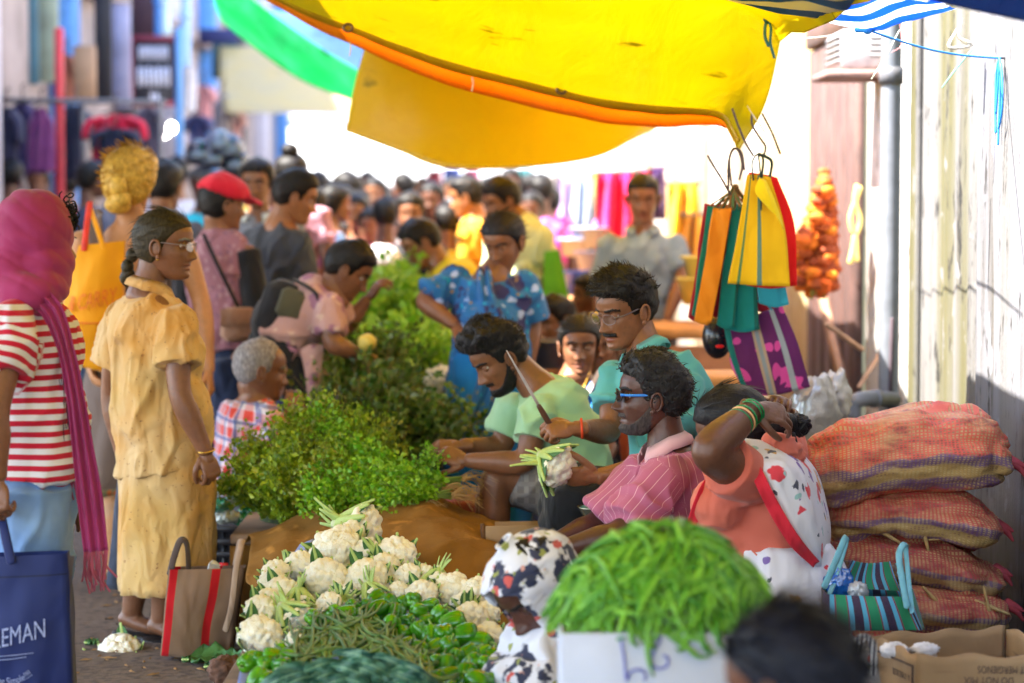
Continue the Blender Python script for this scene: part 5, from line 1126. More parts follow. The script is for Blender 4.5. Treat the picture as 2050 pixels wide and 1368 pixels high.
red = cloth('bright_red_cloth', (.8, .008, .006)); flatbag('hanging_bag', 'plain bright red bag hanging behind the yellow one', [[(1500, 345), (1535, 350), (1556, 356)], [(1500, 450), (1550, 450), (1590, 450)], [(1495, 572), (1545, 578), (1596, 572)]], 8.42, red, .015, seed=2, handle=[[(1540, 360, 8.42), (1545, 325, 8.4), (1530, 312, 8.38)]], hm=dgreen)
teal_ = pat_cloth('teal_hanging', lambda t: bands(t, t.mix(t.noise(8, 2), (.006, .2, .19), (.012, .3, .28)), [(.86, 1.1, (.01, .12, .1))]), .8, .5); grn = cloth('deep_green_cloth', (.006, .15, .11)); org = cloth('orange_cloth', (.8, .25, .01)); dred = cloth('dark_red_cloth', (.4, .012, .03)); tq = cloth('turquoise_cloth', (.03, .35, .45))
spec = [(1412, 1444, 1380, 1402, 640, dred, 'slim dark red folded bag at the left end of the hanging row'), (1416, 1452, 1386, 1416, 636, grn, 'deep green folded bag beside the orange one'), (1430, 1464, 1390, 1424, 646, org, 'orange folded bag in the hanging row'), (1452, 1462, 1406, 1424, 648, dk((.8, .25, .01), .8) and cloth('dark_orange_cloth', (.65, .17, .008)), 'darker orange folded bag in the hanging row'), (1458, 1472, 1424, 1440, 632, dred, 'dark red folded bag right of the orange ones'), (1464, 1484, 1436, 1470, 655, teal_, 'teal folded bag hanging near the middle'), (1474, 1500, 1452, 1520, 662, teal_, 'wide teal bag below the yellow one'), (1490, 1520, 1500, 1560, 622, dred, 'crimson edged folded bag under the yellow one'), (1500, 1540, 1520, 1580, 612, tq, 'turquoise folded bag under the red one')]
for i, (a, b_, c_, d_, bt, m, lb) in enumerate(spec):
    tp = 408 + (i % 3) * 4 + (20 if i > 6 else 0); flatbag('folded_bag', lb, [[(a, tp), ((a + b_) / 2, tp + 2), (b_, tp)], [((a + c_) / 2, (tp + bt) / 2), ((a + b_ + c_ + d_) / 4 + 4, (tp + bt) / 2), ((b_ + d_) / 2 + 2, (tp + bt) / 2)], [(c_, bt - 4), ((c_ + d_) / 2, bt + 4), (d_, bt - 2)]], 8.5 + .02 * (i % 4) + (.07 if m is dred else -.05 if m is org else 0), m, .018, .01, i, 'folded bags on the wire hook', [[((a + b_) / 2 - 6, tp + 4, 8.5), (1460 + i * 1.5, 385, 8.48), (1468 + i, 372, 8.47), (1470 + i * 1.5, 385, 8.5), ((a + b_) / 2 + 6, tp + 4, 8.52)]], cloth('handle_tan', (.34, .17, .05)) if i % 2 == 0 else dg2)
def flo(t):
    u, v = patcol(t)[:2]; k = t.vor(13, t.map(t.obj(), (1, .3, 1))); D = k.outputs['Distance']; pos = k.outputs['Position']
    df = t.n('VectorMath', {'operation': 'SUBTRACT'}); t.t.links.new(t.map(t.obj(), (13, 3.9, 13)), df.inputs[0]); t.t.links.new(pos, df.inputs[1]); s_ = t.sep(df.outputs[0]); ang = t.math('ARCTAN2', s_[2], s_[0]); pet = t.math('ADD', t.math('MULTIPLY', t.math('SINE', t.math('MULTIPLY', ang, 13.0)), .12), .4)
    c = t.mix(t.math('LESS_THAN', D, pet), (.13, .015, .1), (.72, .07, .3)); c = t.mix(t.math('LESS_THAN', D, .1), c, (.1, .02, .2))
    return bands(t, c, [(.0, .09, (.01, .16, .13)), (.40, .44, (.5, .32, .2)), (.44, .5, (.28, .3, .3)), (.5, .54, (.5, .32, .2)), (.76, .84, (.35, .37, .36))])
flatbag('floral_bag', 'purple bag with pink daisies hanging lowest in the cluster', [[(1448, 650), (1510, 632), (1566, 612)], [(1462, 715), (1530, 712), (1598, 690)], [(1490, 790), (1550, 792), (1622, 775)]], 8.6, pat_cloth('daisy_cloth', flo, .75, .3), .05, seed=6, handle=[[(1500, 640, 8.58), (1520, 600, 8.58), (1545, 620, 8.58)]], hm=tq)
hb_ = thing('black_helmet', 'black round helmet with a red mark hanging behind the teal bags', 'helmet', W(1430, 690, 8.75)); hv_ = ell(W(1436, 675, 8.75), (.055, .06, .08), 30); mk('shell', hv_, plain('gloss_black', (.012, .012, .018), .2, .1), hb_); mk('red_mark', ell(W(1441, 694, 8.69), (.016, .01, .007), 12), red, hb_)
wr_ = thing('wire_hooks', 'dark bent wire hooks holding the hanging bags at the tarpaulin corner', 'hook', W(1500, 300, 8.45))
for P in ([(1417, 312), (1432, 338), (1448, 364), (1462, 390)], [(1466, 218), (1478, 252), (1492, 285), (1508, 312)], [(1505, 230), (1506, 250), (1520, 275), (1532, 292), (1530, 308), (1520, 312)], [(1526, 228), (1545, 265), (1562, 308)], [(1458, 380), (1458, 330), (1466, 300), (1478, 302), (1486, 330), (1480, 360)], [(1464, 372), (1460, 320), (1470, 298), (1484, 306), (1490, 340)]):
    mk('hook', tube([W(*p, 8.44) for p in P], .0042, 7, 4), hook, wr_)
mk('tie_ribbon', tube([W(1496, 212, 8.42), W(1508, 232, 8.41), W(1532, 266, 8.42)], [.002, .006, .003], 6, 4, flat=.3), plain('white_string', (.7, .65, .55), .7), wr_)
# marigold garlands
gm = rand_mat('marigold', (.64, .09, .002), (.7, .2, .003), .8); gm2 = rand_mat('rust_marigold', (.24, .035, .005), (.42, .075, .006), .8)
def flower(seed):
    V, F = ell((0, 0, 0), 1, 18); D = V.copy(); return V * (1 + .25 * noise(D * 5, seed))[:, None] * A(1, 1, .75), F
FL = [flower(s) for s in range(3)]
for k in range(9):
    px = 1598 + k * 8.6; root = thing('marigold_garland', ('orange marigold garland, %s from the left of the hanging bunch' % ['first', 'second', 'third', 'fourth', 'fifth', 'sixth', 'seventh', 'eighth', 'ninth'][k]), 'garland', W(px, 590, 11), 'marigold garlands on the timber door')
    g = np.random.default_rng(k); y0_ = 345 + abs(k - 6) * 18; y1_ = (560, 585, 575, 600, 590, 580, 600, 570, 585)[k]; n_ = int((y1_ - y0_) / 11); S, S2 = [], []
    for i in range(n_):
        t = i / n_; X_ = 1650 + (px - 1650) * min(1, .5 + t * 1.8); (S if g.uniform() < (.85 if k < 5 else .4) else S2).append(xf(FL[i % 3], rz(g.uniform(0, 6)) * .031 * g.uniform(.85, 1.2), W(X_ + g.normal(0, 2), y0_ + (y1_ - y0_) * t, 10.95 + .05 * g.normal())))
    if S: mk('orange_blossoms', join(S), gm, root)
    if S2: mk('rust_blossoms', join(S2), gm2, root)
    mk('string', tube([W(1650, 340, 11), W(1650 + (px - 1650) * .6, (y0_ + y1_) / 2, 10.97), W(px, y1_, 10.96)], .004, 5, 3), stg, root)
# crate of wrapped vegetables
blk = plain('black_plastic', (.018, .018, .024), .4, .2, 20)
cr_ = thing('black_crate', 'black plastic crate of wrapped vegetables behind the woman in yellow', 'crate', W(470, 1180, 9.0) * [1, 1, 0])
c0 = W(470, 1052, 9.0); x0_, x1_ = c0[0] - .085, c0[0] + .16; zt_ = c0[2]
for z_ in np.linspace(.03, zt_, 7): mk('rail', box(((x0_ + x1_) / 2, 8.9, z_), (x1_ - x0_, .016, .022), bev=.003), blk, cr_)
for x_ in np.linspace(x0_, x1_, 10): mk('upright', box((x_, 8.912, zt_ / 2), (.012, .012, zt_)), blk, cr_)
mk('liner', box(((x0_ + x1_) / 2, 9.1, zt_ / 2), (x1_ - x0_ - .01, .34, zt_ - .02)), plain('crate_inside', (.01, .01, .014), .8), cr_)
for k, (px, py) in enumerate(((445, 975), (480, 960), (500, 985), (440, 1010), (475, 1000), (505, 1020), (455, 1035), (490, 1040))):
    m = plast('wrap_green', (.03, .4, .2), .3) if k % 2 else plast('wrap_white', (.6, .66, .6), .4); crumple(W(px, py, 8.95 + .03 * (k % 3)), (.04, .04, .022), 40 + k, m, 'wrapped_vegetables', ('green' if k % 2 else 'white') + ' plastic packet of vegetables on the black crate, ' + ['far left', 'top middle', 'far right', 'left middle', 'centre', 'lower right', 'lower left', 'bottom right'][k], 'packet', .5)
# bowl and cardboard between the sellers
bo = thing('steel_bowl', 'steel bowl resting beside the seated men', 'bowl', W(1195, 1040, 7.6)); c = W(1200, 1016, 7.6); pr = [(.02, -.075), (.035, -.07), (.05, -.03), (.068, 0), (.07, .003), (.065, 0), (.047, -.028), (.03, -.062), (.0, -.066)]
mk('bowl', loft([[(c[0] + r * math.cos(a), c[1] + r * math.sin(a), c[2] + z) for a in np.linspace(0, 2 * math.pi, 36, endpoint=False)] for r, z in pr], cap=False), plain('steel', (.6, .58, .42), .22, .1, 9, Metallic=.9), bo)
stb = thing('cardboard_tray', 'brown cardboard tray between the sacking and the seated men', 'tray', W(1050, 1065, 7.9))
mk('front', box(W(1040, 1062, 7.75) + A(0, 0, -.06), (.22, .008, .15), rz(.15)), card, stb); mk('back', box(W(1050, 1050, 8.1) + A(0, 0, -.06), (.2, .008, .14), rz(.1)), card, stb); mk('side', box(W(1000, 1075, 7.9) + A(0, 0, -.06), (.008, .34, .14)), card, stb)
mk('floor', box(W(1045, 1062, 7.92) + A(0, 0, -.12), (.2, .3, .008)), card, stb)
# knife and trimmed cauliflower
kb = thing('knife', 'long thin knife with a brown wooden handle held upright', 'knife', W(1085, 830, 7.72)); a_, b_ = W(1014, 702, 7.62), W(1080, 815, 7.7); ax = nrm(b_ - a_); nn = nrm(np.cross(ax, (0, 1, 0)))
G = np.array([[a_ * (1 - t) + b_ * t + nn * (.0048 * min(1, .35 + t * 1.2)) * s for s in (-1, 0, 1)] for t in np.linspace(0, 1, 8)]); mk('blade', sheet(G, .0016), plain('knife_steel', (.5, .46, .46), .35, .12, 20), kb)
mk('handle', tube([b_ - ax * .005, b_ + ax * .03, b_ + ax * .09], [.009, .0115, .011], 12, 3, flat=.8), plain('dark_handle', (.09, .035, .02), .5), kb)
place_cauli(1112, 930, 92, 's', 'trimmed cauliflower with long pale ribs held by the man in the turquoise shirt', 7.55, A(.75, -.45, -.45), 2.2, 'held cauliflower')
o = ell(W(735, 686, 10.0), (.041, .04, .037), 30); tg = tag(mk('yellow_melon', (o[0] + .002 * noise(o[0] * 60)[:, None], o[1]), plain('melon_skin', (.65, .52, .1), .5)), 'pale yellow melon in the hand of the bending shopper', 'melon')
# ground litter
g = np.random.default_rng(9); lf = plain('fallen_leaf', (.16, .2, .06), .7, .4); lf2 = plain('dry_leaf', (.3, .17, .06), .8, .4); S1 = []
for k in range(90):
    px, py = g.uniform(100, 520), g.uniform(1190, 1365); d = FP * 1.55 / (py - 390) * 1.0; c = W(px, py, d) * [1, 1, 0] + A(0, 0, .004); a = g.uniform(0, 6.28); L = g.uniform(.008, .028); dv = A(math.cos(a), math.sin(a), 0); sv = A(-dv[1], dv[0], 0)
    S1.append(sheet(np.array([[c - dv * L, c - dv * L + sv * .001, c - dv * L], [c - sv * L * .35, c + A(0, 0, .006), c + sv * L * .35], [c + dv * L, c + dv * L + sv * .001, c + dv * L + A(0, 0, .004)]])))
tag(mk('leaf_litter', join(S1[:60]), lf2), 'scraps of dry leaves trodden into the ground', 'litter', None, 'stuff')
for px, py, L, w_, a, lb in [(365, 1335, .16, .035, .05, 'long green cauliflower leaf on the ground before the brown bag'), (440, 1300, .1, .04, 1.0, 'dark green outer leaf leaning on the brown bag'), (410, 1350, .14, .03, .3, 'torn green leaf lying nearest on the ground'), (170, 1300, .05, .015, 0, 'small pale green leaf on the bare ground'), (455, 1275, .08, .04, 1.9, 'dark curled leaf beside the lowest cauliflower')]:
    d = min(FP * 1.55 / (py - 390), 8.3); c = W(px, py, d); c[2] = max(.012, c[2]); S, p = leafrib(c, A(math.cos(a), -.15, math.sin(a) * .7), L, A(0, -.3, 1), .006, .1, int(px), 1.3 * w_ / .035); mk_ = thing('cabbage_leaf', lb, 'leaf', c); mk('leaf', S, ribm, mk_, {'pat': p})
place_cauli(240, 1312, 84, 'c', 'trimmed cauliflower head lying on the bare ground at the lower left', 8.15, A(-.2, -.35, .9), 1.0, 'dropped cauliflower')
crumple(W(452, 1342, 7.6), (.055, .05, .045), 31, plain('brown_root', (.13, .06, .035), .9, .4, 40, 1, 60), 'coarse_root', 'brown hairy root lying beside the lavender sheet', 'root', .4)
# pipes and planks by the wall
pe = thing('pipe_elbow', 'grey plastic pipe elbow at the foot of the brown door', 'pipe', W(1730, 810, 9.7)); mk('elbow', tube([W(1708, 835, 9.7), W(1710, 812, 9.7), W(1722, 800, 9.7), W(1752, 798, 9.75), W(1790, 800, 9.9)], .032, 14, 4), grey, pe); mk('collar', tube([W(1748, 798, 9.74), W(1756, 798, 9.76)], .038, 14, 2, tip=False), grey, pe)
for nm, lab, P, r in [('wooden_plank', 'raw wooden plank leaning on the brown door', [(1655, 650, 10.3), (1725, 700, 10.4)], .018), ('bamboo_stick', 'thin stick leaning near the pipe elbow', [(1720, 775, 10.2), (1760, 710, 10.3)], .012), ('dark_post', 'dark post standing before the white wall', [(1785, 640, 9.9), (1780, 830, 9.9)], .02)]:
    tag(mk(nm, tube([W(*p) for p in P], r, 8, 2, flat=.6), plain(nm, (.35, .2, .12) if 'post' not in nm else (.06, .04, .05), .8, .3, 14)), lab, nm.split('_')[1])
# ================================================================ PEOPLE
def JJ(d, **k): return {n: (W(v[0], v[1], d + (v[2] if len(v) > 2 else 0))) for n, v in k.items()}
def hd(wr, el, dorsal, side, curl=(.5, .6, .4), thumb=.5, s=.95, d=None, spread=.05):
    return dict(wr=wr, d=(wr - el) if d is None else d, dorsal=dorsal, side=side, curl=curl, thumb=thumb, s=s, spread=spread)
SK = {'mid': skin_mat('skin_mid', (.25, .105, .048)), 'tan': skin_mat('skin_tan', (.36, .15, .06)), 'dark': skin_mat('skin_dark', (.09, .036, .026), (.1, .034, .028), .36), 'deep': skin_mat('skin_deep', (.13, .054, .032), (.16, .055, .042)), 'brown': skin_mat('skin_brown', (.2, .085, .042), (.22, .075, .05)), 'fair': skin_mat('skin_fair', (.5, .24, .1))}
grayhair = hair_mat('gray_hair', (.22, .2, .2), .6); blond = hair_mat('blond_hair', (.55, .33, .05), .5); grizzle = hair_mat('grizzled_hair', (.16, .15, .15), .7); brownhair = hair_mat('oiled_hair', (.035, .026, .012), .3)
steel = plain('thin_metal', (.25, .2, .2), .3, .1, 20, Metallic=.7)
glassm = NT('lens_glass'); tr_ = glassm.n('BsdfTransparent', None, Color=(.85, .88, .9)); gl_ = glassm.n('BsdfGlossy', None, Color=(1, 1, 1), Roughness=.04); mx_ = glassm.n('MixShader', None); glassm.set(mx_, '_0', .14); glassm.t.links.new(tr_.outputs[0], mx_.inputs[1]); glassm.t.links.new(gl_.outputs[0], mx_.inputs[2]); glassm.t.links.new(mx_.outputs[0], glassm.out.inputs[0]); glassm = glassm.m
# ---- woman in the yellow dress
d = 8.35; J = JJ(d, nk=(297, 578), pl=(326, 884), mid=(300, 735), sa=(352, 640, -.13), ea=(359, 790, -.2), wa=(413, 908, -.2), sb=(242, 632, .14), eb=(222, 790, .22), wb=(243, 905, .2), ha=(345, 900, -.07), ka=(338, 1090, -.04), fa=(322, 1240, -.02), hb=(300, 900, .08), kb=(285, 1090, .06), fb=(264, 1226, .08))
J['hand_a'] = hd(J['wa'], J['ea'], A(.6, -.8, .3), 1, (.95, 1.2, .8), .9, .95, d=A(.3, -.1, -1))
J['hand_b'] = hd(J['wb'], J['eb'], A(-1, -.3, 0), -1, (.9, 1.1, .7))
def ydress(t): return blobs(t, t.mix(t.step(t.noise(4.5, 4), .45, .72), t.mix(t.step(t.noise(3.1, 3), .35, .65), (.6, .38, .13), (.6, .4, .2)), (.6, .28, .05)), [(34, .11, (.3, .13, .05), .9), (41, .1, (.24, .1, .05), .9)])
ym2 = pat_cloth('yellow_printed_cotton', ydress, .9, .7, 15)
bust = [ell(W(362, 722, d + .05), (.085, .1, .12), 18), ell(W(372, 840, d + .03), (.1, .13, .17), 18), ell(W(285, 830, d + .02), (.11, .13, .16), 18)]
pon = [ell(A(0, -.115, -.045), (.02, .022, .026), 14), ell(A(.002, -.128, -.085), (.026, .022, .028), 14), tube([A(0, -.12, -.1), A(0, -.135, -.125), A(0, -.128, -.15)], [.022, .02, .008], 10, 3)]
pw = person('woman in a yellow printed blouse and skirt standing in profile with glasses', SK['brown'], (W(331, 489, d), A(1, -.16, -.06), A(.05, 0, 1), 1.02), J, shirt=dict(m=ym2, sleeve=.62, sr=(.064, .076, .086), collar=True, add=bust, t=dict(hw=.155, ww=.15, cw=.155, dp=(.15, .14, .135), hem=.1, hemw=.178), amp=.006, fsc=(11, 11, 4), name='blouse'),
    lower=dict(type='skirt', m=ym2, lat=nrm(A(.72, -.69, 0)), rings=[(W(330, 860, d), .15, .14), (W(334, 940, d), .17, .162), (W(334, 1050, d), .172, .165), (W(331, 1182, d), .172, .16)], fold=.05, amp=.006), bare=A(.85, -.3, 0),
    hair=dict(line='long', th=.011, rough=.06, fs=18, mat=brownhair, more=pon), eyes=(.55, (0, -.1)), fp=dict(jaw=.96, nose=1.0), brow=grizzle)
glasses(pw, .0011, steel, None, glassm)
H, hc = onhead(pw); mk('earring', ell(H @ A(.077, .0, -.05) + hc, .0055, 12), plain('gold', (.7, .42, .08), .25, .1, 9, Metallic=.9), pw)
hl = W(413, 902, d - .2); mk('bangle', tube([hl + .03 * (math.cos(a) * A(.8, .6, .15) + math.sin(a) * A(-.5, .7, .1)) for a in np.linspace(0, 6.283, 24)], .0028, 8, 1), plain('gold', (.7, .42, .08), .25, .1, 9, Metallic=.9), pw)
for f_, o in ((J['fa'], 0), (J['fb'], 1)): mk('slipper', tube([f_ + A(-.05, .02, -.075), f_ + A(.03, -.01, -.083), f_ + A(.14, -.04, -.083)], [.036, .04, .034], 14, 4, flat=.3), plain('black_rubber', (.015, .013, .013), .5), pw)
# ---- striped shopper with magenta headscarf
d = 6.6; J = JJ(d, nk=(52, 596), pl=(56, 948), mid=(60, 780, .02), sa=(22, 648, -.16), ea=(-12, 830, -.26), wa=(-6, 960, -.28), sb=(84, 640, .17), eb=(118, 830, .3), wb=(128, 975, .22), ha=(64, 970, -.08), ka=(62, 1240, -.06), fa=(58, 1500, -.04), hb=(70, 970, .09), kb=(80, 1240, .1), fb=(84, 1500, .1))
J['hand_a'] = hd(J['wa'], J['ea'], A(-.4, -1, 0), 1, (.8, 1, .7)); J['hand_b'] = hd(J['wb'], J['eb'], A(.3, -1, .1), -1, (.35, .45, .3), .2, .98, d=A(.08, 0, -1))
def strm(t):
    p_ = patcol(t); k = t.math('SINE', t.math('MULTIPLY', t.math('ADD', p_[1], t.math('MULTIPLY', t.noise(4, 2), .012)), 2 * math.pi / .03)); return t.mix(t.step(k, -.02, .12), (.7, .68, .72), (.5, .008, .035))
ps = person('shopper in a red and white striped t-shirt and magenta headscarf seen from behind', SK['brown'], (W(72, 482, d), A(.9, .42, -.05), A(0, 0, 1), 1.0), J, shirt=dict(m=pat_cloth('striped_jersey', strm, .8, .3, 9), sleeve=.55, sr=(.062, .07, .072), t=dict(hw=.17, ww=.155, cw=.17, dp=(.15, .15, .135), hem=.02), amp=.009, name='t_shirt', add=[ell(W(112, 850, d), (.055, .12, .13), 16), ell(W(95, 720, d), (.06, .13, .1), 16)]),
    lower=dict(type='trousers', m=pat_cloth('light_denim', lambda t: t.mix(t.step(t.noise(5, 4), .3, .7), (.08, .17, .38), (.26, .4, .62)), .85, .5, 8), r=(.115, .1, .08, .068, .06), amp=.008, name='jeans'), hair=dict(line='long', th=.004, tufts=0), brow=False)
S = [ell(W(66, 470, d + .01), (.106, .118, .125), 30), ell(W(82, 530, d), (.088, .11, .07), 24), ell(W(34, 540, d), (.1, .12, .085), 24), tube([W(0, 560, d - .05), W(50, 585, d - .11), W(96, 575, d - .06), W(112, 560, d + .06)], [.05, .052, .05, .04], 16, 4), tube([W(10, 585, d + .1), W(60, 600, d - .05), W(88, 598, d - .08)], [.05, .055, .04], 14, 4)]
mag = cloth('magenta_scarf', (.3, .022, .105), .1, .75, .5, 9, (.34, .03, .12)); sc_ = fuse(S, .006, 7)
N = vnormals(*sc_); q = sc_[0] - W(70, 480, d); ph = (q[:, 2] * 105 + q[:, 0] * 75 + q[:, 1] * 40) + 2.6 * noise(q * 7, 4); sc_ = (sc_[0] + N * (.0055 * (np.abs(np.sin(ph * .5)) ** .6) + .004 * fbm(q * 14, 2, 6))[:, None], sc_[1])
mk('headscarf', sc_, mag, ps)
def ribbon(P, wd, nrm_, m=14, folds_=3, dep=.01, k=10):
    C = spline(np.array(P), k); wd = np.interp(np.linspace(0, 1, len(C)), np.linspace(0, 1, len(wd)), wd); T = np.gradient(C, axis=0); out = []
    for c, t, w0 in zip(C, T, wd):
        s = nrm(np.cross(t, nrm_)); n_ = nrm(np.cross(s, t)); out.append([c + s * w0 * x + n_ * dep * math.cos(x * math.pi * folds_) for x in np.linspace(-1, 1, m)])
    return np.array(out)
G = ribbon([W(70, 590, d - .12), W(105, 625, d - .15), W(132, 700, d - .16), W(152, 800, d - .15), W(166, 900, d - .14), W(180, 1000, d - .14), W(192, 1105, d - .14)], [.03, .028, .02, .022, .027, .033, .031], A(0, 1, 0), 22, 2.5, .008)
mk('scarf_tail', sheet(G, .003), mag, ps)
Fg = [];  g = np.random.default_rng(4)
for k in range(16):
    p0 = G[-1][int(k * 21 / 15)]; L = g.uniform(.06, .11); Fg.append(tube([p0, p0 + A(g.normal(0, .006), g.normal(0, .005), -L * .5), p0 + A(g.normal(0, .012) + .008, g.normal(0, .008), -L)], [.0026, .0032, .0026], 6, 3))
mk('fringe', Fg, cloth('pink_fringe', (.42, .08, .13)), ps); Fg = []
for k in range(8):
    p0 = W(138 + k * 3.2, 925 + k * 2, d - .05); L = g.uniform(.07, .12); Fg.append(tube([p0, p0 + A(g.normal(0, .004), 0, -L * .5), p0 + A(g.normal(0, .007), 0, -L)], [.0026, .0032, .0024], 6, 3))
mk('fringe', Fg, cloth('pink_fringe', (.42, .08, .13)), ps)
mk('scarf_end', sheet(ribbon([W(128, 700, d - .1), W(140, 800, d - .08), W(150, 930, d - .06)], [.012, .018, .022], A(0, 1, 0), 12, 2, .008), .003), mag, ps)
Cu = []
for k in range(60):
    c = W(137 + g.normal(0, 5), 428 + g.normal(0, 14), d + .05 + g.normal(0, .02)); a0 = g.uniform(0, 6.28); r = g.uniform(.008, .015); Cu.append(tube([c + r * A(math.cos(a0 + t * 5), .4 * math.sin(t * 3), math.sin(a0 + t * 5)) + A(.006 * t, 0, -.012 * t) for t in np.linspace(0, 1, 8)], [.0022] * 7 + [.001], 5, 2))
mk('front_curls', Cu, hair_mat('black_hair', BLACKHAIR), ps); mk('sunglasses', box(W(145, 426, d + .06), (.012, .05, .02), rz(.2), .004), plain('gloss_black', (.012, .012, .018), .2, .1), ps)
mk('painted_nail', ell(W(140, 1022, d + .18), (.006, .004, .011), 10), plain('yellow_nail', (.7, .65, .05), .3), ps)
pk = plain('black_print_ink', (.03, .02, .03), .8)
for k in range(5):
    x, y = 128 + (k % 2) * 8, 690 + k * 42; c = W(x, y, d - .142 + .012 * k)
    mk('flower_print', [tube([c + A(.004 * i - .008, -.006, 0), c + A(.006 * i - .012, -.006, .02 + .006 * (i % 2))], .0011, 5, 1) for i in range(5)] + [tube([c + A(0, -.006, 0), c + A(.002, -.006, -.05)], .0011, 5, 1)], pk, ps)
# ---- man in pink shirt
d = 7.35; J = JJ(d, nk=(1337, 893), pl=(1392, 1190), mid=(1385, 1030), sa=(1290, 940, .16), ea=(1195, 1050, .16), wa=(1110, 1085, .05), sb=(1346, 950, -.17), eb=(1240, 1070, -.3), wb=(1120, 1100, -.32), ha=(1380, 1180, .1), ka=(1200, 1160, .2), fa=(1190, 1340, .2), hb=(1385, 1190, -.1), kb=(1200, 1180, -.15), fb=(1190, 1345, -.15))
J['hand_a'] = hd(J['wa'], J['ea'], A(0, 0, 1), 1); J['hand_b'] = hd(J['wb'], J['eb'], A(0, 0, 1), -1)
def pink(t):
    u = patcol(t)[0]; k = t.math('ABSOLUTE', t.math('SINE', t.math('MULTIPLY', u, math.pi / .021))); return t.mix(t.math('LESS_THAN', k, .11), t.mix(t.noise(5, 3), (.42, .1, .2), (.5, .15, .24)), (.72, .42, .45))
pkm = pat_cloth('pink_pinstripe', pink, .75, .35, 8)
pp_ = person('man with dark curly hair and blue-sided sunglasses in a pink pinstriped shirt', SK['dark'], (W(1303, 792, d), A(-1, -.04, .04), A(.02, 0, 1), 1.03), J, shirt=dict(m=pkm, sleeve=.86, sr=(.064, .076, .08), collar=True, t=dict(hw=.17, ww=.165, cw=.18, dp=(.15, .14, .135)), amp=.009, fsc=(6, 6, 6)),
    lower=dict(type='trousers', m=cloth('dark_trousers', (.03, .03, .035))), hair=dict(th=.02, top=.014, rough=.3, fs=45, tufts=1300, len=.02, curl=.35, wid=.0026, lift=.1, mat=hair_mat('curly_black', (.014, .012, .013), .42), comb=lambda p: A(0, -.8, -.3)), eyes=(.6, (0, 0)), fp=dict(nose=1.12, jaw=1.0, cheek=1.2), stache=.0035, beard=.0014, face=hair_mat('stubble', (.06, .05, .05), .8))
glasses(pp_, .0022, plain('gloss_black', (.012, .012, .018), .2, .1), plain('blue_temple', (.02, .22, .75), .3), plain('dark_lens', (.01, .012, .015), .08, .1, bump=0))
mk('bracelet', tube([J['wb'] + .03 * (math.cos(a) * A(0, 1, 0) + math.sin(a) * A(-.2, 0, 1)) for a in np.linspace(0, 6.283, 20)], .003, 8, 1), plain('gold', (.7, .42, .08), .25, .1, 9, Metallic=.9), pp_)
def stool(label, c, h, w_=.26):
    s = thing('stool', label, 'stool', (c[0], c[1], 0)); mk('seat', box((c[0], c[1], h - .02), (w_, w_, .04), bev=.01), wood, s)
    for a in (-1, 1):
        for b in (-1, 1): mk('leg', box((c[0] + a * (w_ / 2 - .03), c[1] + b * (w_ / 2 - .03), (h - .04) / 2), (.035, .035, h - .04), bev=.004), wood, s)
stool('low wooden stool under the man in pink', J['pl'], J['pl'][2] - .1)
# ---- man in teal polo
d = 7.95; J = JJ(d, nk=(1293, 706), pl=(1352, 1010, .05), mid=(1345, 850, .03), sa=(1232, 752, .12), ea=(1222, 866, .0), wa=(1152, 858, -.22), sb=(1372, 768, -.1), eb=(1345, 925, -.25), wb=(1196, 955, -.36), ha=(1330, 1010, .14), ka=(1130, 985, -.05), fa=(1150, 1230, -.05), hb=(1350, 1015, -.06), kb=(1130, 1010, -.2), fb=(1160, 1250, -.2))
J['hand_a'] = hd(J['wa'], J['ea'], A(-.3, -.6, .5), 1, (1.0, 1.2, .8), .9, 1.02, d=A(-1, -.25, -.02)); J['hand_b'] = hd(J['wb'], J['eb'], A(.2, -.85, -.65), 1, (.45, .55, .35), .35, 1.05, d=A(-1, -.05, .02))
tl = pat_cloth('teal_polo_knit', lambda t: t.mix(t.noise(4, 3), (.08, .36, .38), (.12, .44, .44)), .85, .3, 8)
pt_ = person('man with glasses and moustache in a turquoise polo shirt trimming a cauliflower', SK['mid'], (W(1250, 617, d), A(-.78, -.62, -.3), A(-.05, -.1, 1), 1.05), J, shirt=dict(m=tl, sleeve=.62, sr=(.062, .074, .078), collar=True, t=dict(hw=.165, ww=.165, cw=.185, dp=(.14, .135, .13)), amp=.008, fsc=(6, 6, 6), name='polo_shirt'),
    lower=dict(type='trousers', m=cloth('black_trousers', (.018, .018, .02)), amp=.01, r=(.1, .09, .075, .065, .055)), hair=dict(th=.015, top=.017, rough=.3, fs=40, tufts=1300, len=.026, curl=.14, wid=.0024, lift=.12, zmin=.045, comb=lambda p: A(.5, .5, .1), mat=hair_mat('wavy_dark', (.012, .009, .007), .4)), eyes=(0, (0, -.5)), fp=dict(jaw=1.05, nose=1.08), stache=.0042)
glasses(pt_, .0011, steel, None, glassm)
mk('wrist_thread', tube([J['wa'] + A(.02, 0, 0) + .031 * (math.cos(a) * A(0, 1, 0) + math.sin(a) * A(-.05, 0, 1)) for a in np.linspace(0, 6.283, 20)], .004, 8, 1), plain('red_thread', (.7, .06, .01), .7), pt_)
stool('wooden stool under the man in turquoise', J['pl'], J['pl'][2] - .1, .3)
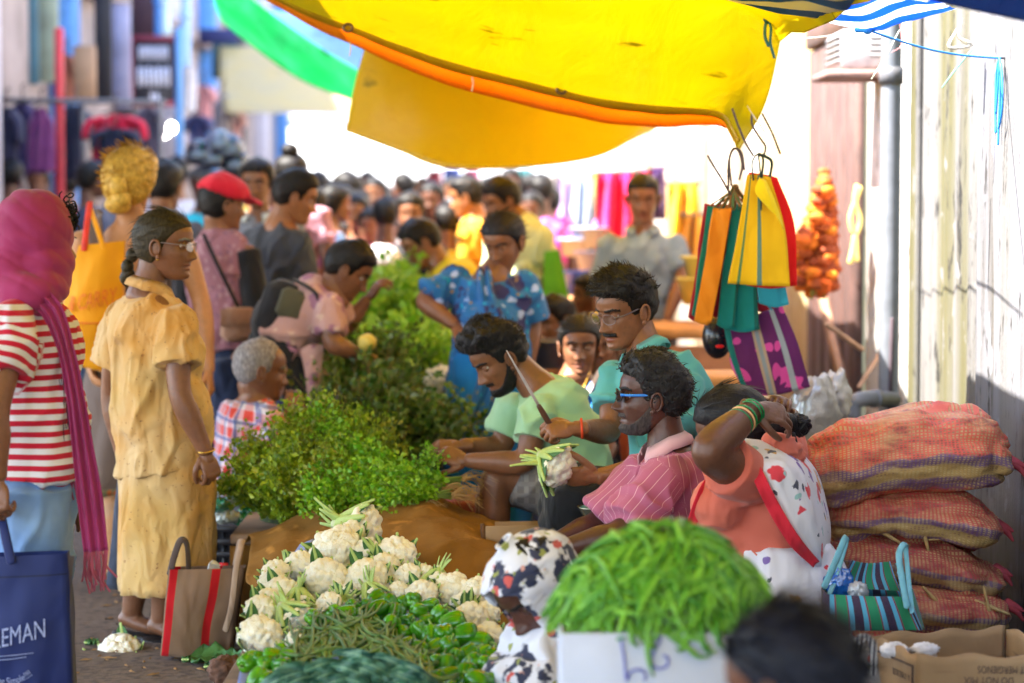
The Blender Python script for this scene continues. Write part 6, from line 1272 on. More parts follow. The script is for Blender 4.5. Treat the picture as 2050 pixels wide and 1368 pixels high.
# ---- young man in pale green t-shirt
d = 8.45; J = JJ(d, nk=(1073, 772), pl=(1158, 1000), mid=(1140, 880), sa=(1030, 812, .15), ea=(1002, 900, .16), wa=(925, 892, .06), sb=(1082, 812, -.16), eb=(1052, 928, -.22), wb=(935, 922, -.16), ha=(1150, 995, .1), ka=(985, 950, .15), fa=(975, 1235, .15), hb=(1150, 1000, -.1), kb=(992, 938, -.13), fb=(985, 1245, -.12))
J['hand_a'] = hd(J['wa'], J['ea'], A(-.1, -.5, .9), 1, (.7, .8, .5), .5, .98, d=A(-1, -.1, -.05)); J['hand_b'] = hd(J['wb'], J['eb'], A(0, -.7, .6), -1, (.6, .8, .5), .4, .98, d=A(-1, .1, .25))
gt_ = pat_cloth('pale_green_tee', lambda t: t.mix(t.noise(4, 3), (.28, .52, .3), (.38, .6, .38)), .85, .35, 7)
shorts = pat_cloth('check_shorts', lambda t: t.mix(t.math('GREATER_THAN', t.math('SINE', t.math('MULTIPLY', patcol(t)[1], 160.0)), .3), t.mix(t.math('GREATER_THAN', t.math('SINE', t.math('MULTIPLY', patcol(t)[0], 160.0)), .3), (.17, .15, .14), (.26, .24, .22)), (.22, .2, .19)))
pg = person('bearded young man in a pale green t-shirt and checked shorts sorting herbs', SK['brown'], (W(999, 714, d), A(-.82, -.28, -.56), A(-.5, -.15, 1), 1.02), J, shirt=dict(m=gt_, sleeve=.62, sr=(.06, .068, .072), t=dict(hw=.16, ww=.15, cw=.175, dp=(.13, .12, .125)), amp=.008, fsc=(6, 6, 6), name='t_shirt'), bare=A(-.9, -.3, 0),
    lower=dict(type='trousers', cut=.72, m=shorts, r=(.105, .1, .092), name='shorts'), hair=dict(th=.012, top=.032, rough=.45, fs=55, tufts=1200, len=.02, curl=.5, wid=.0026, lift=.1, zmin=.03, mat=hair_mat('curly_black', (.014, .012, .013), .42)), eyes=(0, (0, -.4)), fp=dict(jaw=.98, nose=1.05), stache=.0025, beard=.004)
stool('low stool under the young man in pale green', J['pl'], J['pl'][2] - .1)
# ---- woman in coral blouse and white printed sari
d = 7.05; J = JJ(d, nk=(1540, 912, .02), pl=(1560, 1150), mid=(1548, 1040), sa=(1562, 935, .2), ea=(1550, 850, .42), wa=(1560, 812, .16), sb=(1500, 958, -.17), eb=(1412, 905, -.34), wb=(1512, 818, -.2), ha=(1540, 1150, .12), ka=(1390, 1180, .2), fa=(1400, 1330, .2), hb=(1540, 1160, -.1), kb=(1400, 1190, -.2), fb=(1440, 1330, -.2))
J['hand_b'] = hd(J['wb'], J['eb'], A(.1, -.75, .7), 1, (.55, .7, .4), .6, 1.0, d=A(.9, .2, -.22), spread=.09); J['hand_a'] = hd(J['wa'], J['ea'], A(.3, .5, .8), -1, (.7, .8, .5))
cor = cloth('coral_cotton', (.6, .13, .085), .12, .8, .6, 9, (.68, .17, .11))
def sari(t): return blobs(t, t.mix(t.noise(5, 2), (.68, .66, .72), (.76, .74, .8)), [(9, .24, (.66, .05, .07), .7), (10, .19, (.2, .12, .36), .7), (8.5, .2, (.62, .34, .1), .8), (14, .16, (.08, .08, .12), .8), (11, .18, (.3, .5, .5), .8)])
srm = pat_cloth('white_printed_sari', sari, .75, .6, 11); redb = cloth('red_border', (.62, .02, .04))
pc = person('woman in a coral blouse and white butterfly sari holding up her hair knot', SK['deep'], (W(1466, 862, d + .06), A(-.86, .3, -.42), A(-.35, .1, 1), 1.06), J, armr=1.28, shirt=dict(m=cor, sleeve=.52, sr=(.075, .085, .085), t=dict(hw=.19, ww=.18, cw=.175, dp=(.16, .15, .14)), add=[ell(W(1440, 1010, d - .1), (.09, .1, .085), 18), ell(W(1440, 1010, d + .12), (.09, .1, .085), 18), ell(W(1500, 1060, d), (.16, .16, .09), 18)], amp=.0035, name='blouse', fsc=(7, 7, 11)),
    lower=dict(type='skirt', lat=A(0, -1, 0), m=srm, name='sari_skirt', rings=[(W(1560, 1085, d), .2, .15), (W(1565, 1150, d), .24, .19), (W(1545, 1230, d), .26, .24), (W(1520, 1330, d), .26, .26)], fold=.04, amp=.012), hair=dict(line='long', th=.018, rough=.06, fs=14, mat=hair_mat('glossy_black', (.01, .009, .012), .25)), brow=False)
H, hc = onhead(pc); kn_ = W(1600, 852, d + .02); Bn = [ell(W(1555, 850, d + .02), (.05, .05, .035), 18), tube([W(1510, 862, d + .05), W(1550, 850, d), W(1585, 848, d + .01)], [.05, .042, .03], 14, 4)]
for k in range(40):
    a0 = g.uniform(0, 6.28); r = g.uniform(.014, .034); ax_v = nrm(g.normal(0, 1, 3)); e1 = nrm(np.cross(ax_v, A(.3, 1, .2))); e2 = np.cross(ax_v, e1); Bn.append(tube([kn_ + r * (e1 * math.cos(a0 + t * 4.5) + e2 * math.sin(a0 + t * 4.5)) for t in np.linspace(0, 1, 8)], [.0055] * 6 + [.004, .001], 6, 2))
Bn.append(tube([W(1588, 868, d - .03), W(1592, 890, d - .04), W(1578, 905, d - .05), W(1574, 918, d - .05), W(1584, 926, d - .05), W(1590, 912, d - .05)], [.006, .007, .006, .005, .004, .002], 7, 5))
mk('hair_knot', Bn, hair_mat('glossy_black', (.01, .009, .012), .25), pc)
mk('hair_scarf', folds(fuse([tube([W(1535, 880, d - .1), W(1562, 895, d - .1), W(1590, 915, d - .02)], [.03, .045, .035], 14, 4)], .006, 3), .006, (30, 5, 30), 3), cor, pc)
pal = coons([[W(1486, 876, d - .1), W(1525, 882, d - .12), W(1560, 890, d - .06), W(1600, 900, d + .12)], [W(1520, 945, d - .25), W(1560, 935, d - .26), W(1604, 935, d - .16), W(1636, 945, d + .12)], [W(1558, 1020, d - .26), W(1595, 1010, d - .26), W(1632, 1010, d - .16), W(1656, 1010, d + .1)], [W(1598, 1085, d - .24), W(1624, 1080, d - .24), W(1650, 1075, d - .14), W(1664, 1070, d + .08)], [W(1636, 1130, d - .19), W(1642, 1135, d - .18), W(1650, 1140, d - .1), W(1656, 1150, d + .05)]], 40, 24)
pal = pal + A(0, -1, 0) * (.007 * np.sin(np.linspace(0, 1, 24) * 16)[None, :, None] + fbm(pal.reshape(-1, 3) * A(12, 5, 5), 2, 2).reshape(40, 24, 1) * .006); mk('sari_drape', sheet(pal, .004), srm, pc)
bd = ribbon([W(1481, 878, d - .12), W(1514, 945, d - .275), W(1551, 1020, d - .285), W(1592, 1085, d - .265), W(1634, 1130, d - .215)], [.008, .017, .018, .018, .012], A(0, 1, 0), 8, 1, .002); mk('sari_border', sheet(bd, .004), redb, pc)
bd2 = ribbon([W(1428, 950, d - .08), W(1408, 985, d - .16), W(1388, 1040, d - .13), W(1380, 1080, d - .08)], [.012, .014, .014, .012], A(0, 1, 0), 8, 1, .003); mk('sari_border', sheet(bd2, .004), redb, pc)
for k, (t_, c_) in enumerate([(.68, (.005, .16, .05)), (.74, (.75, .42, .2)), (.79, (.01, .2, .06)), (.9, (.005, .18, .05)), (.95, (.01, .2, .06))]):
    ax = nrm(J['wb'] - J['eb']); p = J['eb'] * (1 - t_) + J['wb'] * t_; e1 = nrm(np.cross(ax, A(0, 1, 0))); e2 = np.cross(ax, e1); r = .041 - .006 * (t_ - .68) / .3
    mk('bangle', tube([p + r * (e1 * math.cos(a) + e2 * math.sin(a)) + ax * .006 * math.sin(a) for a in np.linspace(0, 6.283, 24)], .003, 8, 1), plain('bangle%d' % 0 if k != 1 else 'gold_bangle', c_, .2, .1), pc)
# ---- woman in printed headscarf in front
d = 6.1; J = JJ(d, nk=(1105, 1292), pl=(1120, 1560), sa=(1030, 1345, .0), ea=(1000, 1450, -.12), wa=(1000, 1480, -.3), sb=(1180, 1335, .05), eb=(1200, 1450, -.05), wb=(1120, 1500, -.25))
def scf(t): return blobs(t, (.66, .66, .74), [(12.5, .46, (.035, .04, .08), .9), (20, .3, (.7, .7, .78), .6), (15, .22, (.55, .1, .09), .6), (18, .2, (.28, .3, .08), .7), (20, .16, (.6, .3, .25), .6)])
scm = pat_cloth('flowered_scarf', scf, .8, .5, 10)
pf = person('woman crouching under a white headscarf printed with dark and red flowers', SK['dark'], (W(1074, 1172, d), A(-.62, -.48, -.7), A(-.5, -.25, 1), 1.14), J, shirt=dict(m=scm, sleeve=1.6, t=dict(hw=.2, ww=.2, cw=.18, dp=(.17, .17, .15)), amp=.012, fsc=(6, 6, 4), name='printed_wrap', add=[ell(W(1110, 1300, d + .02), (.13, .12, .1), 20)]), lower=None, eyes=(0, (0, -.5)), hair=dict(line='long', th=.01, tufts=0))
H, hc = onhead(pf)
hs_ = []
for z in np.linspace(-.3, .135, 34):
    n_ = 40; row = []
    op = .3 if z < -.1 else .95 * (.32 + .68 * min(1, (z + .1) / .06)) if z < -.04 else .8 if z < .06 else .95 * max(0, (.075 - z) / .015) if z < .075 else 0
    w0, f0, b0 = (_pl(max(z, -.06), HW) + .014, _pl(max(z, -.02), HF) + .012, _pl(max(z, -.02), HB) - .016) if z < .113 else (.012, .0, -.03)
    ex = max(0, (-.04 - z)) * .55
    for j in range(n_):
        a = op + (2 * math.pi - 2 * op) * j / (n_ - 1); c, s = math.cos(a), math.sin(a); m_ = (f0 + b0) / 2
        row.append(A(-(w0 + ex) * s * (1 + .03 * math.sin(j * 1.3 + z * 40)), m_ + (f0 - m_ + ex) * c + (.012 if abs(c) > .4 and c > 0 else 0), z))
    hs_.append(row)
hs_ = np.array(hs_) @ H.T + hc; mk('headscarf', folds(sheet(hs_, .003), .006, (14, 14, 6), 3), scm, pf)
mk('nose_cover', sheet(coons([[W(1000, 1205, d - .13), W(1008, 1190, d - .14), W(1016, 1180, d - .13)], [W(1012, 1270, d - .16), W(1030, 1255, d - .16), W(1035, 1240, d - .15)], [W(1040, 1320, d - .17), W(1070, 1300, d - .17), W(1075, 1280, d - .15)]], 12, 10), .003), scm, pf) if 0 else None
# ---- dark head in the foreground
d = 3.9; J = JJ(d, nk=(1640, 1520), pl=(1700, 1950), sa=(1560, 1620, -.1), ea=(1520, 1850, -.15), wa=(1480, 1950, -.2), sb=(1760, 1620, .1), eb=(1800, 1850, .1), wb=(1760, 1980, .1))
pd_ = person('person with dark hair sitting nearest the camera, only the head in view', SK['deep'], (W(1576, 1372, d), A(-.82, .5, -.25), A(.05, 0, 1), 1.06), J, shirt=dict(m=cloth('navy_shirt', (.02, .03, .07))), lower=None, hair=dict(line='long', th=.014, rough=.1, fs=16, tufts=1100, len=.07, lift=.0, jit=.16, wid=.0026, comb=lambda p: A(.25 * np.sign(p[0]), -1, -.35), mat=hair_mat('blue_black', (.004, .005, .013), .4)), brow=False, q=1)
# ---- blonde shopper from behind
d = 9.9; J = JJ(d, nk=(263, 442), pl=(275, 740), mid=(268, 590), sa=(362, 478, -.02), ea=(405, 610, -.02), wa=(418, 745, -.08), sb=(166, 475, .02), eb=(142, 620, .06), wb=(178, 730, -.1), ha=(300, 760), ka=(285, 980), fa=(270, 1160), hb=(250, 760), kb=(232, 980), fb=(224, 1165))
J['hand_a'] = hd(J['wa'], J['ea'], A(1, -.2, 0), 1, (.5, .6, .4)); J['hand_b'] = hd(J['wb'], J['eb'], A(-1, 0, 0), -1)
def bdress(t): 
    z = t.sep(t.obj())[2]; fl = blobs(t, (.22, .2, .1), [(26, .34, (.6, .14, .03), .5), (22, .3, (.4, .34, .16), .5), (24, .2, (.1, .14, .06), .5)]); return t.mix(t.math('LESS_THAN', z, .36), t.mix(t.noise(5, 3, t.map(t.obj(), (4, 4, .3))), (.1, .07, .06), (.2, .14, .11)), fl)
bdm = pat_cloth('brown_sundress', bdress, .8, .5, 8)
pb = person('fair-haired shopper seen from behind in a brown open-backed sundress', SK['fair'], (W(262, 372, d), A(.25, .95, -.05), A(0, 0, 1), 1.02), J, q=1, shirt=None, lower=dict(type='skirt', name='sundress', m=bdm, lat=A(1, 0, 0), rings=[(W(264, 545, d), .165, .12), (W(266, 640, d), .165, .13), (W(270, 760, d), .2, .16), (W(240, 880, d), .21, .18), (W(222, 985, d), .2, .18)], fold=.05), bare=A(0, 1, 0),
    hair=dict(line='long', th=.034, top=.02, rough=.1, fs=14, mat=blond, tufts=500, len=.07, curl=.03, wid=.004, lift=.0, jit=.12, more=[ell(A(.012, -.15, -.01), (.038, .03, .04), 18), ell(A(.02, -.135, -.06), (.04, .035, .035), 18), ell(A(-.01, -.1, -.08), (.055, .045, .04), 18)]), brow=False)
drs = cloth('dress_strap', (.13, .09, .075)); mk('dress_strap', sheet(ribbon([W(205, 560, d - .13), W(196, 500, d - .125), W(190, 440, d - .06), W(195, 432, d + .03)], [.028, .03, .03, .03], A(0, 1, 0), 8, 1, .002), .004), drs, pb); mk('dress_strap', sheet(ribbon([W(320, 560, d - .13), W(338, 500, d - .115), W(335, 440, d - .05), W(330, 432, d + .03)], [.02, .02, .02, .02], A(0, 1, 0), 8, 1, .002), .004), drs, pb)
# ================================================================ PEOPLE FARTHER BACK
def std(px, head_y, d, yaw, lean=0.0, seat=None, h=None):
    """joints of a person whose head centre is seen at (px, head_y); yaw: facing, 0 = away, pi = to the camera"""
    hc = W(px, head_y, d); k = (hc[2] / 1.5) if seat is None else 1.0; M = rz(yaw); z0 = hc[2]
    f = lambda x, y, z: M @ A(x, y, 0) + A(hc[0], hc[1], z0 + z) 
    L = lean
    J = dict(nk=f(0, -.03 - L * .1, -.17), pl=f(0, -.03 - L * .55, -.66 + L * .12), sa=f(.165, -.03 - L * .14, -.225), sb=f(-.165, -.03 - L * .14, -.225), ea=f(.215, -.05 - L * .1, -.5), eb=f(-.215, -.05 - L * .1, -.5), wa=f(.2, .08, -.72), wb=f(-.2, .08, -.72))
    gz = lambda x, y: A(*(M @ A(x, y, 0) + A(hc[0], hc[1], 0))[:2], .08)
    hp = J['pl'][2]
    for s, x in (('a', .09), ('b', -.09)):
        if seat is None:
            J['h' + s] = f(x, -.03 - L * .55, -.68 + L * .12); J['k' + s] = gz(x, -L * .5) + A(0, 0, (hp - .08) * .5); J['f' + s] = gz(x, -L * .5)
        else:
            J['h' + s] = f(x, -.05, -.68); J['k' + s] = f(x * 1.6, .38, -.52 if hp < .35 else -.66); q = gz(x * 1.4, .3); J['f' + s] = q
    fw = M @ A(0, 1, 0)
    return J, hc, fw
def back(px, hy, d, yaw, label, skin, shirtm, lowm, lean=0, look=-.05, seat=None, q=1, sleeve=.6, over=None, hair='man', eyes=None, hs=1.0, group=None, lower='trousers', hairm=None, up=None, **kw):
    J, hc, fw = std(px, hy, d, yaw, lean, seat); J.update(over or {})
    for s, sd in (('a', 1), ('b', -1)):
        if q and J.get('w' + s) is not None: J['hand_' + s] = hd(J['w' + s], J['e' + s], A(sd * .4, -.3, .6), sd, (.5, .6, .4))
    lw = dict(type='trousers', m=lowm) if lower == 'trousers' else dict(type='skirt', m=lowm, rings=[(J['pl'] + A(0, 0, .08), .16, .14), (J['pl'] - A(0, 0, .15), .19, .17), (J['pl'] * [1, 1, .45], .2, .18), (J['pl'] * [1, 1, 0] + A(0, 0, .06), .21, .19)])
    hr = dict(line=hair, th=.016, top=.01 if hair == 'man' else 0, rough=.2); hr.update(dict(mat=hairm) if hairm else {}); hr.update(kw.pop('hr', {}))
    f2 = nrm(fw + A(0, 0, look)) if 'face' not in kw else nrm(kw.pop('face'))
    return person(label, skin, (hc, f2, up if up is not None else A(0, 0, 1), hs), J, group, shirt=dict(m=shirtm, sleeve=sleeve, amp=.009, **kw.pop('sh', {})), lower=lw, hair=hr, eyes=eyes, q=q, **kw), J
P = math.pi
jean = cloth('dark_denim', (.02, .03, .07)); blacktr = cloth('black_trousers', (.018, .018, .02)); khaki = cloth('khaki', (.25, .2, .1)); greytr = cloth('grey_trousers', (.12, .12, .13))
# blue dress
d = 10.1; ov = JJ(d, nk=(990, 548), pl=(978, 745), sa=(916, 560, .05), ea=(846, 602, -.02), wa=(912, 652, -.1), sb=(1050, 560, -.02), eb=(1066, 650, .03), wb=(1058, 735, -.02))
def bfl(t): return blobs(t, t.mix(t.noise(5, 3), (.015, .09, .3), (.02, .16, .42)), [(10, .42, (.03, .03, .12), .8), (13, .26, (.34, .45, .75), .6), (17, .22, (.01, .26, .5), .6), (19, .17, (.3, .2, .1), .7)])
bfm = pat_cloth('blue_floral', bfl, .8, .5, 9); blu = pat_cloth('blue_skirt', lambda t: t.mix(t.noise(6, 3), (.004, .14, .42), (.01, .2, .55)), .8, .6, 9)
pbl, J = back(1007, 482, d, R(152), 'woman in a blue floral blouse and bright blue skirt with hand on hip', SK['brown'], bfm, blu, over=ov, look=-.45, hair='long', eyes=(.1, (0, -.4)), lower='skirt', sleeve=.88, hs=1.0, q=2, sh=dict(name='blouse', t=dict(hw=.17, ww=.155, cw=.17, dp=(.13, .13, .13), hem=.1, hemw=.19), sr=(.062, .074, .08), add=[ell(W(985, 640, d - .12), (.12, .07, .09), 16)]), hr=dict(th=.012, rough=.05, mat=hair_mat('glossy_black', (.01, .009, .012), .25)), hairm=None)
mk('scarf_drape', sheet(ribbon([W(968, 535, d - .06), W(972, 575, d - .14), W(985, 660, d - .17), W(980, 760, d - .17), W(955, 830, d - .2), W(925, 880, d - .2)], [.03, .035, .04, .05, .05, .05], A(0, 1, 0), 12, 2, .012), .004), bfm, pbl)
# red cap
d = 10.8; ov = JJ(d, nk=(436, 462), pl=(445, 690), sa=(490, 500, -.07), ea=(508, 600, -.08), wa=(498, 690, -.14), sb=(388, 498, .08), eb=(378, 600, .12), wb=(400, 690, .1))
mau = pat_cloth('mauve_print', lambda t: blobs(t, (.3, .13, .16), [(30, .35, (.4, .22, .24), .5), (24, .25, (.22, .1, .14), .5)]), .85, .5)
prc, J = back(446, 408, d, R(-62), 'shopper in a mauve patterned top and red cap', SK['mid'], mau, jean, over=ov, look=-.1, hair='long', sleeve=.0, sh=dict(name='top', t=dict(hem=.02, hw=.17, cw=.16)), hr=dict(th=.014))
H, hc = onhead(prc); redc = cloth('red_cap', (.6, .01, .03))
mk('cap', [xf(patch(*[(v, f, vnormals(v, f)) for v, f, _ in [head_geo(48, 40)]][0], sst(head_geo(48, 40)[0][:, 2] - .02 - .3 * np.clip(head_geo(48, 40)[0][:, 1] * -1, 0, 1), 0, .008), .03), H, hc), xf(sheet(grid(lambda u, v: A((v - .5) * .15, .1 + .085 * u * math.cos((v - .5) * 2), .05 - .03 * u - .5 * (v - .5) ** 2 * .12), 8, 14), .004), H, hc)], redc, prc)
for s_, nm in (('ea', 0), ('eb', 1)): pass
bls = cloth('black_sleeve', (.012, .012, .014)); mk('sleeve', fuse([tube([J['sa'], J['ea'], J['wa'] * .8 + J['ea'] * .2], [.07, .065, .05], 14, 4, tip=False)], .012, 3), bls, prc); mk('sleeve', fuse([tube([J['sb'], J['eb'], J['wb'] * .8 + J['eb'] * .2], [.07, .065, .05], 14, 4, tip=False)], .012, 3), bls, prc)
mk('bag_strap', tube([W(408, 470, d - .12), W(440, 540, d - .2), W(480, 620, d - .19), W(500, 650, d - .15)], .012, 8, 4, flat=.4), bls, prc)
bg = thing('shoulder_bag', 'brown shoulder bag at the hip of the red-capped shopper', 'bag', W(470, 660, d - .2)); mk('bag_body', box(W(478, 650, d - .22), (.16, .07, .15), rz(.3), .025), cloth('tan_bag', (.36, .2, .13)), bg); mk('flap', box(W(478, 636, d - .262), (.162, .012, .08), rz(.3), .005), cloth('tan_flap', (.3, .16, .1)), bg)
# man facing camera behind
back(515, 368, 12.5, R(172), 'tall man in a grey shirt with white collar facing the camera', SK['mid'], cloth('grey_shirt', (.2, .21, .24)), greytr, eyes=(.5, (0, 0)), hs=1.02, sh=dict(collar=True, cm=cloth('white_collar', (.6, .62, .55))))
# dark grey youth
d = 11.2; ov = JJ(d, nk=(562, 445), pl=(553, 650), sa=(596, 478, -.1), ea=(612, 570, -.1), wa=(648, 650, -.16), sb=(512, 478, .12), eb=(500, 580, .14), wb=(520, 660, .1))
back(592, 394, d, R(-80), 'youth in a charcoal long-sleeved top looking down to the right', SK['tan'], cloth('charcoal', (.055, .058, .07)), jean, over=ov, look=-.3, sleeve=1.85, eyes=(.3, (0, -.3)), sh=dict(sr=(.06, .062, .06)))
# bending shopper, pink tunic, backpack
d = 10.2; ov = JJ(d, nk=(668, 590), pl=(560, 690), mid=(620, 618), sa=(656, 610, -.14), ea=(664, 690, -.2), wa=(725, 712, -.16), sb=(660, 600, .16), eb=(690, 660, .2), wb=(735, 600, .2), ha=(560, 700, -.08), ka=(600, 800, -.08), fa=(585, 1020, -.08), hb=(560, 700, .08), kb=(600, 800, .08), fb=(590, 1010, .1))
ptu = pat_cloth('pink_tunic', lambda t: blobs(t, (.5, .3, .28), [(11, .4, (.34, .16, .24), .7), (16, .25, (.6, .42, .36), .6)]), .85, .5)
pbg, J = back(698, 540, d, R(-85), 'shopper in a pale pink patterned tunic bending over the vegetables', SK['brown'], ptu, blacktr, over=ov, face=A(.85, .0, -.55), up=A(.55, 0, 1), sleeve=.75, eyes=(.3, (0, -.3)), sh=dict(name='tunic', t=dict(dp=(.13, .12, .12), hem=.0)))
mk('tunic_tail', [sheet(coons([[W(530, 680, d - .14), W(570, 690, d - .16), W(600, 700, d - .15)], [W(545, 760, d - .16), W(560, 750, d - .18), W(575, 740, d - .17)], [W(560, 800, d - .15), W(566, 790, d - .16), W(572, 780, d - .15)]], 12, 12), .004), sheet(coons([[W(600, 700, d - .16), W(620, 690, d - .17), W(650, 690, d - .16)], [W(612, 760, d - .18), W(628, 760, d - .19), W(642, 750, d - .17)], [W(616, 830, d - .16), W(626, 826, d - .17), W(640, 820, d - .16)]], 12, 12), .004)], ptu, pbg)
bp = thing('backpack', 'black and olive backpack on the bending shopper', 'backpack', W(560, 690, d)); mk('pack_body', fuse([box(W(560, 620, d), (.17, .26, .25), ry(.35), .04), ell(W(548, 650, d), (.1, .14, .13), 18)], .012, 4), cloth('black_nylon', (.02, .02, .024)), bp); mk('front_pocket', box(W(585, 610, d - .13), (.12, .05, .13), ry(.35), .02), cloth('olive_nylon', (.09, .085, .05)), bp); mk('strap', tube([W(590, 560, d - .1), W(635, 590, d - .16), W(640, 640, d - .15)], .016, 8, 4, flat=.4), cloth('black_nylon', (.02, .02, .024)), bp)
# old man in plaid
d = 9.4; ov = JJ(d, nk=(512, 798), pl=(490, 985), mid=(495, 890), sa=(535, 835, -.15), ea=(562, 895, -.16), wa=(580, 825, -.06), sb=(472, 830, .15), eb=(468, 910, .2), wb=(540, 930, .2))
def plaid(t):
    p_ = patcol(t); f = lambda q, o: t.math('SINE', t.math('ADD', t.math('MULTIPLY', q, 2 * P / .075), o)); c = t.mix(t.step(f(p_[0], 0.0), -.1, .2), (.6, .56, .6), (.58, .05, .035)); c2 = t.mix(t.step(f(p_[1], .5), -.1, .2), (.62, .58, .62), (.58, .06, .04)); c = t.mix(.5, c, c2); k = t.math('MULTIPLY', t.step(f(p_[0], 2.6), .75, .9), 1.0); c = t.mix(t.math('MULTIPLY', k, .7), c, (.05, .08, .25)); k = t.step(f(p_[1], 3.0), .75, .9); return t.mix(t.math('MULTIPLY', k, .7), c, (.05, .08, .25))
po, J = back(522, 740, d, R(-75), 'grey-haired man in a red, white and blue checked shirt with hand at his chin', SK['brown'], pat_cloth('checked_shirt', plaid), greytr, over=ov, look=-.15, seat=True, hair='bald', hairm=grayhair, sleeve=.75, hs=1.02, hr=dict(th=.01, top=0))
# yellow tee bending man
d = 12.2; ov = JJ(d, nk=(880, 530), pl=(955, 680), sa=(880, 555, .16), ea=(850, 610, .2), wa=(780, 605, .12), sb=(895, 560, -.15), eb=(868, 620, -.2), wb=(795, 612, -.2), mid=(925, 590))
back(842, 487, d, R(82), 'man in a yellow t-shirt bending over the leafy heap', SK['mid'], cloth('yellow_tee', (.62, .5, .02)), khaki, over=ov, face=A(-.85, -.2, -.5), up=A(-.4, 0, 1), eyes=(.3, (0, -.3)), hr=dict(th=.014))
# mustard, pale green, light shirt, purple
ov = JJ(14.5, nk=(953, 432), pl=(968, 590)); back(934, 395, 14.5, R(80), 'man in a mustard shirt leaning to the left behind the blue dress', SK['tan'], cloth('mustard_shirt', (.6, .27, .01)), jean, over=ov, look=-.2)
ov = JJ(13, nk=(1035, 432), pl=(1055, 640), sb=(1082, 470, -.1), eb=(1100, 560, -.1), wb=(1098, 640, -.12)); back(1004, 402, 13, R(115), 'man in a pale green t-shirt behind the woman in blue', SK['mid'], cloth('pale_lime_tee', (.5, .55, .32)), greytr, over=ov, look=-.35)
gb = thing('green_bag', 'bright green carrier bag beside the man in pale lime', 'bag', W(1120, 650, 12.7)); S, p, fr = bagbody((1085, 655), (1150, 650), (1090, 505), (1120, 500), 12.7, .1, .02, seed=2); mk('bag_body', S, cloth('bright_green_bag', (.12, .4, .02)), gb, {'pat': p})
ov = JJ(12.4, wb=(1335, 640, -.2), eb=(1368, 555, -.05))
back(1287, 397, 12.4, R(175), 'young man in a pale grey blue shirt facing the camera on the right', SK['mid'], pat_cloth('pale_check', lambda t: t.mix(t.noise(30, 2), (.2, .27, .33), (.28, .34, .4))), greytr, over=ov, look=-.2, eyes=(.3, (0, -.3)), sleeve=.8, hs=1.03, sh=dict(collar=True), hr=dict(th=.008, top=.004))
back(1083, 385, 17, R(10), 'person in a lilac shirt seen from behind in the crowd', SK['deep'], cloth('lilac_shirt', (.4, .1, .36)), jean, q=1)
# seated woman in navy sari, boy, other face
d = 9.7; ov = JJ(d, nk=(1152, 752), pl=(1160, 960), sa=(1092, 785), sb=(1212, 785), ea=(1080, 880), eb=(1222, 880), wa=(1110, 940, -.2), wb=(1200, 940, -.2))
pn, J = back(1160, 692, d, P, 'seated woman in a navy and blue sari looking at the camera', SK['brown'], cloth('navy_blouse', (.015, .02, .06)), cloth('navy_sari', (.012, .02, .07)), over=ov, hair='long', eyes=(.5, (0, 0)), lower='skirt', q=2, seat=True, sleeve=.7, look=-.05, hs=.98, hr=dict(th=.014, rough=.08), sh=dict(name='blouse', t=dict(hem=.0), nk=W(1152, 805, d)))
mk('sari_drape', sheet(ribbon([W(1210, 750, d - .03), W(1190, 790, d - .13), W(1165, 830, d - .16), W(1140, 870, d - .18), W(1120, 930, d - .18)], [.035, .04, .045, .05, .06], A(0, 1, 0), 14, 2, .008), .004), cloth('blue_sari', (.01, .14, .42)), pn); mk('sari_border', sheet(ribbon([W(1200, 742, d - .05), W(1178, 785, d - .16), W(1150, 825, d - .185)], [.008, .009, .009], A(0, 1, 0), 6, 1, .001), .004), plain('silver_border', (.5, .45, .5), .4), pn); mk('necklace', tube([W(1128, 745, d - .05), W(1140, 775, d - .1), W(1155, 785, d - .11), W(1170, 772, d - .1), W(1180, 745, d - .05)], .003, 6, 4), plain('gold', (.7, .42, .08), .25, .1, 9, Metallic=.9), pn)
back(1113, 640, 11.3, R(120), 'boy with short brown hair seated behind the woman in navy', SK['mid'], cloth('brown_tee', (.25, .1, .05)), jean, seat=True, look=-.3, hs=.9)
back(1207, 692, 10.4, R(165), 'child with a red top half hidden behind the man in turquoise', SK['brown'], cloth('rust_top', (.4, .08, .03)), jean, seat=True, hs=.86, eyes=(.5, (0, 0)))
back(1178, 590, 13.2, R(100), 'child in an orange top seated by the blue tubs', SK['deep'], cloth('orange_top', (.75, .22, .01)), jean, seat=True, hs=.9)
back(330, 375, 12, R(-20), 'man with short hair just behind the fair-haired shopper', SK['mid'], cloth('dark_grey_shirt', (.08, .08, .1)), jean, hs=1.02)
back(585, 350, 13.5, R(-10), 'woman with a high hair bun behind the charcoal top', SK['deep'], cloth('dusty_pink_top', (.42, .2, .25)), jean, hair='long', hr=dict(more=[ell(A(0, -.05, .13), (.05, .05, .045), 16)]))
back(700, 470, 15.5, R(160), 'woman in purple sitting among the far heaps', SK['deep'], cloth('purple_top', (.12, .04, .22)), cloth('plum_skirt', (.1, .03, .12)), seat=True, hair='long', lower='skirt', look=-.3)
back(645, 490, 15, R(150), 'woman in a grey blue printed top sitting beside the purple one', SK['deep'], cloth('grey_print', (.16, .17, .26)), cloth('plum_skirt', (.1, .03, .12)), seat=True, hair='long', lower='skirt', look=-.4)
back(765, 535, 13.5, R(95), 'white-haired person in pink leaning over the far vegetables', SK['deep'], cloth('hot_pink_top', (.7, .04, .15)), cloth('plum_skirt', (.1, .03, .12)), seat=True, hair='long', hairm=hair_mat('white_hair', (.5, .48, .48), .6), lower='skirt', look=-.4)
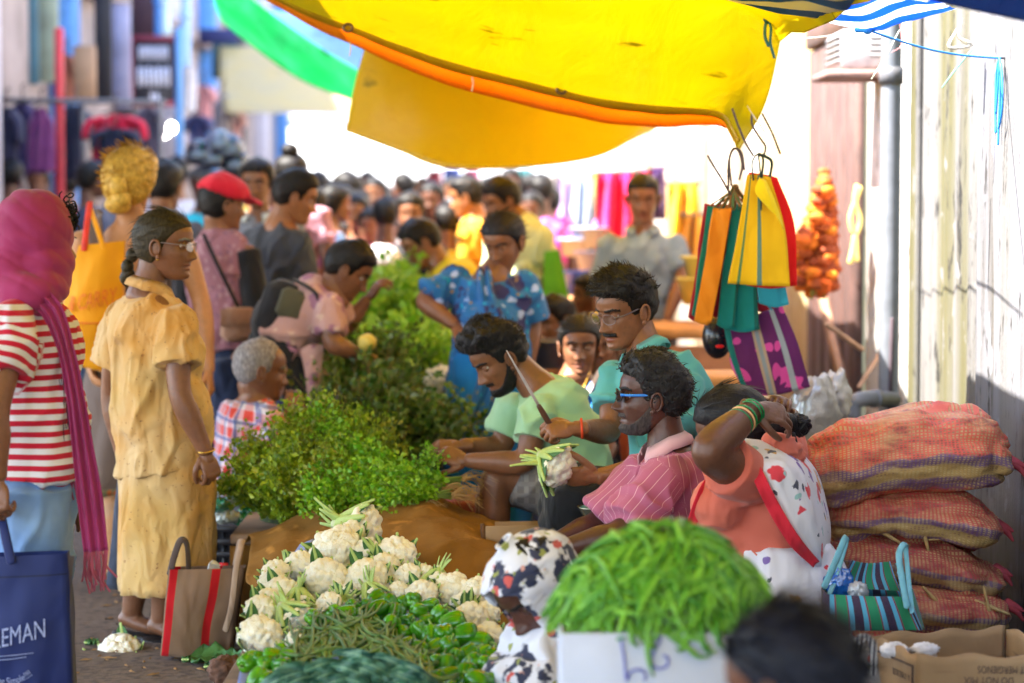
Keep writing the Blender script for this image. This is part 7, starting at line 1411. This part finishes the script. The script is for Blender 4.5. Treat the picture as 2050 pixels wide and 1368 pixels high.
# ---------------------------------------------------------------- crowd
cols = [('pink', (.7, .1, .24)), ('white', (.62, .62, .66)), ('light blue', (.3, .46, .75)), ('navy', (.02, .03, .08)), ('purple', (.24, .04, .36)), ('black', (.015, .015, .02)), ('turquoise', (.02, .4, .5)), ('magenta', (.55, .03, .28)), ('grey', (.22, .22, .25)), ('violet', (.3, .16, .6)), ('red', (.6, .03, .03)), ('yellow', (.75, .5, .03))]
protos = []
for i, (yaw, hr_) in enumerate([(0, 'man'), (R(180), 'man'), (R(60), 'man'), (R(-70), 'long'), (R(170), 'long')]):
    pr_, _ = back(1025, 390, 20, yaw, 'x', SK['deep'], cloth('crowd_shirt', (.5, .5, .5)), jean, q=0, hair=hr_); protos.append(pr_)
gg = np.random.default_rng(33); first = set(); rows_ = []
xs = [(20, 18, 355), (75, 19, 365), (130, 20, 372), (185, 17, 360), (225, 21, 368), (355, 19, 350), (405, 17, 372), (470, 19, 362), (540, 24, 372)] + [(600 + k * 31 + gg.uniform(-9, 9), gg.uniform(18, 30), None) for k in range(20)] + [(610 + k * 26 + gg.uniform(-9, 9), gg.uniform(14.5, 18), 400 + gg.uniform(0, 70)) for k in range(12)] + [(575 + k * 47 + gg.uniform(-15, 15), gg.uniform(13.6, 15.5), 400 + gg.uniform(-5, 55)) for k in range(6)] + [(560 + k * 24 + gg.uniform(-8, 8), gg.uniform(19, 27), 386 + gg.uniform(-18, 22)) for k in range(29)] + [(640 + k * 52 + gg.uniform(-15, 15), gg.uniform(16, 20), None) for k in range(11)] + [(720 + k * 44 + gg.uniform(-15, 15), gg.uniform(30, 38), None) for k in range(11)]
used_lab = {}
for i, (px, d, hy) in enumerate(xs):
    z = gg.uniform(1.38, 1.58) if hy is None else None; hy = hy if hy is not None else 390 - (z - 1.55) * FP / d
    src = protos[i % 5]; cn, cc = cols[(i * 5 + i // 12) % 12]; loc = W(px, hy, d); base = np.array(src['_o']); off = A(loc[0] - W(1025, 390, 20)[0], loc[1] - 20, 0); s = loc[2] / 1.55
    b0 = base * A(1, 1, 0); o = src if src.name not in first else inst(src, np.eye(3), base); first.add(src.name)
    o.matrix_world = Matrix.Translation(Vector((float(b0[0] + off[0]), float(b0[1] + off[1]), float(base[2] * s)))) @ Matrix.Scale(s, 4)
    lab = 'person in a %s top, %s, in the far crowd' % (cn, ['seen from behind', 'facing the camera', 'turned left', 'with long hair turned right', 'with long hair facing the camera'][i % 5]); o['label'] = lab; o['group'] = 'far crowd: ' + lab
    for ch in o.children:
        nm = ch.name.split('.')[0]
        if nm == 'shirt': ch.material_slots[0].link = 'OBJECT'; ch.material_slots[0].material = cloth('crowd_' + cn.replace(' ', '_'), cc)
        if nm == 'trousers': ch.material_slots[0].link = 'OBJECT'; ch.material_slots[0].material = [jean, blacktr, khaki, greytr][i % 4]
        if nm == 'body': ch.material_slots[0].link = 'OBJECT'; ch.material_slots[0].material = SK[['deep', 'brown', 'mid'][i % 3]]
    for r_ in ('_h', '_H'): pass
# ================================================================ THE STREET BEHIND
FX = -3.7
def board(name, label, px0, px1, py0, py1, d, m, cat='board', th=.06, frame=None):
    c = W((px0 + px1) / 2, (py0 + py1) / 2, d); w_, h_ = (px1 - px0) / FP * d, (py1 - py0) / FP * d; o = thing(name, label, cat, c - A(0, 0, h_ / 2)); mk('panel', box(c, (w_, th, h_), bev=.01), m, o)
    if frame: 
        fw_ = .05
        for s in (-1, 1): mk('frame', box(c + A(s * (w_ / 2 + fw_ / 2), -.01, 0), (fw_, th + .03, h_ + 2 * fw_), bev=.008), frame, o); mk('frame', box(c + A(0, -.01, s * (h_ / 2 + fw_ / 2)), (w_, th + .03, fw_), bev=.008), frame, o)
    return o, c
lf_ = thing('shop_row', 'row of shop fronts along the left side of the street', 'building', (FX - 1, 26, 0))
mk('wall', box((FX - .75, 27, 3), (1.2, 30, 6), bev=.02), plain('shop_wall', (.3, .25, .24), .8, .3, 2), lf_)
for k, y in enumerate(np.arange(14, 41, 3.2)): mk('pillar', box((FX - .1, y, 2.6), (.3, .35, 5.2), bev=.02), plain(['dark_paint', 'pale_paint', 'blue_paint'][k % 3], [(.03, .025, .035), (.5, .48, .55), (.08, .25, .6)][k % 3], .7), lf_)
mk('upper_ledge', box((FX - .2, 27, 3.4), (.5, 29, .16), bev=.02), plain('shop_ledge', (.22, .18, .19), .8), lf_)
bpanel = [('wall_panel_board', 'pinkish white panel at the far left of the shops', -40, 24, -60, 190, 19, (.5, .4, .4)), ('poster_board', 'teal and blue poster panel on the left shops', 26, 76, -60, 168, 19.4, (.07, .2, .28)), ('poster_board', 'pale green and blue striped panel beside the teal poster', 76, 117, -60, 165, 19.6, (.42, .5, .38)), ('timber_panel', 'peach wooden panel behind the hanging clothes', 148, 192, 92, 200, 20, (.55, .34, .2)), ('dark_gap_panel', 'near black doorway panel between the posters', 190, 224, -60, 205, 20.4, (.02, .018, .024)), ('poster_strip', 'lavender poster strip by the dark doorway', 226, 262, 10, 215, 20.8, (.42, .4, .55)), ('shop_board', 'dark maroon shop panel above the framed sign', 264, 318, -60, 74, 22, (.07, .03, .05)), ('blue_shutter', 'dark blue box sign at the end of the left shops', 398, 476, 58, 88, 26, (.02, .03, .16)), ('teal_shutter', 'dark teal box under the blue sign', 425, 478, 88, 158, 26, (.03, .1, .11))]  # near black board: the darkness of the gap is put into its colour
for nm, lb, a, b_, c_, e_, d, col in bpanel: board(nm, lb, a, b_, c_, e_, d, plain(nm + str(int(a)), dk(col, .72), .7, .35, 3), 'panel')
o, c = board('shop_sign', 'white lettered black shop sign in a maroon frame', 268, 350, 84, 202, 21.6, plain('sign_black', (.02, .02, .03), .6), 'sign', .08, plain('maroon_frame', (.2, .025, .05), .6))
for k, (zz, w_, h_) in enumerate([(.16, .27, .12), (-.05, .3, .17), (-.235, .1, .08)]):
    n_ = 7 if k < 2 else 2
    for j in range(n_): mk('lettering', box(c + A((j - (n_ - 1) / 2) * w_ / n_, -.045, zz), (w_ / n_ * .66, .012, h_ * (.9 if j % 2 else 1))), plain('sign_white', (.6, .62, .75), .6), o)
for i, (px, y0, y1, col, lb) in enumerate([(318, -60, 75, (.05, .25, .7), 'bright blue post above the framed sign'), (332, -60, 75, (.5, .7, .75), 'pale turquoise post above the framed sign'), (372, -60, 130, (.3, .5, .8), 'light blue post right of the framed sign'), (358, 60, 390, (.1, .3, .6), 'blue post beside the lamp'), (118, 60, 380, (.55, .03, .05), 'tall red post by the clothes rack')]):
    d = 22 - i * .4 if i < 4 else 18.4; a, b_ = W(px, y0, d), W(px, y1, d); b_[2] = 0 if i > 2 else b_[2]; pst = thing('street_post', lb, 'post', (a[0], d, b_[2])); mk('shaft', tube([b_, (a + b_) / 2, a], .035 + .01 * (i < 3), 12, 3), plain('post%d' % i, col, .5), pst); mk('collar', tube([(a + b_) / 2, (a + b_) / 2 + A(0, 0, .06)], .055, 12, 2), plain('post%d' % i, col, .5), pst)
# hanging garments on rails
def garment(px, y0, y1, w_, d, col, label, sl=True):
    a, b_ = W(px, y0, d), W(px, y1, d); hw = w_ / FP * d / 2; o = thing('hanging_garment', label, 'garment', b_, 'garments hanging before the left shops'); h = a[2] - b_[2]; G = []
    for v in np.linspace(0, 1, 14): w2 = hw * (.62 + .38 * min(1, v * 3.5)) * (1 + .1 * v); G.append([a + A(w2 * x, -.05 * (1 - x * x) * (1 + .4 * math.sin(x * 9 + v * 3 + px)), -h * v - .05 * abs(x) * (v < .1)) for x in np.linspace(-1, 1, 16)])
    mk('cloth', sheet(np.array(G), .05), cloth('garment%d' % int(px), col), o)
    if sl:
        for s in (-1, 1): mk('sleeve', tube([a + A(s * hw * .6, 0, -.04), a + A(s * hw * 1.2, -.02, -h * .2), a + A(s * hw * 1.35, -.02, -h * .42)], [.06, .06, .055], 10, 3, flat=.5), cloth('garment%d' % int(px), col), o)
    mk('hanger', tube([a + A(-hw * .6, 0, 0), a + A(0, 0, .04), a + A(0, 0, .12), a + A(.03, 0, .14)], .008, 6, 3), plain('dark_wire', (.09, .06, .06), .45), o)
for args in [(12, 215, 370, 40, 18, (.02, .02, .05), 'black navy shirt hanging at the far left'), (45, 205, 350, 34, 18.3, (.04, .03, .1), 'dark violet shirt second from the left end'), (82, 215, 345, 52, 17.6, (.14, .03, .12), 'plum purple dress hanging beside the red post', False), (150, 210, 360, 44, 18.6, (.02, .025, .05), 'black shirt right of the red post'), (230, 228, 335, 88, 18, (.5, .008, .04), 'red edged jacket hanging above the fair-haired shopper'), (232, 255, 345, 66, 17.9, (.012, .016, .04), 'black navy jacket inside the red one'), (300, 215, 340, 40, 19.5, (.06, .05, .08), 'charcoal shirt hanging right of the red jacket'), (376, 125, 225, 34, 22, (.6, .58, .6), 'white cloth hanging on the light blue post', False), (408, 170, 240, 30, 24, (.55, .25, .25), 'salmon pink shirt under the teal box'), (445, 190, 300, 34, 24.5, (.35, .33, .36), 'pale grey shirt under the teal box'), (468, 220, 290, 30, 25, (.65, .42, .5), 'light pink shirt at the end of the rail'), (395, 230, 300, 36, 21, (.03, .03, .09), 'navy shirt below the white cloth'), (100, 120, 200, 30, 20.5, (.5, .46, .42), 'cream shirt high on the left shops'), (136, 110, 200, 26, 20.2, (.45, .16, .1), 'terracotta shirt beside the peach panel')]: garment(*args)
rl = thing('clothes_rail', 'steel clothes rail across the left shops', 'rail', (W(0, 205, 18)[0], 18, 0)); mk('bar', tube([W(-30, 200, 18.2), W(150, 203, 18.2), W(330, 205, 18.6)], .02, 8, 3), plain('dark_steel', (.1, .1, .11), .4), rl)
for px in (-20, 165, 320): a = W(px, 203, 18.3); mk('upright', tube([a, a * [1, 1, 0]], .02, 8, 2), plain('dark_steel', (.1, .1, .11), .4), rl)
em = NT('lamp_glow'); e_ = em.n('Emission', None, Color=(1, .97, .92), Strength=14.0); em.t.links.new(e_.outputs[0], em.out.inputs[0])
lp = thing('shop_lamp', 'bright white twin shop lamp on the blue post', 'lamp', W(335, 275, 21)); 
for px, py in ((330, 266), (344, 256)): mk('bulb', ell(W(px, py, 21), (.036, .036, .04), 16), em.m, lp)
mk('bracket', tube([W(356, 250, 21.2), W(340, 242, 21), W(330, 255, 21)], .012, 6, 3), plain('dark_steel', (.1, .1, .11), .4), lp)
for i, (px, py, col) in enumerate([(398, 310, (.02, .02, .04)), (425, 318, (.03, .03, .06)), (462, 300, (.05, .06, .12)), (475, 330, (.02, .02, .03)), (440, 290, (.12, .14, .22))]):
    hm_ = thing('helmet', ['black helmet on the left of the stacked helmets', 'dark grey helmet in the middle of the stack', 'blue grey helmet at the top right of the stack', 'black helmet at the lower right of the stack', 'pale blue helmet at the top of the stack'][i], 'helmet', W(px, py + 20, 15.5)); V, F = ell((0, 0, 0), 1, 24); V[:, 2] = np.maximum(V[:, 2], -.65); mk('shell', (V * A(.09, .11, .1) + W(px, py, 15.5), F), plain('helmet%d' % i, col, .15, .1), hm_); mk('visor', box(W(px, py + 3, 15.38), (.13, .02, .06), bev=.02), plain('visor', (.1, .12, .15), .08, .1), hm_)
hs2 = thing('helmet_stand', 'dark stand holding the stacked helmets', 'stand', W(436, 345, 15.6) * [1, 1, 0]); c = W(436, 350, 15.6); mk('shelf', box(c, (.36, .3, .04), bev=.01), plain('dark_steel', (.1, .1, .11), .4), hs2); mk('column', box(c * [1, 1, .5], (.1, .1, c[2] - .05)), plain('dark_steel', (.1, .1, .11), .4), hs2)
# far end
fe = thing('end_building', 'sunlit white building closing the far end of the street', 'building', (0, 46, 0)); mk('wall', box((2, 46, 1.45), (22, .6, 2.9), bev=.02), plain('sunlit_white', (.8, .79, .78), .8, .04, 1), fe); mk('upper_storey', box((2, 46.4, 6.05), (22, .6, 6.2), bev=.02), plain('beige_storey', (.42, .36, .26), .8, .25, 1.2), fe)
for k in range(8): mk('window', box((-6 + 2.3 * k, 46.06, 4.4), (1.1, .14, 1.3), bev=.02), plain('window_dark', (.05, .06, .08), .2), fe)
o, c = board('fascia_sign', 'long lavender fascia sign above the white wall at the street end', 535, 760, 226, 256, 44, plain('lavender_sign', (.35, .36, .55), .6, .3, 1.5), 'sign', .1); 
for k in range(9): mk('lettering', box(c + A(-.9 + k * .22, -.06, .0), (.13, .02, .13)), plain('lavender_pale', (.6, .6, .72), .6), o)
# right stalls
fbk = lambda nm, lb, px, y0, y1, w_, d, col: (lambda o: (mk('cloth', sheet(np.array([[W(px + w_ * (x - .5) * (1 + .1 * v), y0 + (y1 - y0) * v, d + .06 * math.sin(x * 14 + v * 2)) for x in np.linspace(0, 1, 30)] for v in np.linspace(0, 1, 10)]), .004), cloth(nm + str(int(px)), col), o), mk('rod', tube([W(px - w_ * .55, y0 + 1, d), W(px + w_ * .55, y0 + 1, d)], .015, 6, 2), hook, o)))(thing(nm, lb, 'cloth', W(px, y1, d)))
for a in [('hanging_cloth', 'hot pink cloth hanging behind the young man on the right', 1236, 345, 600, 78, 15, (.8, .005, .12)), ('hanging_cloth', 'pink red cloth behind the young man', 1300, 340, 420, 50, 15.3, (.65, .02, .16)), ('hanging_cloth', 'deep purple cloth right of the young man', 1318, 335, 440, 26, 15.1, (.1, .03, .2)), ('hanging_cloth', 'golden yellow cloth on the white wall', 1368, 365, 480, 60, 15.5, (.85, .5, .01)), ('hanging_cloth', 'orange yellow cloth lower on the white wall', 1385, 430, 520, 40, 14.6, (.75, .35, .01)), ('hanging_cloth', 'pale blue cloth among the far garments', 1165, 350, 460, 40, 18, (.5, .6, .75)), ('hanging_cloth', 'lilac cloth among the far garments', 1135, 355, 470, 30, 18.6, (.5, .36, .6)), ('hanging_cloth', 'yellow striped cloth among the far garments', 1195, 345, 440, 26, 18.2, (.6, .5, .1)), ('hanging_cloth', 'white cloth among the far garments', 1095, 350, 400, 36, 21, (.65, .62, .66)), ('hanging_cloth', 'royal blue cloth hanging far under the amber tarpaulin', 905, 338, 400, 34, 25, (.03, .1, .5)), ('hanging_cloth', 'rose cloth hanging far under the amber tarpaulin', 945, 340, 395, 30, 25.5, (.6, .12, .25)), ('hanging_cloth', 'white cloth hanging far under the amber tarpaulin', 1010, 338, 392, 40, 26, (.6, .58, .62)), ('hanging_cloth', 'teal cloth hanging far under the amber tarpaulin', 1050, 338, 398, 28, 25, (.02, .3, .34)), ('hanging_cloth', 'dark red cloth hanging far under the amber tarpaulin', 870, 342, 402, 28, 26, (.35, .02, .05)), ('hanging_cloth', 'turquoise cloth behind the mustard shirt', 915, 400, 500, 50, 16.5, (.01, .38, .5))]: fbk(*a)
for i, (px, py, d, r, col, lb) in enumerate([(1180, 470, 15, .12, (.35, .38, .5), 'pale steel pot on the far right stall'), (1150, 490, 15, .1, (.4, .42, .55), 'steel pot left of the larger one on the stall'), (1195, 520, 14.5, .13, (.3, .33, .6), 'bluish tub on the right stall'), (1165, 560, 14, .13, (.03, .08, .6), 'blue plastic tub behind the seated child'), (1404, 575, 11.8, .12, (.7, .5, .08), 'yellow basin on the counter at the right'), (1410, 530, 12, .11, (.72, .55, .1), 'upper yellow basin stacked at the right'), (1090, 700, 10.4, .11, (.12, .1, .1), 'dark wide pot behind the seated woman'), (1215, 640, 11, .07, (.8, .5, .02), 'small yellow tub by the child')]):
    c = W(px, py, d); o = thing('tub', lb, 'tub', c - A(0, 0, r * .7)); mk('bowl', loft([[(c[0] + q * r * math.cos(t), c[1] + q * r * math.sin(t), c[2] + z * r) for t in np.linspace(0, 2 * P, 28, endpoint=False)] for q, z in [(.3, -.7), (.75, -.7), (.95, .3), (1.06, .34), (1.0, .3), (.85, 0), (.5, -.5)]], cap=True), plain('tub%d' % i, col, .3, .2, 6), o); mk('rim', tube([(c[0] + 1.04 * r * math.cos(t), c[1] + 1.04 * r * math.sin(t), c[2] + .33 * r) for t in np.linspace(0, 2 * P, 28)], .008, 6, 1), plain('tubrim%d' % i, dk(col, .8), .3), o)
for i, (px, py, d, w_, dd, lb) in enumerate([(1375, 660, 11.6, .5, .7, 'orange wooden counter at the right below the yellow basins'), (1170, 610, 14.5, .8, 1.6, 'low wooden stall table under the blue tubs'), (1420, 760, 9.6, .55, .4, 'pale wooden ledge behind the floral bag')]):
    c = W(px, py, d); o = thing('counter', lb, 'counter', c * [1, 1, 0]); mk('top', box(c, (w_, dd, .05), bev=.008), plain('orange_wood', (.5, .22, .06), .7, .3, 8), o); mk('front', box((c[0], c[1] - dd / 2 + .03, c[2] / 2 - .02), (w_ - .04, .03, c[2] - .08), bev=.004), plain('orange_wood_dark', (.32, .13, .05), .7, .3, 8), o)
rc = thing('red_crate', 'dark red crate behind the herb heap', 'crate', W(925, 1090, 8.9) * [1, 1, 0]); c = W(925, 1000, 8.9)
mk('box', box((c[0], 8.95, c[2] / 2), (.16, .25, c[2]), bev=.01), plain('red_plastic', (.22, .025, .015), .5), rc)
for k in range(4): mk('slot_rail', box((c[0], 8.82, c[2] * (.2 + .22 * k)), (.15, .012, .03), bev=.003), plain('red_plastic_dark', (.14, .015, .01), .5), rc)
